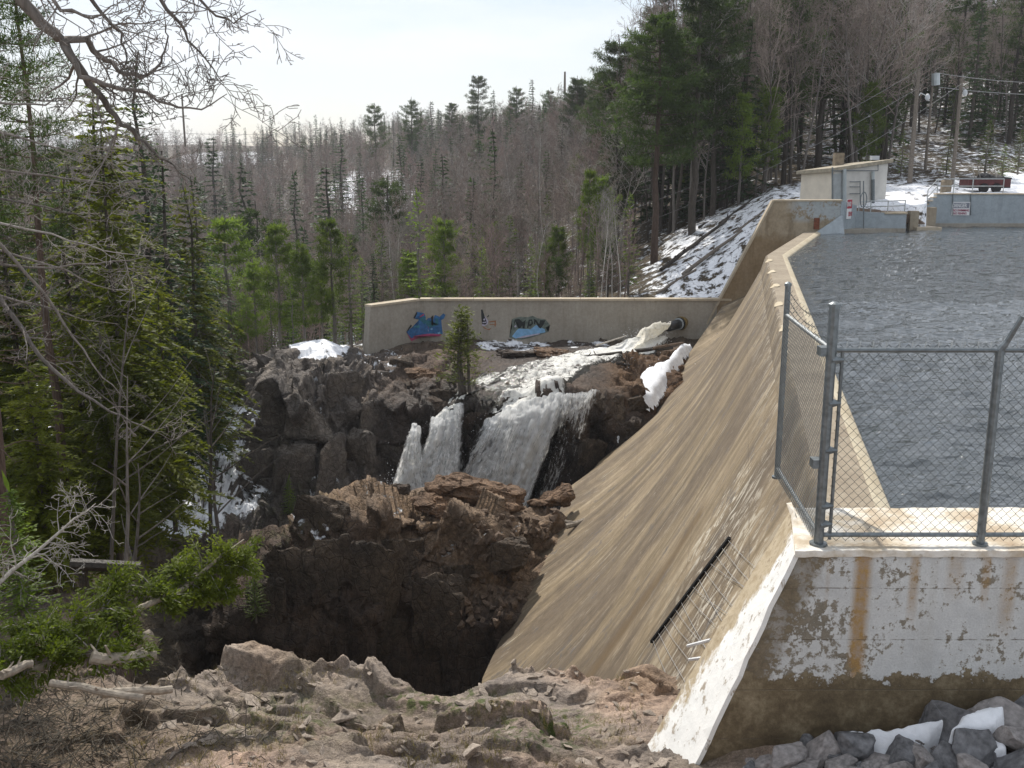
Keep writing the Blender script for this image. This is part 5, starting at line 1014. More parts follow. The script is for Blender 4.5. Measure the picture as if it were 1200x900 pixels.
# right parapet
RY = 63.2; pw = empty('parapet_wall', (35, RY, 0), 'long blue grey painted parapet wall along the far side of the reservoir', 'wall')
xl = XatY(1083, RY); xm = XatY(1098, RY, 1.9); zt2 = zz(228, RY)
MB().box(((xm+110)/2, RY+.25, zt2/2-1.5), (110-xm, .5, zt2+3)).build('wall_face', 'paint_bluegrey', pw)
for k in range(3):
    xa = xl + (xm-xl)*k/3; xb = xl + (xm-xl)*(k+1)/3; zs = zz(240-4*k, RY); MB().box(((xa+xb)/2, RY+.25, zs/2-1.5), (xb-xa, .5, zs+3)).build('step', 'paint_bluegrey', pw); MB().box(((xa+xb)/2, RY+.24, zs+.03), (xb-xa, .56, .06)).build('step_cap', 'concrete_cap', pw)
MB().box(((xm+110)/2, RY+.24, zt2+.035), (110-xm, .6, .07)).build('coping', 'concrete_cap', pw)
MB().box(((xl+110)/2, RY-.03, -.1), (110-xl, .1, .5)).build('waterline_band', 'concrete_grey', pw)
def ramp_wall():
    o = empty('ramp_wall', (24, 66, 1), 'low tan concrete retaining wall between the shed and the stepped parapet', 'wall'); a = P(1036, 240, 65); b = P(1088, 239, 65)
    z1 = zz(229, 65); MB().hexa([(a.x, 65, 0), (b.x, 65, 0), (b.x, 65.4, 0), (a.x, 65.4, 0)], [(a.x, 65, z1), (b.x, 65, z1), (b.x, 65.4, z1), (a.x, 65.4, z1)]).build('wall_face', 'concrete_grey', o)
ramp_wall()
# signs
def text_mesh(s, size, mat, bold=.012):
    cu = bpy.data.curves.new('t', 'FONT'); cu.body = s; cu.size = size; cu.align_x = 'CENTER'; cu.align_y = 'CENTER'; cu.offset = bold*size; cu.extrude = .002
    ob = bpy.data.objects.new('t', cu); COL.objects.link(ob); dg = bpy.context.evaluated_depsgraph_get(); me = bpy.data.meshes.new_from_object(ob.evaluated_get(dg)); bpy.data.objects.remove(ob); me.materials.clear(); me.materials.append(MATS[mat]); return me
def sign(name, loc, rz, w, h, label, panels, lines):
    o = empty(name, loc, label, 'sign'); o.rotation_euler = (math.pi/2, 0, rz)
    mb = MB().box((0, 0, 0), (w, h, .03)); obj('sign_board', mb.mesh('sign_board', 'sign_white'), o)
    for (cx, cy, pw_, ph, mat) in panels: obj('sign_panel', MB().box((cx, cy, .016), (pw_, ph, .012)).mesh('sign_panel', mat), o)
    for (s, cx, cy, wt, ht, mat) in lines:
        me = text_mesh(s, 1, mat, .02); co = np.empty(len(me.vertices)*3); me.vertices.foreach_get('co', co); co = co.reshape(-1, 3); dx = np.ptp(co[:, 0]); dy = np.ptp(co[:, 1]); co[:, 0] = (co[:, 0]-co[:, 0].mean())*wt/dx; co[:, 1] = (co[:, 1]-(co[:, 1].max()+co[:, 1].min())/2)*ht/dy; co[:, 2] *= 1; me.vertices.foreach_set('co', co.ravel()); me.update()
        t = obj('lettering', me, o); t.location = (cx, cy, .028)
    return o
sd = (A1 - A0); rzs = math.atan2(sd.y, sd.x); c1 = P(995, 245, 58.55); c1.y = A0.y + (c1.x-A0.x)*sd.y/sd.x - .05
sign('danger_sign', c1, rzs, .62, 1.1, 'red and white danger spillway sign on the corner of the intake wall', [(0, .28, .62, .5, 'sign_red'), (0, -.28, .58, .5, 'sign_white')], [('DANGER', 0, .28, .5, .26, 'sign_white'), ('SPILLWAY', 0, -.27, .5, .26, 'sign_red')])
c2 = P(1126, 244.5, RY-.04)
sign('warning_sign', c2, 0, 1.08, .8, 'weathered white warning sign hanging on the long blue grey parapet', [(0, .19, 1.0, .32, 'sign_dark')], [('DANGER', 0, .19, .9, .24, 'sign_white'), ('NO SWIMMING', 0, -.1, .98, .14, 'sign_maroon'), ('NO FISHING', 0, -.28, .8, .14, 'sign_maroon')])
hang = empty('sign_hanger', P(1126, 227, RY-.06), 'two dark straps holding the warning sign from the parapet top', 'strap')
for px in (1116.5, 1137.5): MB().tube([P(px, 227, RY-.05), P(px, 252, RY-.05)], .03, 6).build('strap', 'galvanised', hang)
# railings
def railing(name, pts, heights, label, mat='bright_pipe', posts=None):
    o = empty(name, pts[0], label, 'railing')
    for hh in heights: MB().tube([p + Vector((0, 0, hh)) for p in pts], .03, 6).build('rail', mat, o)
    for p in (posts or pts): MB().tube([p, p + Vector((0, 0, max(heights)))], .03, 6).build('post', mat, o)
    return o
railing('handrail', [Vector((XatY(px, RY+.2, zt2), RY+.2, zt2+.05)) for px in (1098, 1117, 1139, 1175)], (.45, .88), 'pale pipe railing on top of the stepped parapet wall')
railing('handrail', [Vector((XatY(1086, RY+.2, 1.2), RY+.2, zz(240, RY))), Vector((XatY(1098, RY+.2, 1.9), RY+.2, zt2+.05))], (.45, .88), 'short sloping handrail over the parapet steps')
railing('handrail', [P(x, y, 59.8) for x, y in ((1006, 250), (1020, 249), (1040, 249), (1060, 248))], (.35, .65), 'thin pipe railing along the low intake wall')
gp = empty('gate_stem', P(1012, 275, 58.8), 'tall thin gate stem with an oval hand wheel before the shed', 'gate stem')
MB().tube([P(1012, 275, 58.8), P(1012, 212, 58.8)], .035, 6).build('stem', 'galvanised', gp); cc = P(1012, 234, 58.75); MB().tube([cc + Vector((.18*math.cos(a), 0, .42*math.sin(a))) for a in np.linspace(0, 2*math.pi, 17)], .03, 5).build('hand_wheel', 'galvanised', gp)
# shed
sh = empty('pump_shed', P(990, 240, 61), 'cream lean-to concrete shed with sloping roof beyond the wing wall', 'shed')
cL, cC, cR = P(937, 240, 62.6), P(975, 240, 60.4), P(1037, 240, 62.4); cB = cL + cR - cC; z0 = .6; zL, zC, zR = zz(204, 62.6), zz(201, 60.4), zz(191.5, 62.4); zB = zL + zR - zC
q3 = [Vector((c.x, c.y, z0)) for c in (cL, cC, cR, cB)]; t3 = [Vector((c.x, c.y, z)) for c, z in zip((cL, cC, cR, cB), (zL, zC, zR, zB))]
MB().add([q3[0], q3[1], t3[1], t3[0], q3[3], t3[3]], [(0, 1, 2, 3), (4, 0, 3, 5)]).build('side_wall', 'shed_cream', sh)
MB().add([q3[1], q3[2], t3[2], t3[1], q3[3], t3[3]], [(0, 1, 2, 3), (1, 4, 5, 2)]).build('front_wall', 'shed_grey', sh)
ce = sum(t3, Vector())/4; rfv = [ce + (t - ce)*1.12 for t in t3]; MB().hexa([v + Vector((0, 0, .02)) for v in rfv], [v + Vector((0, 0, .22)) for v in rfv]).build('roof', 'shed_roof', sh)
fd = (q3[2]-q3[1]).normalized(); fnn = Vector((fd.y, -fd.x, 0))
def onfront(px, py, lift):
    d = ray(px, py); c = Vector((0, 0, CAMZ)); o = q3[1] + fnn*lift; t = (o-c).dot(fnn)/d.dot(fnn); return c + d*t
dp = [onfront(x, y, .03) for x, y in ((977, 240), (988, 240), (988, 203), (977, 204))]; MB().hexa([dp[0], dp[1], dp[1]-fnn*.05, dp[0]-fnn*.05], [dp[3], dp[2], dp[2]-fnn*.05, dp[3]-fnn*.05]).build('door', 'door_grey', sh)
for px, ya, yb, r, mt in ((975.5, 240, 196, .05, 'galvanised'), (989.5, 240, 198, .12, 'insulator'), (1023, 242, 201, .1, 'insulator'), (1023, 246, 210, .11, 'galvanised'), (1008, 236, 212, .03, 'galvanised')):
    MB().tube([onfront(px, ya, .14), onfront(px, yb, .14)], r, 8).build('conduit', mt, sh)
MB().tube([onfront(976, 200, .14), onfront(1029, 200, .14), onfront(1029, 193, .14)], .03, 6).build('conduit', 'galvanised', sh)
for y in (213, 219, 227): MB().tube([onfront(996, y, .1), onfront(1008, y, .1)], .025, 6).build('louvre_bar', 'galvanised', sh)
MB().box(P(982.5, 188, 63.5), (.55, .5, .9)).build('chimney', 'drum_brown', sh); MB().box(P(1025, 185, 63.5), (.45, .4, .25)).build('roof_vent', 'sign_faded', sh)
# poles, lamps, wires
def pole(px, pyb, pyt, Y, r, label, lamp=None, extra=None):
    b = P(px, pyb, Y); t = P(px, pyt, Y); t.x = b.x + .02; t = Vector((XatY(px, Y, t.z)+.0, Y, t.z)); b = Vector((t.x, Y, b.z)); o = empty('utility_pole', b, label, 'pole')
    MB().tube([b, t], [r, r*.75], 8).build('shaft', 'pole_wood', o)
    if lamp:
        l = P(*lamp, Y-.2); k = MB().tube([Vector((t.x, Y, l.z-.1)), Vector((t.x + (l.x-t.x)*.4, Y, l.z+.22)), l], .04, 6).build('lamp_arm', 'bright_pipe', o)
        bmx = MB(); bmx.tube([l + Vector((0, 0, .18)), l + Vector((0, 0, .05)), l + Vector((0, 0, -.12)), l + Vector((0, 0, -.26))], [.05, .14, .17, .06], 10); bmx.build('lamp_head', 'lamp_glass', k, True)
    return o, t
p1, t1 = pole(1077, 214, 80, 70, .17, 'wooden utility pole with a lamp on a curved arm', (1087, 113))
p2, t2 = pole(1127, 216, 92, 72, .15, 'wooden utility pole with a lamp behind the railing, nearest the trailer', (1131, 108))
p3, t3_ = pole(1094, 200, 84, 86, .13, 'utility pole carrying a grey transformer, half hidden among trees')
MB().tube([P(1096.5, 100, 85.7), P(1096.5, 86, 85.7)], .32, 10).build('transformer', 'insulator', p3)
p4, t4 = pole(213, 172, 110, 150, .16, 'distant tall dark utility pole at the left skyline')
p5, t5 = pole(662, 110, 84, 190, .22, 'thin distant mast above the ridge trees')
def cable(a, b, sag, r, label):
    o = obj('power_line', MB().tube([a.lerp(b, k/16) + Vector((0, 0, -sag*4*(k/16)*(1-k/16))) for k in range(17)], r, 4).mesh('power_line', 'wire_grey')); return tag(o, label, 'cable')
cable(t1 + Vector((0, 0, -.1)), P(640, 275, 82), 1.2, .013, 'upper power line running down left from the lamp pole'); cable(P(1075, 104, 69.8), P(640, 300, 82), 1.0, .013, 'middle power line running down left from the lamp pole'); cable(P(1127, 98, 71.8), P(760, 290, 72), 1.0, .012, 'lowest power line running down left from the pole nearest the trailer')
cable(t3_ + Vector((0, 0, -.05)), P(1300, 96, 88), .4, .025, 'upper power line running right from the transformer pole'); cable(P(1100, 102, 86), P(1300, 110, 88), .3, .025, 'lower power line running right from the transformer pole')
cable(P(120, 150, 140), P(345, 156, 190), .5, .03, 'upper distant power line on the left hillside'); cable(P(120, 162, 140), P(345, 165, 190), .5, .03, 'lower distant power line on the left hillside')
# trailer and barrel on the snow
tp = P(1153, 225, 67.5); tp.z = float(hillz(tp.x, tp.y)) ; tr_ = empty('utility_trailer', tp, 'dark red box trailer heaped with black tarps behind the railing', 'trailer')
MB().box(tp + Vector((0, 0, .62)), (2.7, 1.4, .5)).build('box_body', 'trailer_red', tr_); MB().box(tp + Vector((0, 0, .9)), (2.76, 1.46, .1)).build('top_rail', 'trailer_dark', tr_); MB().box(tp + Vector((0, 0, .34)), (2.76, 1.3, .1)).build('chassis', 'trailer_dark', tr_)
for sx in (-.35, .45): MB().tube([tp + Vector((sx, -.78, .3)), tp + Vector((sx, -.58, .3))], .3, 14).build('wheel', 'tyre', tr_)
for kx, rr_ in ((-.15, .42), (.35, .3), (.95, .25)):
    o = obj('tarp_heap', rock_mesh(int(kx*100)+700, 20, .8, 1, .08, 'trailer_dark'), tr_); o.location = (kx, 0, .95); o.scale = (rr_*1.2, rr_, rr_)
for kx in (-.8, -.45, .6): MB().tube([tp + Vector((kx, -.3, .9)), tp + Vector((kx-.25, -.2, 1.75))], .035, 5).build('pole_end', 'dead_pale', tr_)
bp = P(1108, 226, 66); o = empty('steel_drum', bp, 'brown steel drum standing behind the parapet steps', 'drum'); MB().tube([bp + Vector((0, 0, z)) for z in (-.2, .3, .32, .34, .7, .72, .74, .8)], [.33, .33, .36, .33, .33, .36, .33, .3], 14).build('drum_body', 'drum_brown', o)

# ================================================================== trees: prototypes
rng = np.random.default_rng(12)
def leaves_mesh(name, base, dirs, L, W, mat, jit=.25, droop=0, seed=0):
    """one rhombus per needle spray"""
    r = np.random.default_rng(seed); base = np.asarray(base, float); d = np.asarray(dirs, float); n = len(base)
    d = d + r.normal(0, jit, (n, 3)); d[:, 2] -= droop; d /= np.linalg.norm(d, axis=1, keepdims=True)
    up = r.normal(0, .55, (n, 3)) + np.array([0, 0, 1.0]); s = np.cross(d, up); s /= np.linalg.norm(s, axis=1, keepdims=True) + 1e-9
    L = np.asarray(L)*(.7+.6*r.random(n)); W = np.asarray(W)*(.7+.6*r.random(n)); m = base + d*(L*.45)[:, None]
    V = np.stack([base, m + s*W[:, None], base + d*L[:, None], m - s*W[:, None]], 1).reshape(-1, 3)
    Fc = np.arange(n*4).reshape(n, 4); return mk_mesh(name, V, Fc, mat)
def proto(parts): return parts          # list of (name, mesh)
def spruce(seed, h=10, R=2.0, mat='needle_spruce', bk='bark_dark', clear=.05, dens=1.0, gap=.42, size=1.0, droop=.35, taper=.85, nb=7):
    r = random.Random(seed); B, D, LL, WW = [], [], [], []; mb = MB()
    lean = [Vector((r.uniform(-.02, .02)*h*f, r.uniform(-.02, .02)*h*f, h*f)) for f in np.linspace(0, 1, 8)]; lean[0] = Vector((0, 0, -.4)); mb.tube(lean, [h*.014*(1-f)+.015 for f in np.linspace(0, .95, 8)], 7)
    z = h*clear
    while z < h*.985:
        f = z/h; Lb = R*max(.04, (1-f)**taper)*(1 if f > .15 else .75+f*1.6); k = max(3, int(nb*(.6+.4*(1-f))))
        a0 = r.random()*6.28
        for j in range(k):
            if r.random() < .12: continue
            a = a0 + 6.28*j/k + r.uniform(-.35, .35); lb = Lb*r.uniform(.6, 1.15); dv_ = Vector((math.cos(a), math.sin(a), 0)); pitch = r.uniform(-.05, .25) if f < .7 else r.uniform(.2, .7)
            p0 = Vector((0, 0, z)); pts = []
            n = max(3, int(lb/.22*dens))
            for i in range(n+1):
                t = i/n; p = p0 + dv_*lb*t + Vector((0, 0, lb*(pitch*t - droop*t*t*1.2 + .12*t**3))); pts.append(p)
            if lb > .5: mb.tube([pts[0], pts[len(pts)//2], pts[-1]], [.012+.008*lb, .008+.004*lb, .004], 3, False)
            side = Vector((-dv_.y, dv_.x, 0))
            for i in range(1, n+1):
                t = i/n; w = lb*.34*(1.15-t)+.10
                for sgn in (-1, 1, 0):
                    dd = (dv_*(.8 if sgn else 1) + side*sgn*.9 + Vector((0, 0, -.15 + r.uniform(-.15, .2)))); B.append(pts[i-1].lerp(pts[i], r.random())); D.append(dd); LL.append((w if sgn else .28)*size); WW.append(.055*size + .025*w)
        z += gap*(.75+.5*r.random())*(1-.45*f)
    B.append(Vector((0, 0, h*.96))); D.append(Vector((0, 0, 1))); LL.append(.5); WW.append(.06)
    return [('trunk', mb.mesh('trunk', bk)), ('crown', leaves_mesh('crown', B, D, LL, WW, mat, .22, .05, seed))]
def pine(seed, h=16, R=3.0, mat='needle_pine', bk='bark_brown', clear=.35, tuft=10, tl=.32, tw=.03, gap=.55, nb=5, up=.25, rnd_top=True, shape=None, r0=None, dead=0):
    r = random.Random(seed); B, D, LL, WW = [], [], [], []; mb = MB(); n = 10; wob = [Vector((r.uniform(-1, 1), r.uniform(-1, 1), 0))*.006*h for _ in range(n)]; r0 = r0 or h*.013
    tr = [Vector((0, 0, h*f)) + wob[i] for i, f in enumerate(np.linspace(0, 1, n))]; tr[0] = Vector((0, 0, -.6)); mb.tube(tr, [r0*(1-f*.9)+.02 for f in np.linspace(0, 1, n)], 9)
    def at(z): f = max(0, min(.999, z/h))*(n-1); i = int(f); return tr[i].lerp(tr[i+1], f-i)
    z = h*clear
    while z < h*.97:
        f = (z/h-clear)/(1-clear); Lb = R*(shape(f) if shape else (.55+.75*f if f < .35 else (1-(f-.35)/.65)**.7*.8+.08)); a0 = r.random()*6.28
        for j in range(nb):
            if r.random() < .18: continue
            a = a0 + 6.28*j/nb + r.uniform(-.5, .5); lb = Lb*r.uniform(.55, 1.2); dv_ = Vector((math.cos(a), math.sin(a), 0)); u = up + r.uniform(-.2, .25) + .5*max(0, f-.5); p0 = at(z)
            pts = [p0 + dv_*lb*t + Vector((0, 0, lb*(u*t*.4 + .35*u*t*t - .06*math.sin(3*t)))) for t in np.linspace(0, 1, 6)]
            mb.tube(pts, [.018+.011*lb, .014+.009*lb, .012+.006*lb, .01, .008, .006], 4, False); side = Vector((-dv_.y, dv_.x, 0))
            subs = [(pts[i], 0) for i in range(2, 6)]
            for i in range(2, 6):
                for sg in (-1, 1):
                    e = pts[i] + (side*sg*.8 + dv_*.55 + Vector((0, 0, .25+r.uniform(-.2, .2))))*lb*.26*r.uniform(.5, 1.2); mb.tube([pts[i], e], [.009, .005], 3, False); subs.append((e, 1)); subs.append((pts[i].lerp(e, .55), 1))
            for (c, _) in subs:
                if r.random() < .10: continue
                for q in range(tuft):
                    v = Vector((r.gauss(0, 1), r.gauss(0, 1), r.gauss(.25, .9))).normalized(); B.append(c + v*.04 + Vector((r.gauss(0, .10), r.gauss(0, .10), r.gauss(0, .06)))); D.append(v + dv_*.35); LL.append(tl); WW.append(tw)
        z += gap*(.7+.6*r.random())
    for k in range(dead):
        z = h*r.uniform(.1, clear+.15); a = r.random()*6.28; lb = R*r.uniform(.35, .9); dv_ = Vector((math.cos(a), math.sin(a), 0)); p0 = at(z); pts = [p0 + dv_*lb*t + Vector((0, 0, lb*(.05*t - .18*t*t + .05*math.sin(6*t+k)))) for t in np.linspace(0, 1, 6)]; mb.tube(pts, [.028, .022, .017, .012, .008, .005], 4, False)
        side = Vector((-dv_.y, dv_.x, 0))
        for i in range(2, 6):
            for sg in (-1, 1): mb.tube([pts[i], pts[i] + (side*sg*.7 + dv_*.6 + Vector((0, 0, r.uniform(-.4, .2))))*lb*.2], [.007, .003], 3, False)
    return [('trunk', mb.mesh('trunk', bk)), ('crown', leaves_mesh('crown', B, D, LL, WW, mat, .2, 0, seed))]
def grow(mb, r, p, d, L, rad, lvl, maxl, segs=4, kids=(6, 5, 4), up=.12, wig=.16, spread=.75, mins=.004, tips=None, n0=5, start=.25):
    pts = [p]; rads = [rad]; dd = d.normalized()
    for i in range(segs):
        dd = (dd + Vector((r.gauss(0, wig), r.gauss(0, wig), r.gauss(0, wig) + up*(.4 if lvl == 0 else 1)))).normalized(); pts.append(pts[-1] + dd*L/segs); rads.append(max(mins, rad*(1 - .8*(i+1)/segs)))
    mb.tube(pts, rads, max(3, n0-lvl), False)
    if tips is not None and lvl == maxl: tips.append(pts[-1])
    if lvl < maxl:
        k = kids[min(lvl, len(kids)-1)]
        for j in range(k):
            f = start + (1-start)*(j + r.random())/k if lvl == 0 else .2 + .8*(j + r.random())/k; f = min(.99, f); i = int(f*segs); q = pts[i].lerp(pts[i+1], f*segs-i); td = (pts[i+1]-pts[i]).normalized()
            ax = td.orthogonal().normalized(); ax.rotate(Matrix.Rotation(r.random()*6.28, 3, td) if False else Matrix.Rotation(r.random()*6.28, 3, td)); nd = (td*(1-spread*.55) + ax*spread).normalized()
            ln = L*(.55 if lvl == 0 else .5)*(1.15-.55*f)*r.uniform(.65, 1.2); grow(mb, r, q, nd, ln, max(mins, rads[i]*.55), lvl+1, maxl, max(3, segs-1), kids, up, wig*1.15, spread, mins, tips, n0, start)
def bare(seed, h=11, mat_t='bark_grey', mat_b='twig_brown', kids=(16, 6, 4), r0=.12, start=.3, spread=.95, up=.11, maxl=3, mins=.010, wig=.1):
    r = random.Random(seed); mb = MB(); p = Vector((0, 0, -.3)); tr = MB(); pts = [p]; d = Vector((r.uniform(-.07, .07), r.uniform(-.07, .07), 1)); rads = [r0]
    for i in range(8): d = (d + Vector((r.gauss(0, .05), r.gauss(0, .05), .1))).normalized(); pts.append(pts[-1] + d*(h+.3)/8); rads.append(max(mins, r0*(1-.88*(i+1)/8)))
    tr.tube(pts, rads, 7)
    for j in range(kids[0]):
        f = start + (1-start)*(j+r.random())/kids[0]; f = min(.985, f); i = int(f*8); q = pts[i].lerp(pts[i+1], f*8-i); a = r.random()*6.28; nd = Vector((math.cos(a)*spread, math.sin(a)*spread, .75+r.uniform(-.3, .3))).normalized()
        grow(mb, r, q, nd, h*.42*(1.2-f*.85)*r.uniform(.6, 1.15), max(mins, rads[i]*.45), 1, maxl, 4, (0,)+tuple(kids[1:]), up, wig, .75, mins)
    return [('trunk', tr.mesh('trunk', mat_t)), ('branches', mb.mesh('branches', mat_b))]
def cedar(seed, h=5, R=.9, mat='cedar_dull', stems=4, n=1900, bk='bark_grey', lo=.15, L=.16, W=.028):
    r = random.Random(seed); g = np.random.default_rng(seed); mb = MB(); B, D = [], []
    for s in range(stems):
        a = r.random()*6.28; e = Vector((math.cos(a)*R*.35*r.random(), math.sin(a)*R*.35*r.random(), h*r.uniform(.75, 1))); b = Vector((math.cos(a)*.15, math.sin(a)*.15, -.2)); mid = b.lerp(e, .5) + Vector((r.uniform(-.1, .1), r.uniform(-.1, .1), 0)); mb.tube([b, mid, e], [.05, .035, .008], 5)
        for k in range(n//stems//9):
            f = lo + (1-lo)*r.random()**.85; p = b.lerp(mid, f*2) if f < .5 else mid.lerp(e, f*2-1); a2 = r.random()*6.28; lb = R*(1.05-f)**.7*r.uniform(.35, 1)*(1 if f > .25 else .5+2*f); dv_ = Vector((math.cos(a2), math.sin(a2), .5))
            q = p + dv_*lb; mb.tube([p, q], [.008, .004], 3, False)
            for i in range(9): B.append(p.lerp(q, .3+.75*i/8) + Vector((r.gauss(0, .06), r.gauss(0, .06), r.gauss(0, .06)))); D.append(Vector((dv_.x*.5 + r.gauss(0, .5), dv_.y*.5 + r.gauss(0, .5), .5 + r.gauss(0, .5))))
    return [('stems', mb.mesh('stems', bk)), ('crown', leaves_mesh('crown', B, D, np.full(len(B), L), np.full(len(B), W), mat, .2, 0, seed))]
t_ = time.time()
PR = {}
for k in range(3): PR['spruce%d' % k] = spruce(10+k, 10, 1.9, gap=.40)
for k in range(2): PR['fir%d' % k] = spruce(20+k, 8, 1.75, 'needle_young', 'bark_grey', .12, 1.1, .36, .8, .15, .75, 6)
for k in range(2): PR['ypine%d' % k] = pine(30+k, 8, 1.7, 'needle_young', 'bark_grey', .25, 9, .26, .026, .5, 5, .35)
for k in range(3): PR['wpine%d' % k] = pine(40+k, 16, 3.1, 'needle_pine', 'bark_dark', .38, 10, .34, .034, .75, 5, .3)
for k in range(2): PR['rpine%d' % k] = pine(50+k, 17, 3.2, 'needle_pine', 'bark_brown', .40, 15, .34, .03, .62, 6, .3, shape=lambda f: (.75+.5*f) if f < .3 else max(.15, (1-(f-.3)/.7)**.55*.9))
for k in range(2): PR['farcon%d' % k] = spruce(60+k, 11, 1.9, 'needle_spruce', 'bark_dark', .12, .6, .55, 1.5, .25, .9, 6)
for k in range(4): PR['bare%d' % k] = bare(70+k, 11, 'bark_grey', ('twig_brown', 'twig_rose', 'twig_grey', 'twig_brown')[k], (18, 6, 4), .075)
for k in range(2): PR['birch%d' % k] = bare(80+k, 12, 'bark_birch', 'twig_grey', (14, 5, 3), .10, .4, .5, .2)
for k in range(2): PR['tallbare%d' % k] = bare(85+k, 18, 'bark_dark', 'twig_brown', (16, 6, 4), .15, .45, .7, .16)
for k in range(3): PR['farbare%d' % k] = bare(90+k, 11, 'bark_grey', ('twig_brown', 'twig_rose', 'twig_grey')[k], (16, 6, 3), .085, .2, .95, .1, 3, .02)
for k in range(2): PR['brush%d' % k] = bare(95+k, 4.5, 'twig_rose', ('twig_rose', 'twig_brown')[k], (14, 5, 3), .04, .1, .5, .25, 3, .008)
for k in range(2): PR['cedar%d' % k] = cedar(98+k, 5, .95)
print('protos', round(time.time()-t_, 1), sum(len(m.polygons) for v in PR.values() for _, m in v))
def tree(name, kind, loc, sc, rz, label, cat='tree', group=None, lean=(0, 0)):
    o = empty(name, loc, label, cat, group); o.scale = (sc, sc, sc) if not hasattr(sc, '__len__') else sc; o.rotation_euler = (lean[0], lean[1], rz)
    for nm, me in PR[kind]: obj(nm, me, o)
    return o
PH = {k: (10 if k.startswith('spruce') else 8 if k[:3] in ('fir', 'ypi') else 16 if k.startswith('wp') else 17 if k.startswith('rp') else 11 if k.startswith('far') else 11 if k[:4] == 'bare' else 12 if k[:5] == 'birch' else 18 if k[:4] == 'tall' else 4.5 if k[:5] == 'brush' else 5) for k in PR}
def ptree(name, kind, px, ytop, Y, label, zb=None, pyb=None, wide=1.0, rz=None, cat='tree', group=None, lean=(0, 0)):
    """tree standing at distance Y whose top reaches picture row ytop"""
    d = ray(px, 450); x = XatY(px, Y, 0)
    if pyb is not None: b = P(px, pyb, Y); x = b.x; zb = b.z
    if zb is None: zb = float(hillz(x, Y))
    ht = zz(ytop, Y) - zb; s = ht/PH[kind]; return tree(name, kind, (x, Y, zb - .05), (s*wide, s*wide, s), rz if rz is not None else px*1.7 % 6.28, label, cat, group, lean)
# ================================================================== trees told apart in the photograph
ptree('red_pine', 'rpine0', 768, 8, 70, 'large red pine with tufted crown above the end of the graffiti wall', wide=1.15)
ptree('white_pine', 'wpine0', 812, -25, 72, 'tall dark white pine with dense crown right of the large red pine', wide=1.2)
ptree('white_pine', 'wpine1', 850, 20, 84, 'slim white pine on the snowy slope, right of the tall dark pine')
ptree('white_pine', 'wpine2', 880, 2, 100, 'far white pine with spire top above the snow slope')
ptree('white_pine', 'wpine0', 955, -45, 88, 'thick trunked old pine rising out of frame behind the shed', wide=1.1, rz=2)
ptree('white_pine', 'wpine1', 905, -10, 96, 'pine with hazy crown left of the thick trunked old pine', rz=1)
ptree('young_pine', 'ypine0', 865, 105, 74, 'slender green pine with thin trunk on the snow slope', wide=.9)
ptree('young_pine', 'ypine1', 895, 95, 76, 'slender green pine nearest the wing wall', wide=.9)
ptree('bare_tree', 'tallbare0', 1005, -60, 82, 'tall dark bare tree straight behind the shed')
ptree('bare_tree', 'tallbare1', 985, -10, 95, 'bare dark tree left of the tall one behind the shed')
ptree('fir', 'wpine2', 1033, 62, 88, 'dark green pine between the shed and the lamp pole', wide=1.25)
ptree('fir', 'fir0', 1150, 140, 80, 'bushy green young pine behind the trailer', wide=1.5); ptree('fir', 'fir1', 1188, 150, 82, 'bushy green young pine at the right edge', wide=1.4)
ptree('fir', 'fir0', 1052, 150, 82, 'light green young pine left of the lamp pole', wide=1.1); ptree('fir', 'fir1', 1105, 158, 84, 'small green pine between the two poles', wide=1.3); ptree('fir', 'fir0', 1170, 168, 76, 'low green pine beside the bright snow', wide=1.5, rz=3)
ptree('fir', 'fir1', 1010, 160, 78, 'low dark pine behind the shed roof', wide=1.4)
ptree('young_fir', 'fir0', 490, 222, 63, 'bright green young fir behind the painted wall, left of its cedars', wide=.95)
ptree('young_fir', 'fir1', 565, 275, 62, 'pale green feathery young tree behind the painted wall', wide=.8); ptree('young_fir', 'fir0', 622, 275, 62, 'pale green young tree behind the middle of the wall', wide=.8, rz=2)
ptree('young_fir', 'fir1', 692, 272, 62.5, 'dark green cedar like fir behind the right half of the wall', wide=.75); ptree('young_fir', 'fir0', 738, 225, 64, 'light green young fir beneath the large red pine', wide=.8, rz=4); ptree('young_fir', 'ypine0', 690, 195, 72, 'narrow green young pine left of the red pine', wide=.6)
ptree('spruce', 'spruce1', 578, 150, 85, 'dark ragged spruce before the mauve bare trees', wide=.8)
for k, (px, yt, Y, pyb, kd, lab) in enumerate(((330, 258, 58.5, 422, 'ypine0', 'leaning pale green young pine on the snowy knoll'), (358, 278, 57.5, 412, 'ypine1', 'green young pine in the middle of the snowy knoll'), (392, 252, 58, 400, 'ypine0', 'tallest green young pine on the snowy knoll'), (412, 268, 57, 402, 'fir1', 'dense green young fir beside the wall end'), (345, 330, 55.5, 425, 'fir0', 'small sparse fir on the cliff top'), (302, 300, 60, 420, 'ypine1', 'leftmost green pine of the snowy knoll'), (320, 345, 57, 428, 'fir1', 'small fir at the left brink of the knoll'), (378, 300, 60, 400, 'ypine1', 'green young pine just behind the knoll top'), (426, 300, 59.5, 405, 'fir0', 'young fir touching the wall end'))):
    ptree('young_pine', kd, px, yt, Y, lab, pyb=pyb, wide=.85, rz=k*1.3)
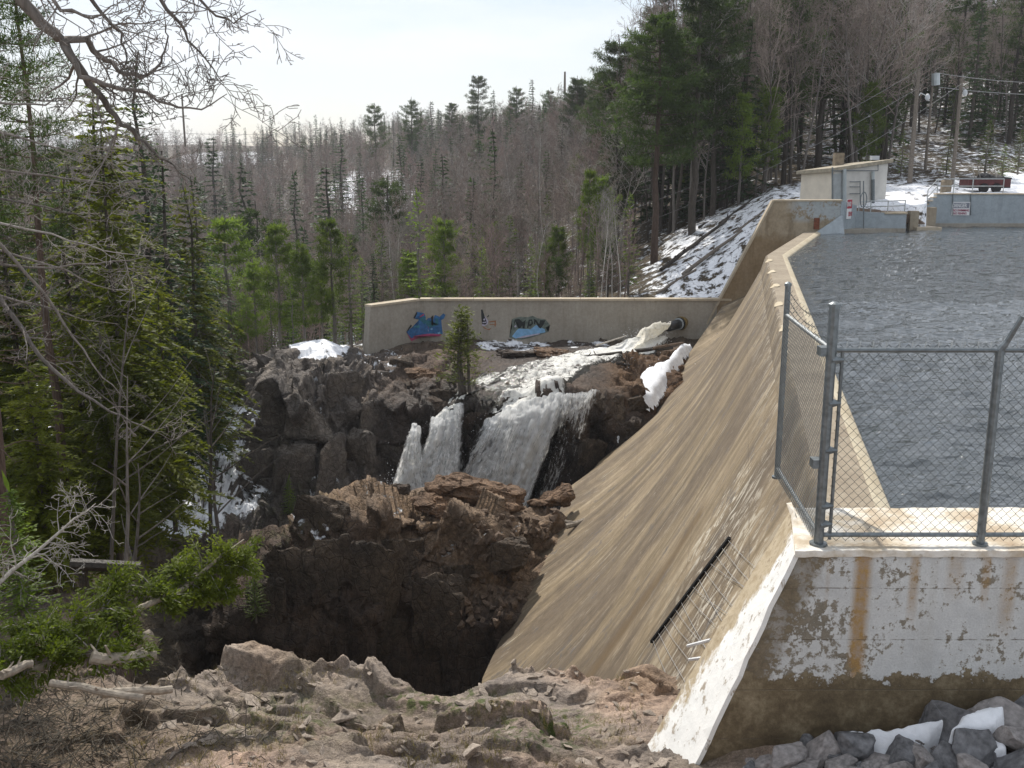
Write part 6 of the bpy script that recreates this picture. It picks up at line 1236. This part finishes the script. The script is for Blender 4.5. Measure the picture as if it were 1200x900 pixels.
for k, (px, yt, Y, kd, w_, lab) in enumerate(((262, 250, 64, 'ypine0', 1.1, 'bushy green pine left below the lone spruce'), (446, 262, 64, 'fir1', .9, 'green young fir above the wall end'), (520, 250, 66, 'ypine1', .9, 'green young pine right of the bright young fir'), (300, 235, 82, 'wpine2', 1.0, 'green pine behind the snowy knoll group'), (455, 205, 95, 'wpine1', 1.1, 'dark green pine halfway up the valley side'), (520, 180, 110, 'spruce1', 1.2, 'broad spruce below the ridge row'), (640, 175, 100, 'spruce0', 1.1, 'dark spruce left of the leaning birches'), (598, 250, 70, 'fir0', 1.0, 'rounded green fir behind the middle of the wall'), (655, 260, 68, 'ypine1', .9, 'green young pine between the birches and the wall'), (722, 150, 80, 'wpine0', 1.2, 'full green pine left of the large red pine, lower'), (250, 160, 170, 'farcon0', 1.3, 'dark conifer beside the distant snow clearing'), (400, 165, 180, 'farcon1', 1.3, 'dark conifer in the middle of the valley wood'), (470, 160, 190, 'farcon0', 1.3, 'dark conifer below the left ridge pines'), (560, 160, 170, 'wpine2', 1.0, 'green pine below the tallest ridge pine'), (180, 165, 120, 'spruce1', 1.3, 'dark spruce over the left bank'), (120, 160, 110, 'spruce2', 1.4, 'dark spruce over the left bank, behind the hemlocks'), (60, 165, 100, 'spruce0', 1.4, 'dark spruce at the left behind the red pines'))):
    ptree('evergreen', kd, px, yt, Y, lab, wide=w_, rz=k*1.1)
ptree('spruce', 'spruce0', 287, 190, 105, 'lone dark spruce standing left of the valley', wide=1.1); ptree('spruce', 'spruce1', 382, 192, 108, 'broad dark spruce beside the snowy clearing', wide=1.35); ptree('spruce', 'spruce2', 424, 205, 112, 'narrow pale spruce right of the snowy clearing', wide=.8); ptree('spruce', 'spruce0', 345, 200, 120, 'dark spruce left of the broad spruce', wide=.9, rz=2)
for k, (px, yt, Y, kd, lab) in enumerate(((561, 88, 215, 'wpine0', 'tall pine sticking up from the middle of the ridge'), (578, 105, 220, 'spruce0', 'spruce just right of the tall ridge pine'), (605, 100, 205, 'wpine1', 'ridge pine with ragged top between two spruces'), (623, 92, 200, 'spruce1', 'rounded pine on the ridge left of the mast'), (645, 102, 185, 'wpine2', 'bushy ridge pine beneath the mast'), (441, 120, 230, 'wpine1', 'ridge pine above the valley, left of a row'), (484, 113, 225, 'wpine2', 'flat topped ridge pine'), (507, 118, 220, 'spruce2', 'pointed ridge spruce next to the flat topped pine'), (530, 120, 225, 'wpine0', 'dense ridge pine left of the tallest one'), (320, 130, 380, 'farcon0', 'small dark conifer on the far left skyline'), (275, 133, 380, 'farcon1', 'rounded conifer far on the left skyline'), (372, 134, 370, 'farcon0', 'small conifer far along the skyline'), (675, 88, 150, 'rpine1', 'red pine crown at the left of the big right trees'), (700, 80, 120, 'rpine0', 'red pine crown just left of the large red pine'), (722, 40, 95, 'rpine1', 'rounded red pine behind the large red pine'))):
    ptree('ridge_pine', kd, px, yt, Y, lab, wide=1.0, rz=k*.9)
# white birches
for k, (px, yt, Y, ln, lab) in enumerate(((648, 155, 80, -.10, 'white birch leaning left before the dark hillside, with forked top'), (608, 175, 82, -.10, 'leaning white birch left of the forked one'), (704, 230, 63, 0, 'thin straight white birch right behind the wall'), (712, 240, 63.5, .03, 'thin white birch, middle of three behind the wall'), (720, 235, 63, .06, 'thin white birch leaning right behind the wall'), (462, 255, 66, -.12, 'white birch snag left of the bright young fir'), (470, 270, 66.5, 0, 'second white birch snag beside the bright young fir'))):
    ptree('birch', 'birch%d' % (k % 2), px, yt, Y, lab, wide=.8, rz=k, lean=(0, ln))
# small many-stemmed cedar before the wall
b = hit(546, 462) or P(546, 462, 48.5)
tree('cedar_tree', 'cedar0', tuple(b + Vector((0, 0, -.1))), (1.75, 1.75, (zz(350, b.y)-b.z)/5), 1, 'small many stemmed cedar standing in front of the painted wall')
# ---- left bank trees
PR['bank_pine'] = pine(150, 18, 2.6, 'needle_pine', 'bark_brown', .50, 12, .22, .014, .55, 5, .25, r0=.17, dead=46); PH['bank_pine'] = 18
PR['hem0'] = spruce(151, 11, 3.3, 'needle_hemlock', 'bark_dark', .04, 2.5, .40, .66, .42, .5, 8); PR['hem1'] = spruce(152, 11, 3.1, 'needle_hemlock', 'bark_dark', .06, 2.5, .42, .64, .45, .5, 8); PH['hem0'] = PH['hem1'] = 11
PR['dk0'] = spruce(153, 11, 2.3, 'needle_spruce', 'bark_dark', .03, 1.4, .30, .7, .4, .8, 7); PH['dk0'] = 11
PR['sap'] = spruce(154, 3, .9, 'needle_young', 'bark_grey', .02, 3.0, .13, .4, .12, .8, 7); PH['sap'] = 3
ptree('red_pine', 'bank_pine', 12, -160, 17, 'red pine trunk with bare lower limbs at the left edge', pyb=640, rz=.4)
ptree('red_pine', 'bank_pine', 78, -60, 23, 'second red pine behind the one at the left edge', pyb=600, wide=.9, rz=2.1)
ptree('hemlock', 'hem0', 160, 150, 23, 'bright drooping hemlock, tallest on the left bank', pyb=640, wide=.78); ptree('hemlock', 'hem1', 112, 205, 25, 'drooping hemlock between the pines of the left bank', pyb=640, wide=.85)
ptree('hemlock', 'hem1', 205, 300, 27, 'lower hemlock on the brink of the snowy gully', pyb=610, wide=.62, rz=3); ptree('hemlock', 'hem0', 40, 190, 28, 'hemlock behind the left edge pine', pyb=610, wide=.9, rz=1)
ptree('spruce', 'dk0', 195, 175, 40, 'dark spruce behind the bright hemlock', zb=-9, wide=1.0); ptree('spruce', 'dk0', 232, 205, 52, 'dark spruce on the far side of the snowy gully', zb=-8.6, wide=1.1, rz=2); ptree('spruce', 'dk0', 90, 170, 42, 'dark spruce deep on the left bank', zb=-8.5, wide=1.1, rz=4); ptree('spruce', 'dk0', 20, 160, 38, 'dark spruce at the far left', zb=-6.5, wide=1.1, rz=5); ptree('spruce', 'hem1', 222, 215, 44, 'green spruce above the gully, right of the bright hemlock', zb=-9, wide=.85, rz=5)
ptree('hemlock', 'hem0', 250, 430, 47, 'small green hemlock overhanging the snow of the gully', pyb=520, wide=1.3, rz=1.5); ptree('hemlock', 'hem1', 275, 405, 52, 'small hemlock at the top of the snowy gully', pyb=470, wide=1.4, rz=.5); ptree('hemlock', 'hem1', 140, 380, 20, 'dark understory hemlock with drooping boughs', pyb=650, wide=1.0, rz=2.5); ptree('hemlock', 'hem0', 60, 420, 19, 'dark understory hemlock by the left edge', pyb=680, wide=1.1, rz=3.3)
for k, (x_, y_, z_b, kd) in enumerate(((-14, 20, -4.4, 'hem0'), (-17, 28, -5, 'dk0'), (-13, 33, -5.6, 'hem1'), (-20, 38, -6, 'dk0'), (-24, 30, -5, 'hem0'), (-16, 45, -7, 'dk0'))):
    tree('hemlock', kd, (x_, y_, z_b), .9 + .1*k, k*1.3, ('hemlock on the bank just outside the left edge', 'spruce behind the hemlock outside the left edge', 'hemlock deep on the bank beyond the left edge', 'spruce deepest on the bank beyond the left edge', 'hemlock farthest left on the bank', 'spruce at the back of the left bank')[k])
ptree('fir_sapling', 'sap', 28, 570, 14.2, 'small bright green fir sapling at the left edge', pyb=720, wide=1.25); ptree('fir_sapling', 'sap', 340, 560, 43.5, 'small green sapling clinging to the grey cliff', pyb=600, wide=1.2); ptree('fir_sapling', 'sap', 300, 655, 30.5, 'green sapling under the gully boulder', pyb=720, wide=.9)
for k, (xa, ya, Ya, xb, yb, Yb, rr_) in enumerate(((775, 300, 66, 850, 268, 70, .16), (800, 322, 63, 868, 300, 65, .14), (845, 262, 70, 888, 232, 74, .18), (770, 338, 61.5, 815, 318, 62.5, .12), (820, 262, 72, 880, 222, 78, .12), (860, 285, 66, 895, 262, 67, .1))):
    a = P(xa, ya, Ya); b_ = P(xb, yb, Yb); a.z = float(hillz(a.x, a.y)) + rr_*.6; b_.z = float(hillz(b_.x, b_.y)) + rr_*.8; logobj(a, b_, rr_, rr_*.6, 'wet_log' if k % 2 == 0 else 'pole_wood', ('long dark fallen trunk on the snow slope', 'dark fallen log low on the snow slope', 'thick fallen trunk below the slender pines', 'fallen log at the foot of the snow slope', 'thin fallen trunk high on the snow slope', 'grey fallen log nearest the wing wall')[k], seed=xa)
for k, (px, ya, yb, Y, dx) in enumerate(((128, 300, 660, 19, 8), (143, 420, 670, 17.5, 4), (150, 520, 690, 16.5, 2), (95, 480, 650, 20, -2), (248, 420, 640, 36, -12), (256, 470, 640, 37, 6))):
    a, b_ = P(px, yb, Y), P(px+dx, ya, Y); o = empty('dead_sapling', a, ('thin dead trunk rising before the bright hemlock', 'slim pale dead trunk by the wooden beam', 'short dark dead stem beside the wooden beam', 'thin dead stem between the left bank pines', 'dark thin trunk leaning over the snowy gully', 'thin dark stem standing in the gully snow')[k], 'tree'); r = random.Random(k); mb = MB(); grow(mb, r, a - Vector((0, 0, .3)), b_ - a, (b_-a).length, .045 if Y < 30 else .09, 0, 1, 6, (8, 0), 0, .04, .7, .006); mb.build('trunk', 'bark_grey' if k != 4 else 'bark_dark', o)
# big bare limb reaching in from the upper left
bt = empty('bare_tree', (-7.5, 8.5, -2.6), 'bare maple whose crooked limbs hang in from the upper left corner', 'tree')
mb = MB(); mb.tube([(-7.5, 8.5, -3), (-7.35, 8.6, 1), (-7.0, 8.8, 5), (-6.6, 9, 8.4), (-6.2, 9.2, 10)], [.2, .18, .15, .11, .06], 10); mb.build('trunk', 'bark_grey', bt, True)
def limb(path, rads, seed, kids, mat, name='limb', parent=bt, maxl=2, L=1.0, wig=.2, spread=.9, up=-.02, mins=.0035, n=7):
    pts = [p if isinstance(p, Vector) else P(*p) for p in path]; r = random.Random(seed); mb = MB(); fine = []
    for i in range(len(pts)-1):
        for k in range(3): fine.append(pts[i].lerp(pts[i+1], k/3) + Vector((r.gauss(0, .012), r.gauss(0, .012), r.gauss(0, .012))))
    fine.append(pts[-1]); rr = np.interp(np.linspace(0, 1, len(fine)), np.linspace(0, 1, len(rads)), rads); mb.tube(fine, list(rr), n); mb2 = MB()
    for k in range(kids):
        f = (.08 + .9*(k + r.random())/kids)*(len(fine)-1); i = min(len(fine)-2, int(f)); q = fine[i].lerp(fine[i+1], f-i); td = (fine[i+1]-fine[i]).normalized(); ax = td.orthogonal().normalized(); ax.rotate(Matrix.Rotation(r.random()*6.28, 3, td)); grow(mb2, r, q, td*.6 + ax*spread, L*r.uniform(.4, 1.2), max(mins, rr[i]*.45), 1, 1+maxl, 5, (0, 5, 3), up, wig, .8, mins)
    o = mb.build(name, mat, parent, True)
    if mb2.v: mb2.build('twigs', mat, o)['kind'] = 'stuff'
    return o
tops = Vector((-6.9, 8.85, 5.6))
S_ = lambda px, py, Y: (px, py, Y)
limb([Vector((-7.0, 8.8, 5.0)), S_(-40, -60, 9.0), S_(20, -5, 9.1), S_(48, 28, 9.2), S_(70, 46, 9.3)], [.09, .07, .055, .05, .045], 1, 2, 'bark_grey', L=.8)
limb([S_(70, 46, 9.3), S_(92, 75, 9.4), S_(115, 108, 9.5), S_(135, 135, 9.6), S_(155, 152, 9.6), S_(180, 175, 9.7), S_(205, 195, 9.8), S_(226, 213, 9.9)], [.045, .036, .03, .025, .02, .015, .009, .004], 2, 13, 'bark_grey', L=.75)
limb([S_(70, 46, 9.3), S_(100, 46, 9.5), S_(115, 62, 9.7), S_(140, 80, 9.9), S_(165, 92, 10.0), S_(190, 75, 10.1), S_(198, 45, 10.2), S_(193, 20, 10.3)], [.035, .03, .026, .02, .016, .012, .008, .004], 3, 13, 'bark_grey', L=.85)
limb([S_(74, 52, 9.3), S_(95, 90, 9.3), S_(130, 100, 9.4), S_(160, 105, 9.5), S_(200, 125, 9.6), S_(235, 128, 9.7), S_(266, 110, 9.8)], [.03, .024, .02, .016, .012, .008, .004], 4, 12, 'bark_grey', L=.8)
limb([Vector((-6.75, 8.9, 7.2)), S_(60, -110, 9.5), S_(170, -30, 9.8), S_(195, 12, 9.9), S_(215, 35, 10), S_(240, 70, 10.1), S_(262, 98, 10.2)], [.06, .04, .022, .018, .013, .008, .004], 5, 12, 'bark_grey', L=.75)
limb([S_(120, -66, 9.65), S_(215, -20, 10), S_(245, 12, 10.1), S_(275, 28, 10.2), S_(300, 12, 10.3)], [.022, .016, .012, .008, .004], 6, 9, 'bark_grey', L=.6)
limb([S_(60, -110, 9.5), S_(95, -20, 9.3), S_(120, 15, 9.4), S_(140, 40, 9.5), S_(150, 68, 9.5), S_(138, 90, 9.5)], [.026, .02, .016, .012, .008, .004], 7, 10, 'bark_grey', L=.6)
limb([S_(-40, -60, 9.0), S_(40, -20, 9.0), S_(75, 10, 9.0), S_(110, 22, 9.1), S_(135, 5, 9.1)], [.025, .02, .016, .01, .004], 9, 9, 'bark_grey', L=.6)
# dead pale limbs lower on the left
db = empty('dead_tree', (-9, 12.5, -3.2), 'pale dead tree with tangled bare limbs at the left edge', 'tree'); MB().tube([(-9, 12.5, -4), (-8.9, 12.6, 0), (-8.7, 12.7, 3.5), (-8.5, 12.8, 6)], [.16, .14, .1, .04], 9).build('trunk', 'bark_grey', db, True)
limb([Vector((-8.82, 12.65, 2.2)), S_(-40, 300, 12.6), S_(10, 362, 12.6), S_(35, 400, 12.5), S_(75, 448, 12.4), S_(130, 482, 12.3), S_(165, 500, 12.2), S_(200, 512, 12.2)], [.045, .036, .03, .026, .021, .014, .008, .003], 11, 14, 'bark_grey', parent=db, L=.7)
limb([Vector((-8.8, 12.65, 2.8)), S_(-40, 250, 12.8), S_(20, 310, 13), S_(55, 350, 13.2), S_(85, 395, 13.3), S_(120, 440, 13.3), S_(150, 470, 13.3)], [.034, .027, .022, .018, .014, .009, .003], 12, 14, 'bark_grey', parent=db, L=.8)
for k, (ya, yb, xe) in enumerate(((150, 185, 130), (195, 215, 160), (225, 262, 150), (255, 300, 175), (285, 345, 160), (310, 300, 190), (120, 110, 110), (340, 380, 140))):
    limb([Vector((-8.75, 12.7, P(-120, ya, 12.7).z)), S_(-30, ya, 13), S_(xe*.35, ya + (yb-ya)*.3 + 6, 13.2), S_(xe*.7, ya + (yb-ya)*.75 + 4, 13.4), S_(xe, yb, 13.6)], [.024, .018, .013, .008, .003], 20+k, 13, 'twig_grey' if k % 3 == 0 else 'bark_grey', parent=db, L=.65)
# leaning bleached sapling, fallen cedar, cut logs, beam
ls = empty('leaning_sapling', P(-10, 690, 11.2), 'bleached bare sapling leaning right over the dark bank', 'sapling'); limb([S_(-20, 700, 11.2), S_(30, 655, 11.6), S_(75, 618, 12), S_(112, 590, 12.3)], [.028, .024, .015, .005], 31, 22, 'dead_pale', 'trunk', ls, 2, .55)
fc = empty('fallen_cedar', P(0, 800, 10.3), 'fallen cedar with bright green foliage lying across the left foreground', 'tree')
path = [P(-20, 806, 10.2), P(60, 778, 10.7), P(120, 745, 11.2), P(165, 712, 11.7), P(215, 690, 12.2), P(255, 655, 12.6), P(286, 632, 12.9)]
MB().tube(path, [.05, .048, .045, .042, .035, .02, .008], 8).build('trunk', 'grey_log', fc, True)
r = random.Random(77); B, D = [], []; mbt = MB()
def bough(c, d, L, n):
    for k in range(n):
        v = (Vector(d) + Vector((r.gauss(0, .6), r.gauss(0, .6), r.gauss(0, .45)))).normalized(); e = c + v*L*r.uniform(.4, 1); mbt.tube([c, c.lerp(e, .5) + Vector((0, 0, .04)), e], [.01, .007, .003], 3, False)
        for i in range(20):
            t = .2 + .8*i/19; q = c.lerp(e, t)
            for s in range(5): B.append(q + Vector((r.gauss(0, .05), r.gauss(0, .05), r.gauss(0, .035)))); D.append(v + Vector((r.gauss(0, .8), r.gauss(0, .8), r.gauss(-.1, .5))))
for (px, py, Y, L, n) in ((20, 770, 10.6, .55, 12), (50, 745, 10.9, .5, 12), (85, 730, 11.2, .55, 12), (120, 715, 11.4, .5, 12), (135, 690, 11.8, .45, 10), (60, 775, 10.6, .5, 10), (110, 765, 10.8, .5, 12), (140, 745, 11.2, .4, 8), (25, 735, 11, .4, 8), (195, 705, 12, .45, 10), (215, 680, 12.3, .5, 12), (240, 665, 12.6, .55, 12), (265, 660, 12.7, .5, 12), (285, 655, 12.8, .35, 8), (180, 690, 12, .35, 7), (235, 700, 12.3, .35, 9), (205, 660, 12.5, .3, 6), (0, 790, 10.3, .45, 9), (150, 772, 10.9, .3, 6), (262, 690, 12.5, .25, 6)):
    bough(P(px, py, Y), (.35, 0, .15), L, n)
mbt.build('boughs', 'twig_grey', fc); obj('foliage', leaves_mesh('foliage', [b - P(0, 800, 10.3) for b in B], D, np.full(len(B), .075), np.full(len(B), .012), 'cedar_leaf', .2, .1, 4), fc)
for (x0, y0, Y0, x1, y1, Y1, rr_, lab) in ((108, 772, 10.6, 182, 768, 11.0, .075, 'sawn grey log end sticking out under the fallen cedar'), (128, 757, 11.4, 178, 744, 11.8, .07, 'second sawn log just above the first one'), (0, 792, 10.0, 36, 778, 10.3, .05, 'grey log at the left edge under the cedar foliage'), (118, 812, 10.2, 200, 808, 10.6, .05, 'dark dead branch log on the ground below the sawn logs'), (60, 800, 10.2, 168, 818, 10.0, .045, 'crooked dead limb lying in the brush')):
    a, b_ = P(x0, y0, Y0), P(x1, y1, Y1); logobj(a, b_, rr_, rr_*.9, 'grey_log', lab, 10, seed=x0)
be = empty('wooden_beam', P(130, 700, 15.5), 'dark horizontal wooden beam on posts in the shade of the left bank', 'beam')
mb = MB().tube([P(84, 661, 15.5), P(166, 665, 15.5)], .10, 8); mb.build('beam', 'wet_log', be)
for px, pyb in ((140, 730), (156, 700), (100, 690)): MB().tube([P(px, 664, 15.55), P(px, pyb, 15.55)], .05 if px != 156 else .025, 6).build('post', 'wet_log', be)
# ---- brush, grass: nobody could count it
mb = MB(); r = random.Random(9)
for k in range(800):
    px = abs(r.gauss(0, 105)) if r.random() < .8 else r.uniform(0, 330); py = r.uniform(775, 905)
    if px > 230 and py < 800: continue
    h = hit(px, py, bvh_fore)
    if h is None or h.y > 15: continue
    v = Vector((r.gauss(0, 1), r.gauss(0, 1), r.gauss(.12, .28))).normalized(); L = r.uniform(.1, .55); m_ = h + v*L*.5 + Vector((0, 0, r.uniform(.0, .12))); mb.tube([h + Vector((0, 0, .01)), m_, h + v*L + Vector((0, 0, r.uniform(-.05, .1)))], [r.uniform(.004, .011), .006, .003], 3, False)
tag(obj('dead_brush', mb.mesh('dead_brush', 'brush_twig')), 'tangle of dead grey twigs on the left foreground', 'brush', kind='stuff')
B, D = [], []
g = np.random.default_rng(5)
for k in range(800):
    px = g.uniform(150, 760); py = g.uniform(785, 905); h = hit(px, py, bvh_fore)
    if h is None or h.y > 14.3 or h.x > 1.8: continue
    if fbm(np.array([[h.x*.9, h.y*.9, 3]]), 2, 90)[0] < -.1: continue
    for i in range(9): B.append(h + Vector((g.normal(0, .05), g.normal(0, .05), -.01))); D.append((g.normal(0, .5), g.normal(0, .5), 1))
tag(obj('dry_grass', leaves_mesh('dry_grass', B, D, np.full(len(B), .10), np.full(len(B), .0035), 'dry_grass', .25, 0, 8)), 'tufts of dry grass in the cracks of the foreground rock', 'grass', kind='stuff')
# ================================================================== the wood on the hills
sky_px = [-60, 150, 250, 300, 400, 450, 500, 560, 620, 660, 690, 720, 750, 1260]; sky_py = [150, 142, 138, 139, 137, 130, 127, 122, 116, 108, 95, 60, -40, -60]
r = random.Random(21); cand = []
def try_tree(px, Y, kind, hmin, hmax):
    x = (px-600)/F*Y; z = float(hillz(x, Y)); h = r.uniform(hmin, hmax); yt = np.interp(px, sky_px, sky_py) + r.uniform(-2, 10)
    zmax = zz(yt, Y); h = min(h, zmax - z)
    if h < 3.0: return
    cand.append((Y, px, x, z, kind, h))
for k in range(4300):
    Y = 62 + 330*r.random()**1.25; px = r.uniform(-80, 1280)
    if 905 < px and Y < 78: continue
    if 735 < px <= 905 and Y < 75: continue
    if px > 1030 and Y < 104: continue
    if px > 1175 and Y < 105: continue
    if 235 < px < 302 and 140 < Y < 240 and 180 < float(zz(186, Y))*0 + 185 < 190 and abs((450 - (math.atan((hillz((px-600)/F*Y, Y)-CAMZ)/Y)+PITCH)*F) - 186) < 7: continue
    u = r.random()
    if Y > 150:
        c = .34 if Y > 260 else .24
        kind = r.choice(('farcon0', 'farcon1')) if u < c else r.choice(('farbare0', 'farbare1', 'farbare2'))
        try_tree(px, Y, kind, 7, 12 if not kind.startswith('farcon') else 13)
    else:
        if px > 740 and u < .12: kind = r.choice(('wpine0', 'wpine1', 'wpine2', 'spruce0', 'spruce2'))
        elif u < .19: kind = r.choice(('spruce0', 'spruce1', 'spruce2', 'fir0', 'ypine1', 'wpine1'))
        elif u < .24 and px < 740: kind = r.choice(('birch0', 'birch1'))
        elif px > 740: kind = r.choice(('tallbare0', 'tallbare1', 'bare0', 'bare2', 'bare3'))
        elif Y < 72: kind = r.choice(('brush0', 'brush1', 'bare0', 'bare1'))
        else: kind = r.choice(('bare0', 'bare1', 'bare2', 'bare3'))
        hm = (10, 19) if px > 740 else (6, 11)
        if kind[:5] == 'brush': hm = (3, 5)
        if kind in ('fir0', 'ypine1'): hm = (4, 8)
        if px < 740 and Y < 72: hm = (3, 6.5)
        try_tree(px, Y, kind, *hm)
cand.sort(key=lambda c: -c[5]/c[0])
words = {'farcon': ('distant_conifer', 'small dark far conifer', 'distant conifers on the ridge'), 'farbare': ('distant_tree', 'small bare far tree', 'distant bare trees on the ridge'), 'wpine': ('pine_tree', 'dark hillside pine', 'pines on the right hillside'), 'spruce': ('spruce_tree', 'dark spruce among bare trees', 'spruces among the bare trees'), 'fir': ('young_fir', 'young green fir among bare trees', 'young firs among the bare trees'), 'ypine': ('young_pine', 'young green pine among bare trees', 'young pines among the bare trees'), 'birch': ('birch_tree', 'pale hillside birch', 'birches on the hillside'), 'tallbare': ('tall_bare_tree', 'tall dark bare tree', 'tall bare trees on the right slope'), 'bare': ('bare_tree', 'bare grey brown hillside tree', 'bare trees on the hillside'), 'brush': ('bare_shrub', 'reddish bare shrub', 'bare shrubs behind the wall')}
def place_word(px, Y):
    far = ', in the nearest rows' if Y < 80 else ', well back' if Y < 120 else ', far back'
    for lim, w in ((120, 'at the far left'), (235, 'above the left bank'), (330, 'left of the snowy knoll'), (430, 'above the snowy knoll'), (520, 'above the first graffiti'), (600, 'above the small cedar'), (680, 'above the second graffiti'), (760, 'left of the large red pine'), (840, 'around the large dark pines'), (910, 'over the snow slope'), (990, 'left above the shed'), (1060, 'right above the shed'), (1130, 'between the poles'), (1400, 'at the right edge')):
        if px < lim: return w + far
rest = []; nthing = {}
for (Y, px, x, z, kind, h) in cand:
    k = kind.rstrip('0123456789')
    if nthing.get(k, 0) < (150 if k in ('bare', 'tallbare') else 60) and sum(nthing.values()) < 430 and Y < 260:
        nm, lab, grp = words[k]; lab = lab + ' ' + place_word(px, Y); s = h/PH[kind]; w = s*r.uniform(.85, 1.15); tree(nm, kind, (x, Y, z-.1), (w, w, s), r.random()*6.28, lab, 'shrub' if k == 'brush' else 'tree', grp); nthing[k] = nthing.get(k, 0) + 1
    else: rest.append((x, Y, z-.1, kind, h/PH[kind]))
print('tree things', nthing, 'rest', len(rest))
# the remainder reads as one mass: instanced on points
def mass(name, kinds, label):
    pts = [q for q in rest if q[3] in kinds]
    if not pts: return
    me = bpy.data.meshes.new(name); me.from_pydata([q[:3] for q in pts], [], []); 
    for an, vals in (('sc', [q[4] for q in pts]), ('rz', [random.Random(i).random()*6.28 for i in range(len(pts))])):
        at = me.attributes.new(an, 'FLOAT', 'POINT'); at.data.foreach_set('value', np.array(vals, np.float32))
    ids = me.attributes.new('pick', 'INT', 'POINT'); ids.data.foreach_set('value', np.array([sorted(kinds).index(q[3]) for q in pts], np.int32))
    o = obj(name, me); tag(o, label, 'wood', kind='stuff'); lib = bpy.data.collections.new('lib_' + name)
    for kd in sorted(kinds):
        bm_v, polys, mats_, mi = [], [], [], []
        for _, m in PR[kd]:
            off = len(bm_v); bm_v += [v.co[:] for v in m.vertices]; polys += [tuple(i+off for i in p.vertices) for p in m.polygons]; mats_.append(m.materials[0]); mi += [len(mats_)-1]*len(m.polygons)
        jm = bpy.data.meshes.new('j_'+kd); jm.from_pydata(bm_v, [], polys); jm.update()
        for mm in mats_: jm.materials.append(mm)
        jm.polygons.foreach_set('material_index', np.array(mi, np.int32)); lib.objects.link(bpy.data.objects.new('lib_%02d_%s' % (sorted(kinds).index(kd), kd), jm))
    ng = bpy.data.node_groups.new('scatter_' + name, 'GeometryNodeTree'); ng.interface.new_socket('Geometry', in_out='INPUT', socket_type='NodeSocketGeometry'); ng.interface.new_socket('Geometry', in_out='OUTPUT', socket_type='NodeSocketGeometry'); n = ng.nodes
    gi, go = n.new('NodeGroupInput'), n.new('NodeGroupOutput'); ci = n.new('GeometryNodeCollectionInfo'); ci.inputs['Collection'].default_value = lib; ci.inputs['Separate Children'].default_value = True; ci.inputs['Reset Children'].default_value = True
    ip = n.new('GeometryNodeInstanceOnPoints'); ip.inputs['Pick Instance'].default_value = True
    def na(nm, ty): x = n.new('GeometryNodeInputNamedAttribute'); x.data_type = ty; x.inputs['Name'].default_value = nm; return x.outputs['Attribute']
    cx = n.new('ShaderNodeCombineXYZ'); ng.links.new(na('rz', 'FLOAT'), cx.inputs[2]); er = n.new('FunctionNodeEulerToRotation'); ng.links.new(cx.outputs[0], er.inputs[0])
    ng.links.new(gi.outputs[0], ip.inputs['Points']); ng.links.new(ci.outputs[0], ip.inputs['Instance']); ng.links.new(na('pick', 'INT'), ip.inputs['Instance Index']); ng.links.new(er.outputs[0], ip.inputs['Rotation']); ng.links.new(na('sc', 'FLOAT'), ip.inputs['Scale']); ng.links.new(ip.outputs[0], go.inputs[0])
    md = o.modifiers.new('scatter', 'NODES'); md.node_group = ng
mass('far_wood', {q[3] for q in rest}, 'mixed bare and evergreen wood covering the far hills')
# ================================================================== haze in the valley air
hm = NT('haze_air'); pv = hm.n('ShaderNodeVolumePrincipled'); pv.inputs['Color'].default_value = (.93, .95, 1.0, 1); pv.inputs['Density'].default_value = .00026; pv.inputs['Anisotropy'].default_value = .3; hm.l(pv.outputs[0], hm.out.inputs['Volume'])
tag(obj('haze', MB().hexa([(-2000, -40, -22), (2300, -40, -22), (2300, 1400, -22), (-2000, 1400, -22)], [(-2000, -40, 80), (2300, -40, 80), (2300, 1400, 80), (-2000, 1400, 80)]).mesh('haze', 'haze_air')), 'thin pale haze in the air of the valley', 'haze', kind='stuff')
print('script', round(time.time()-T0, 1))
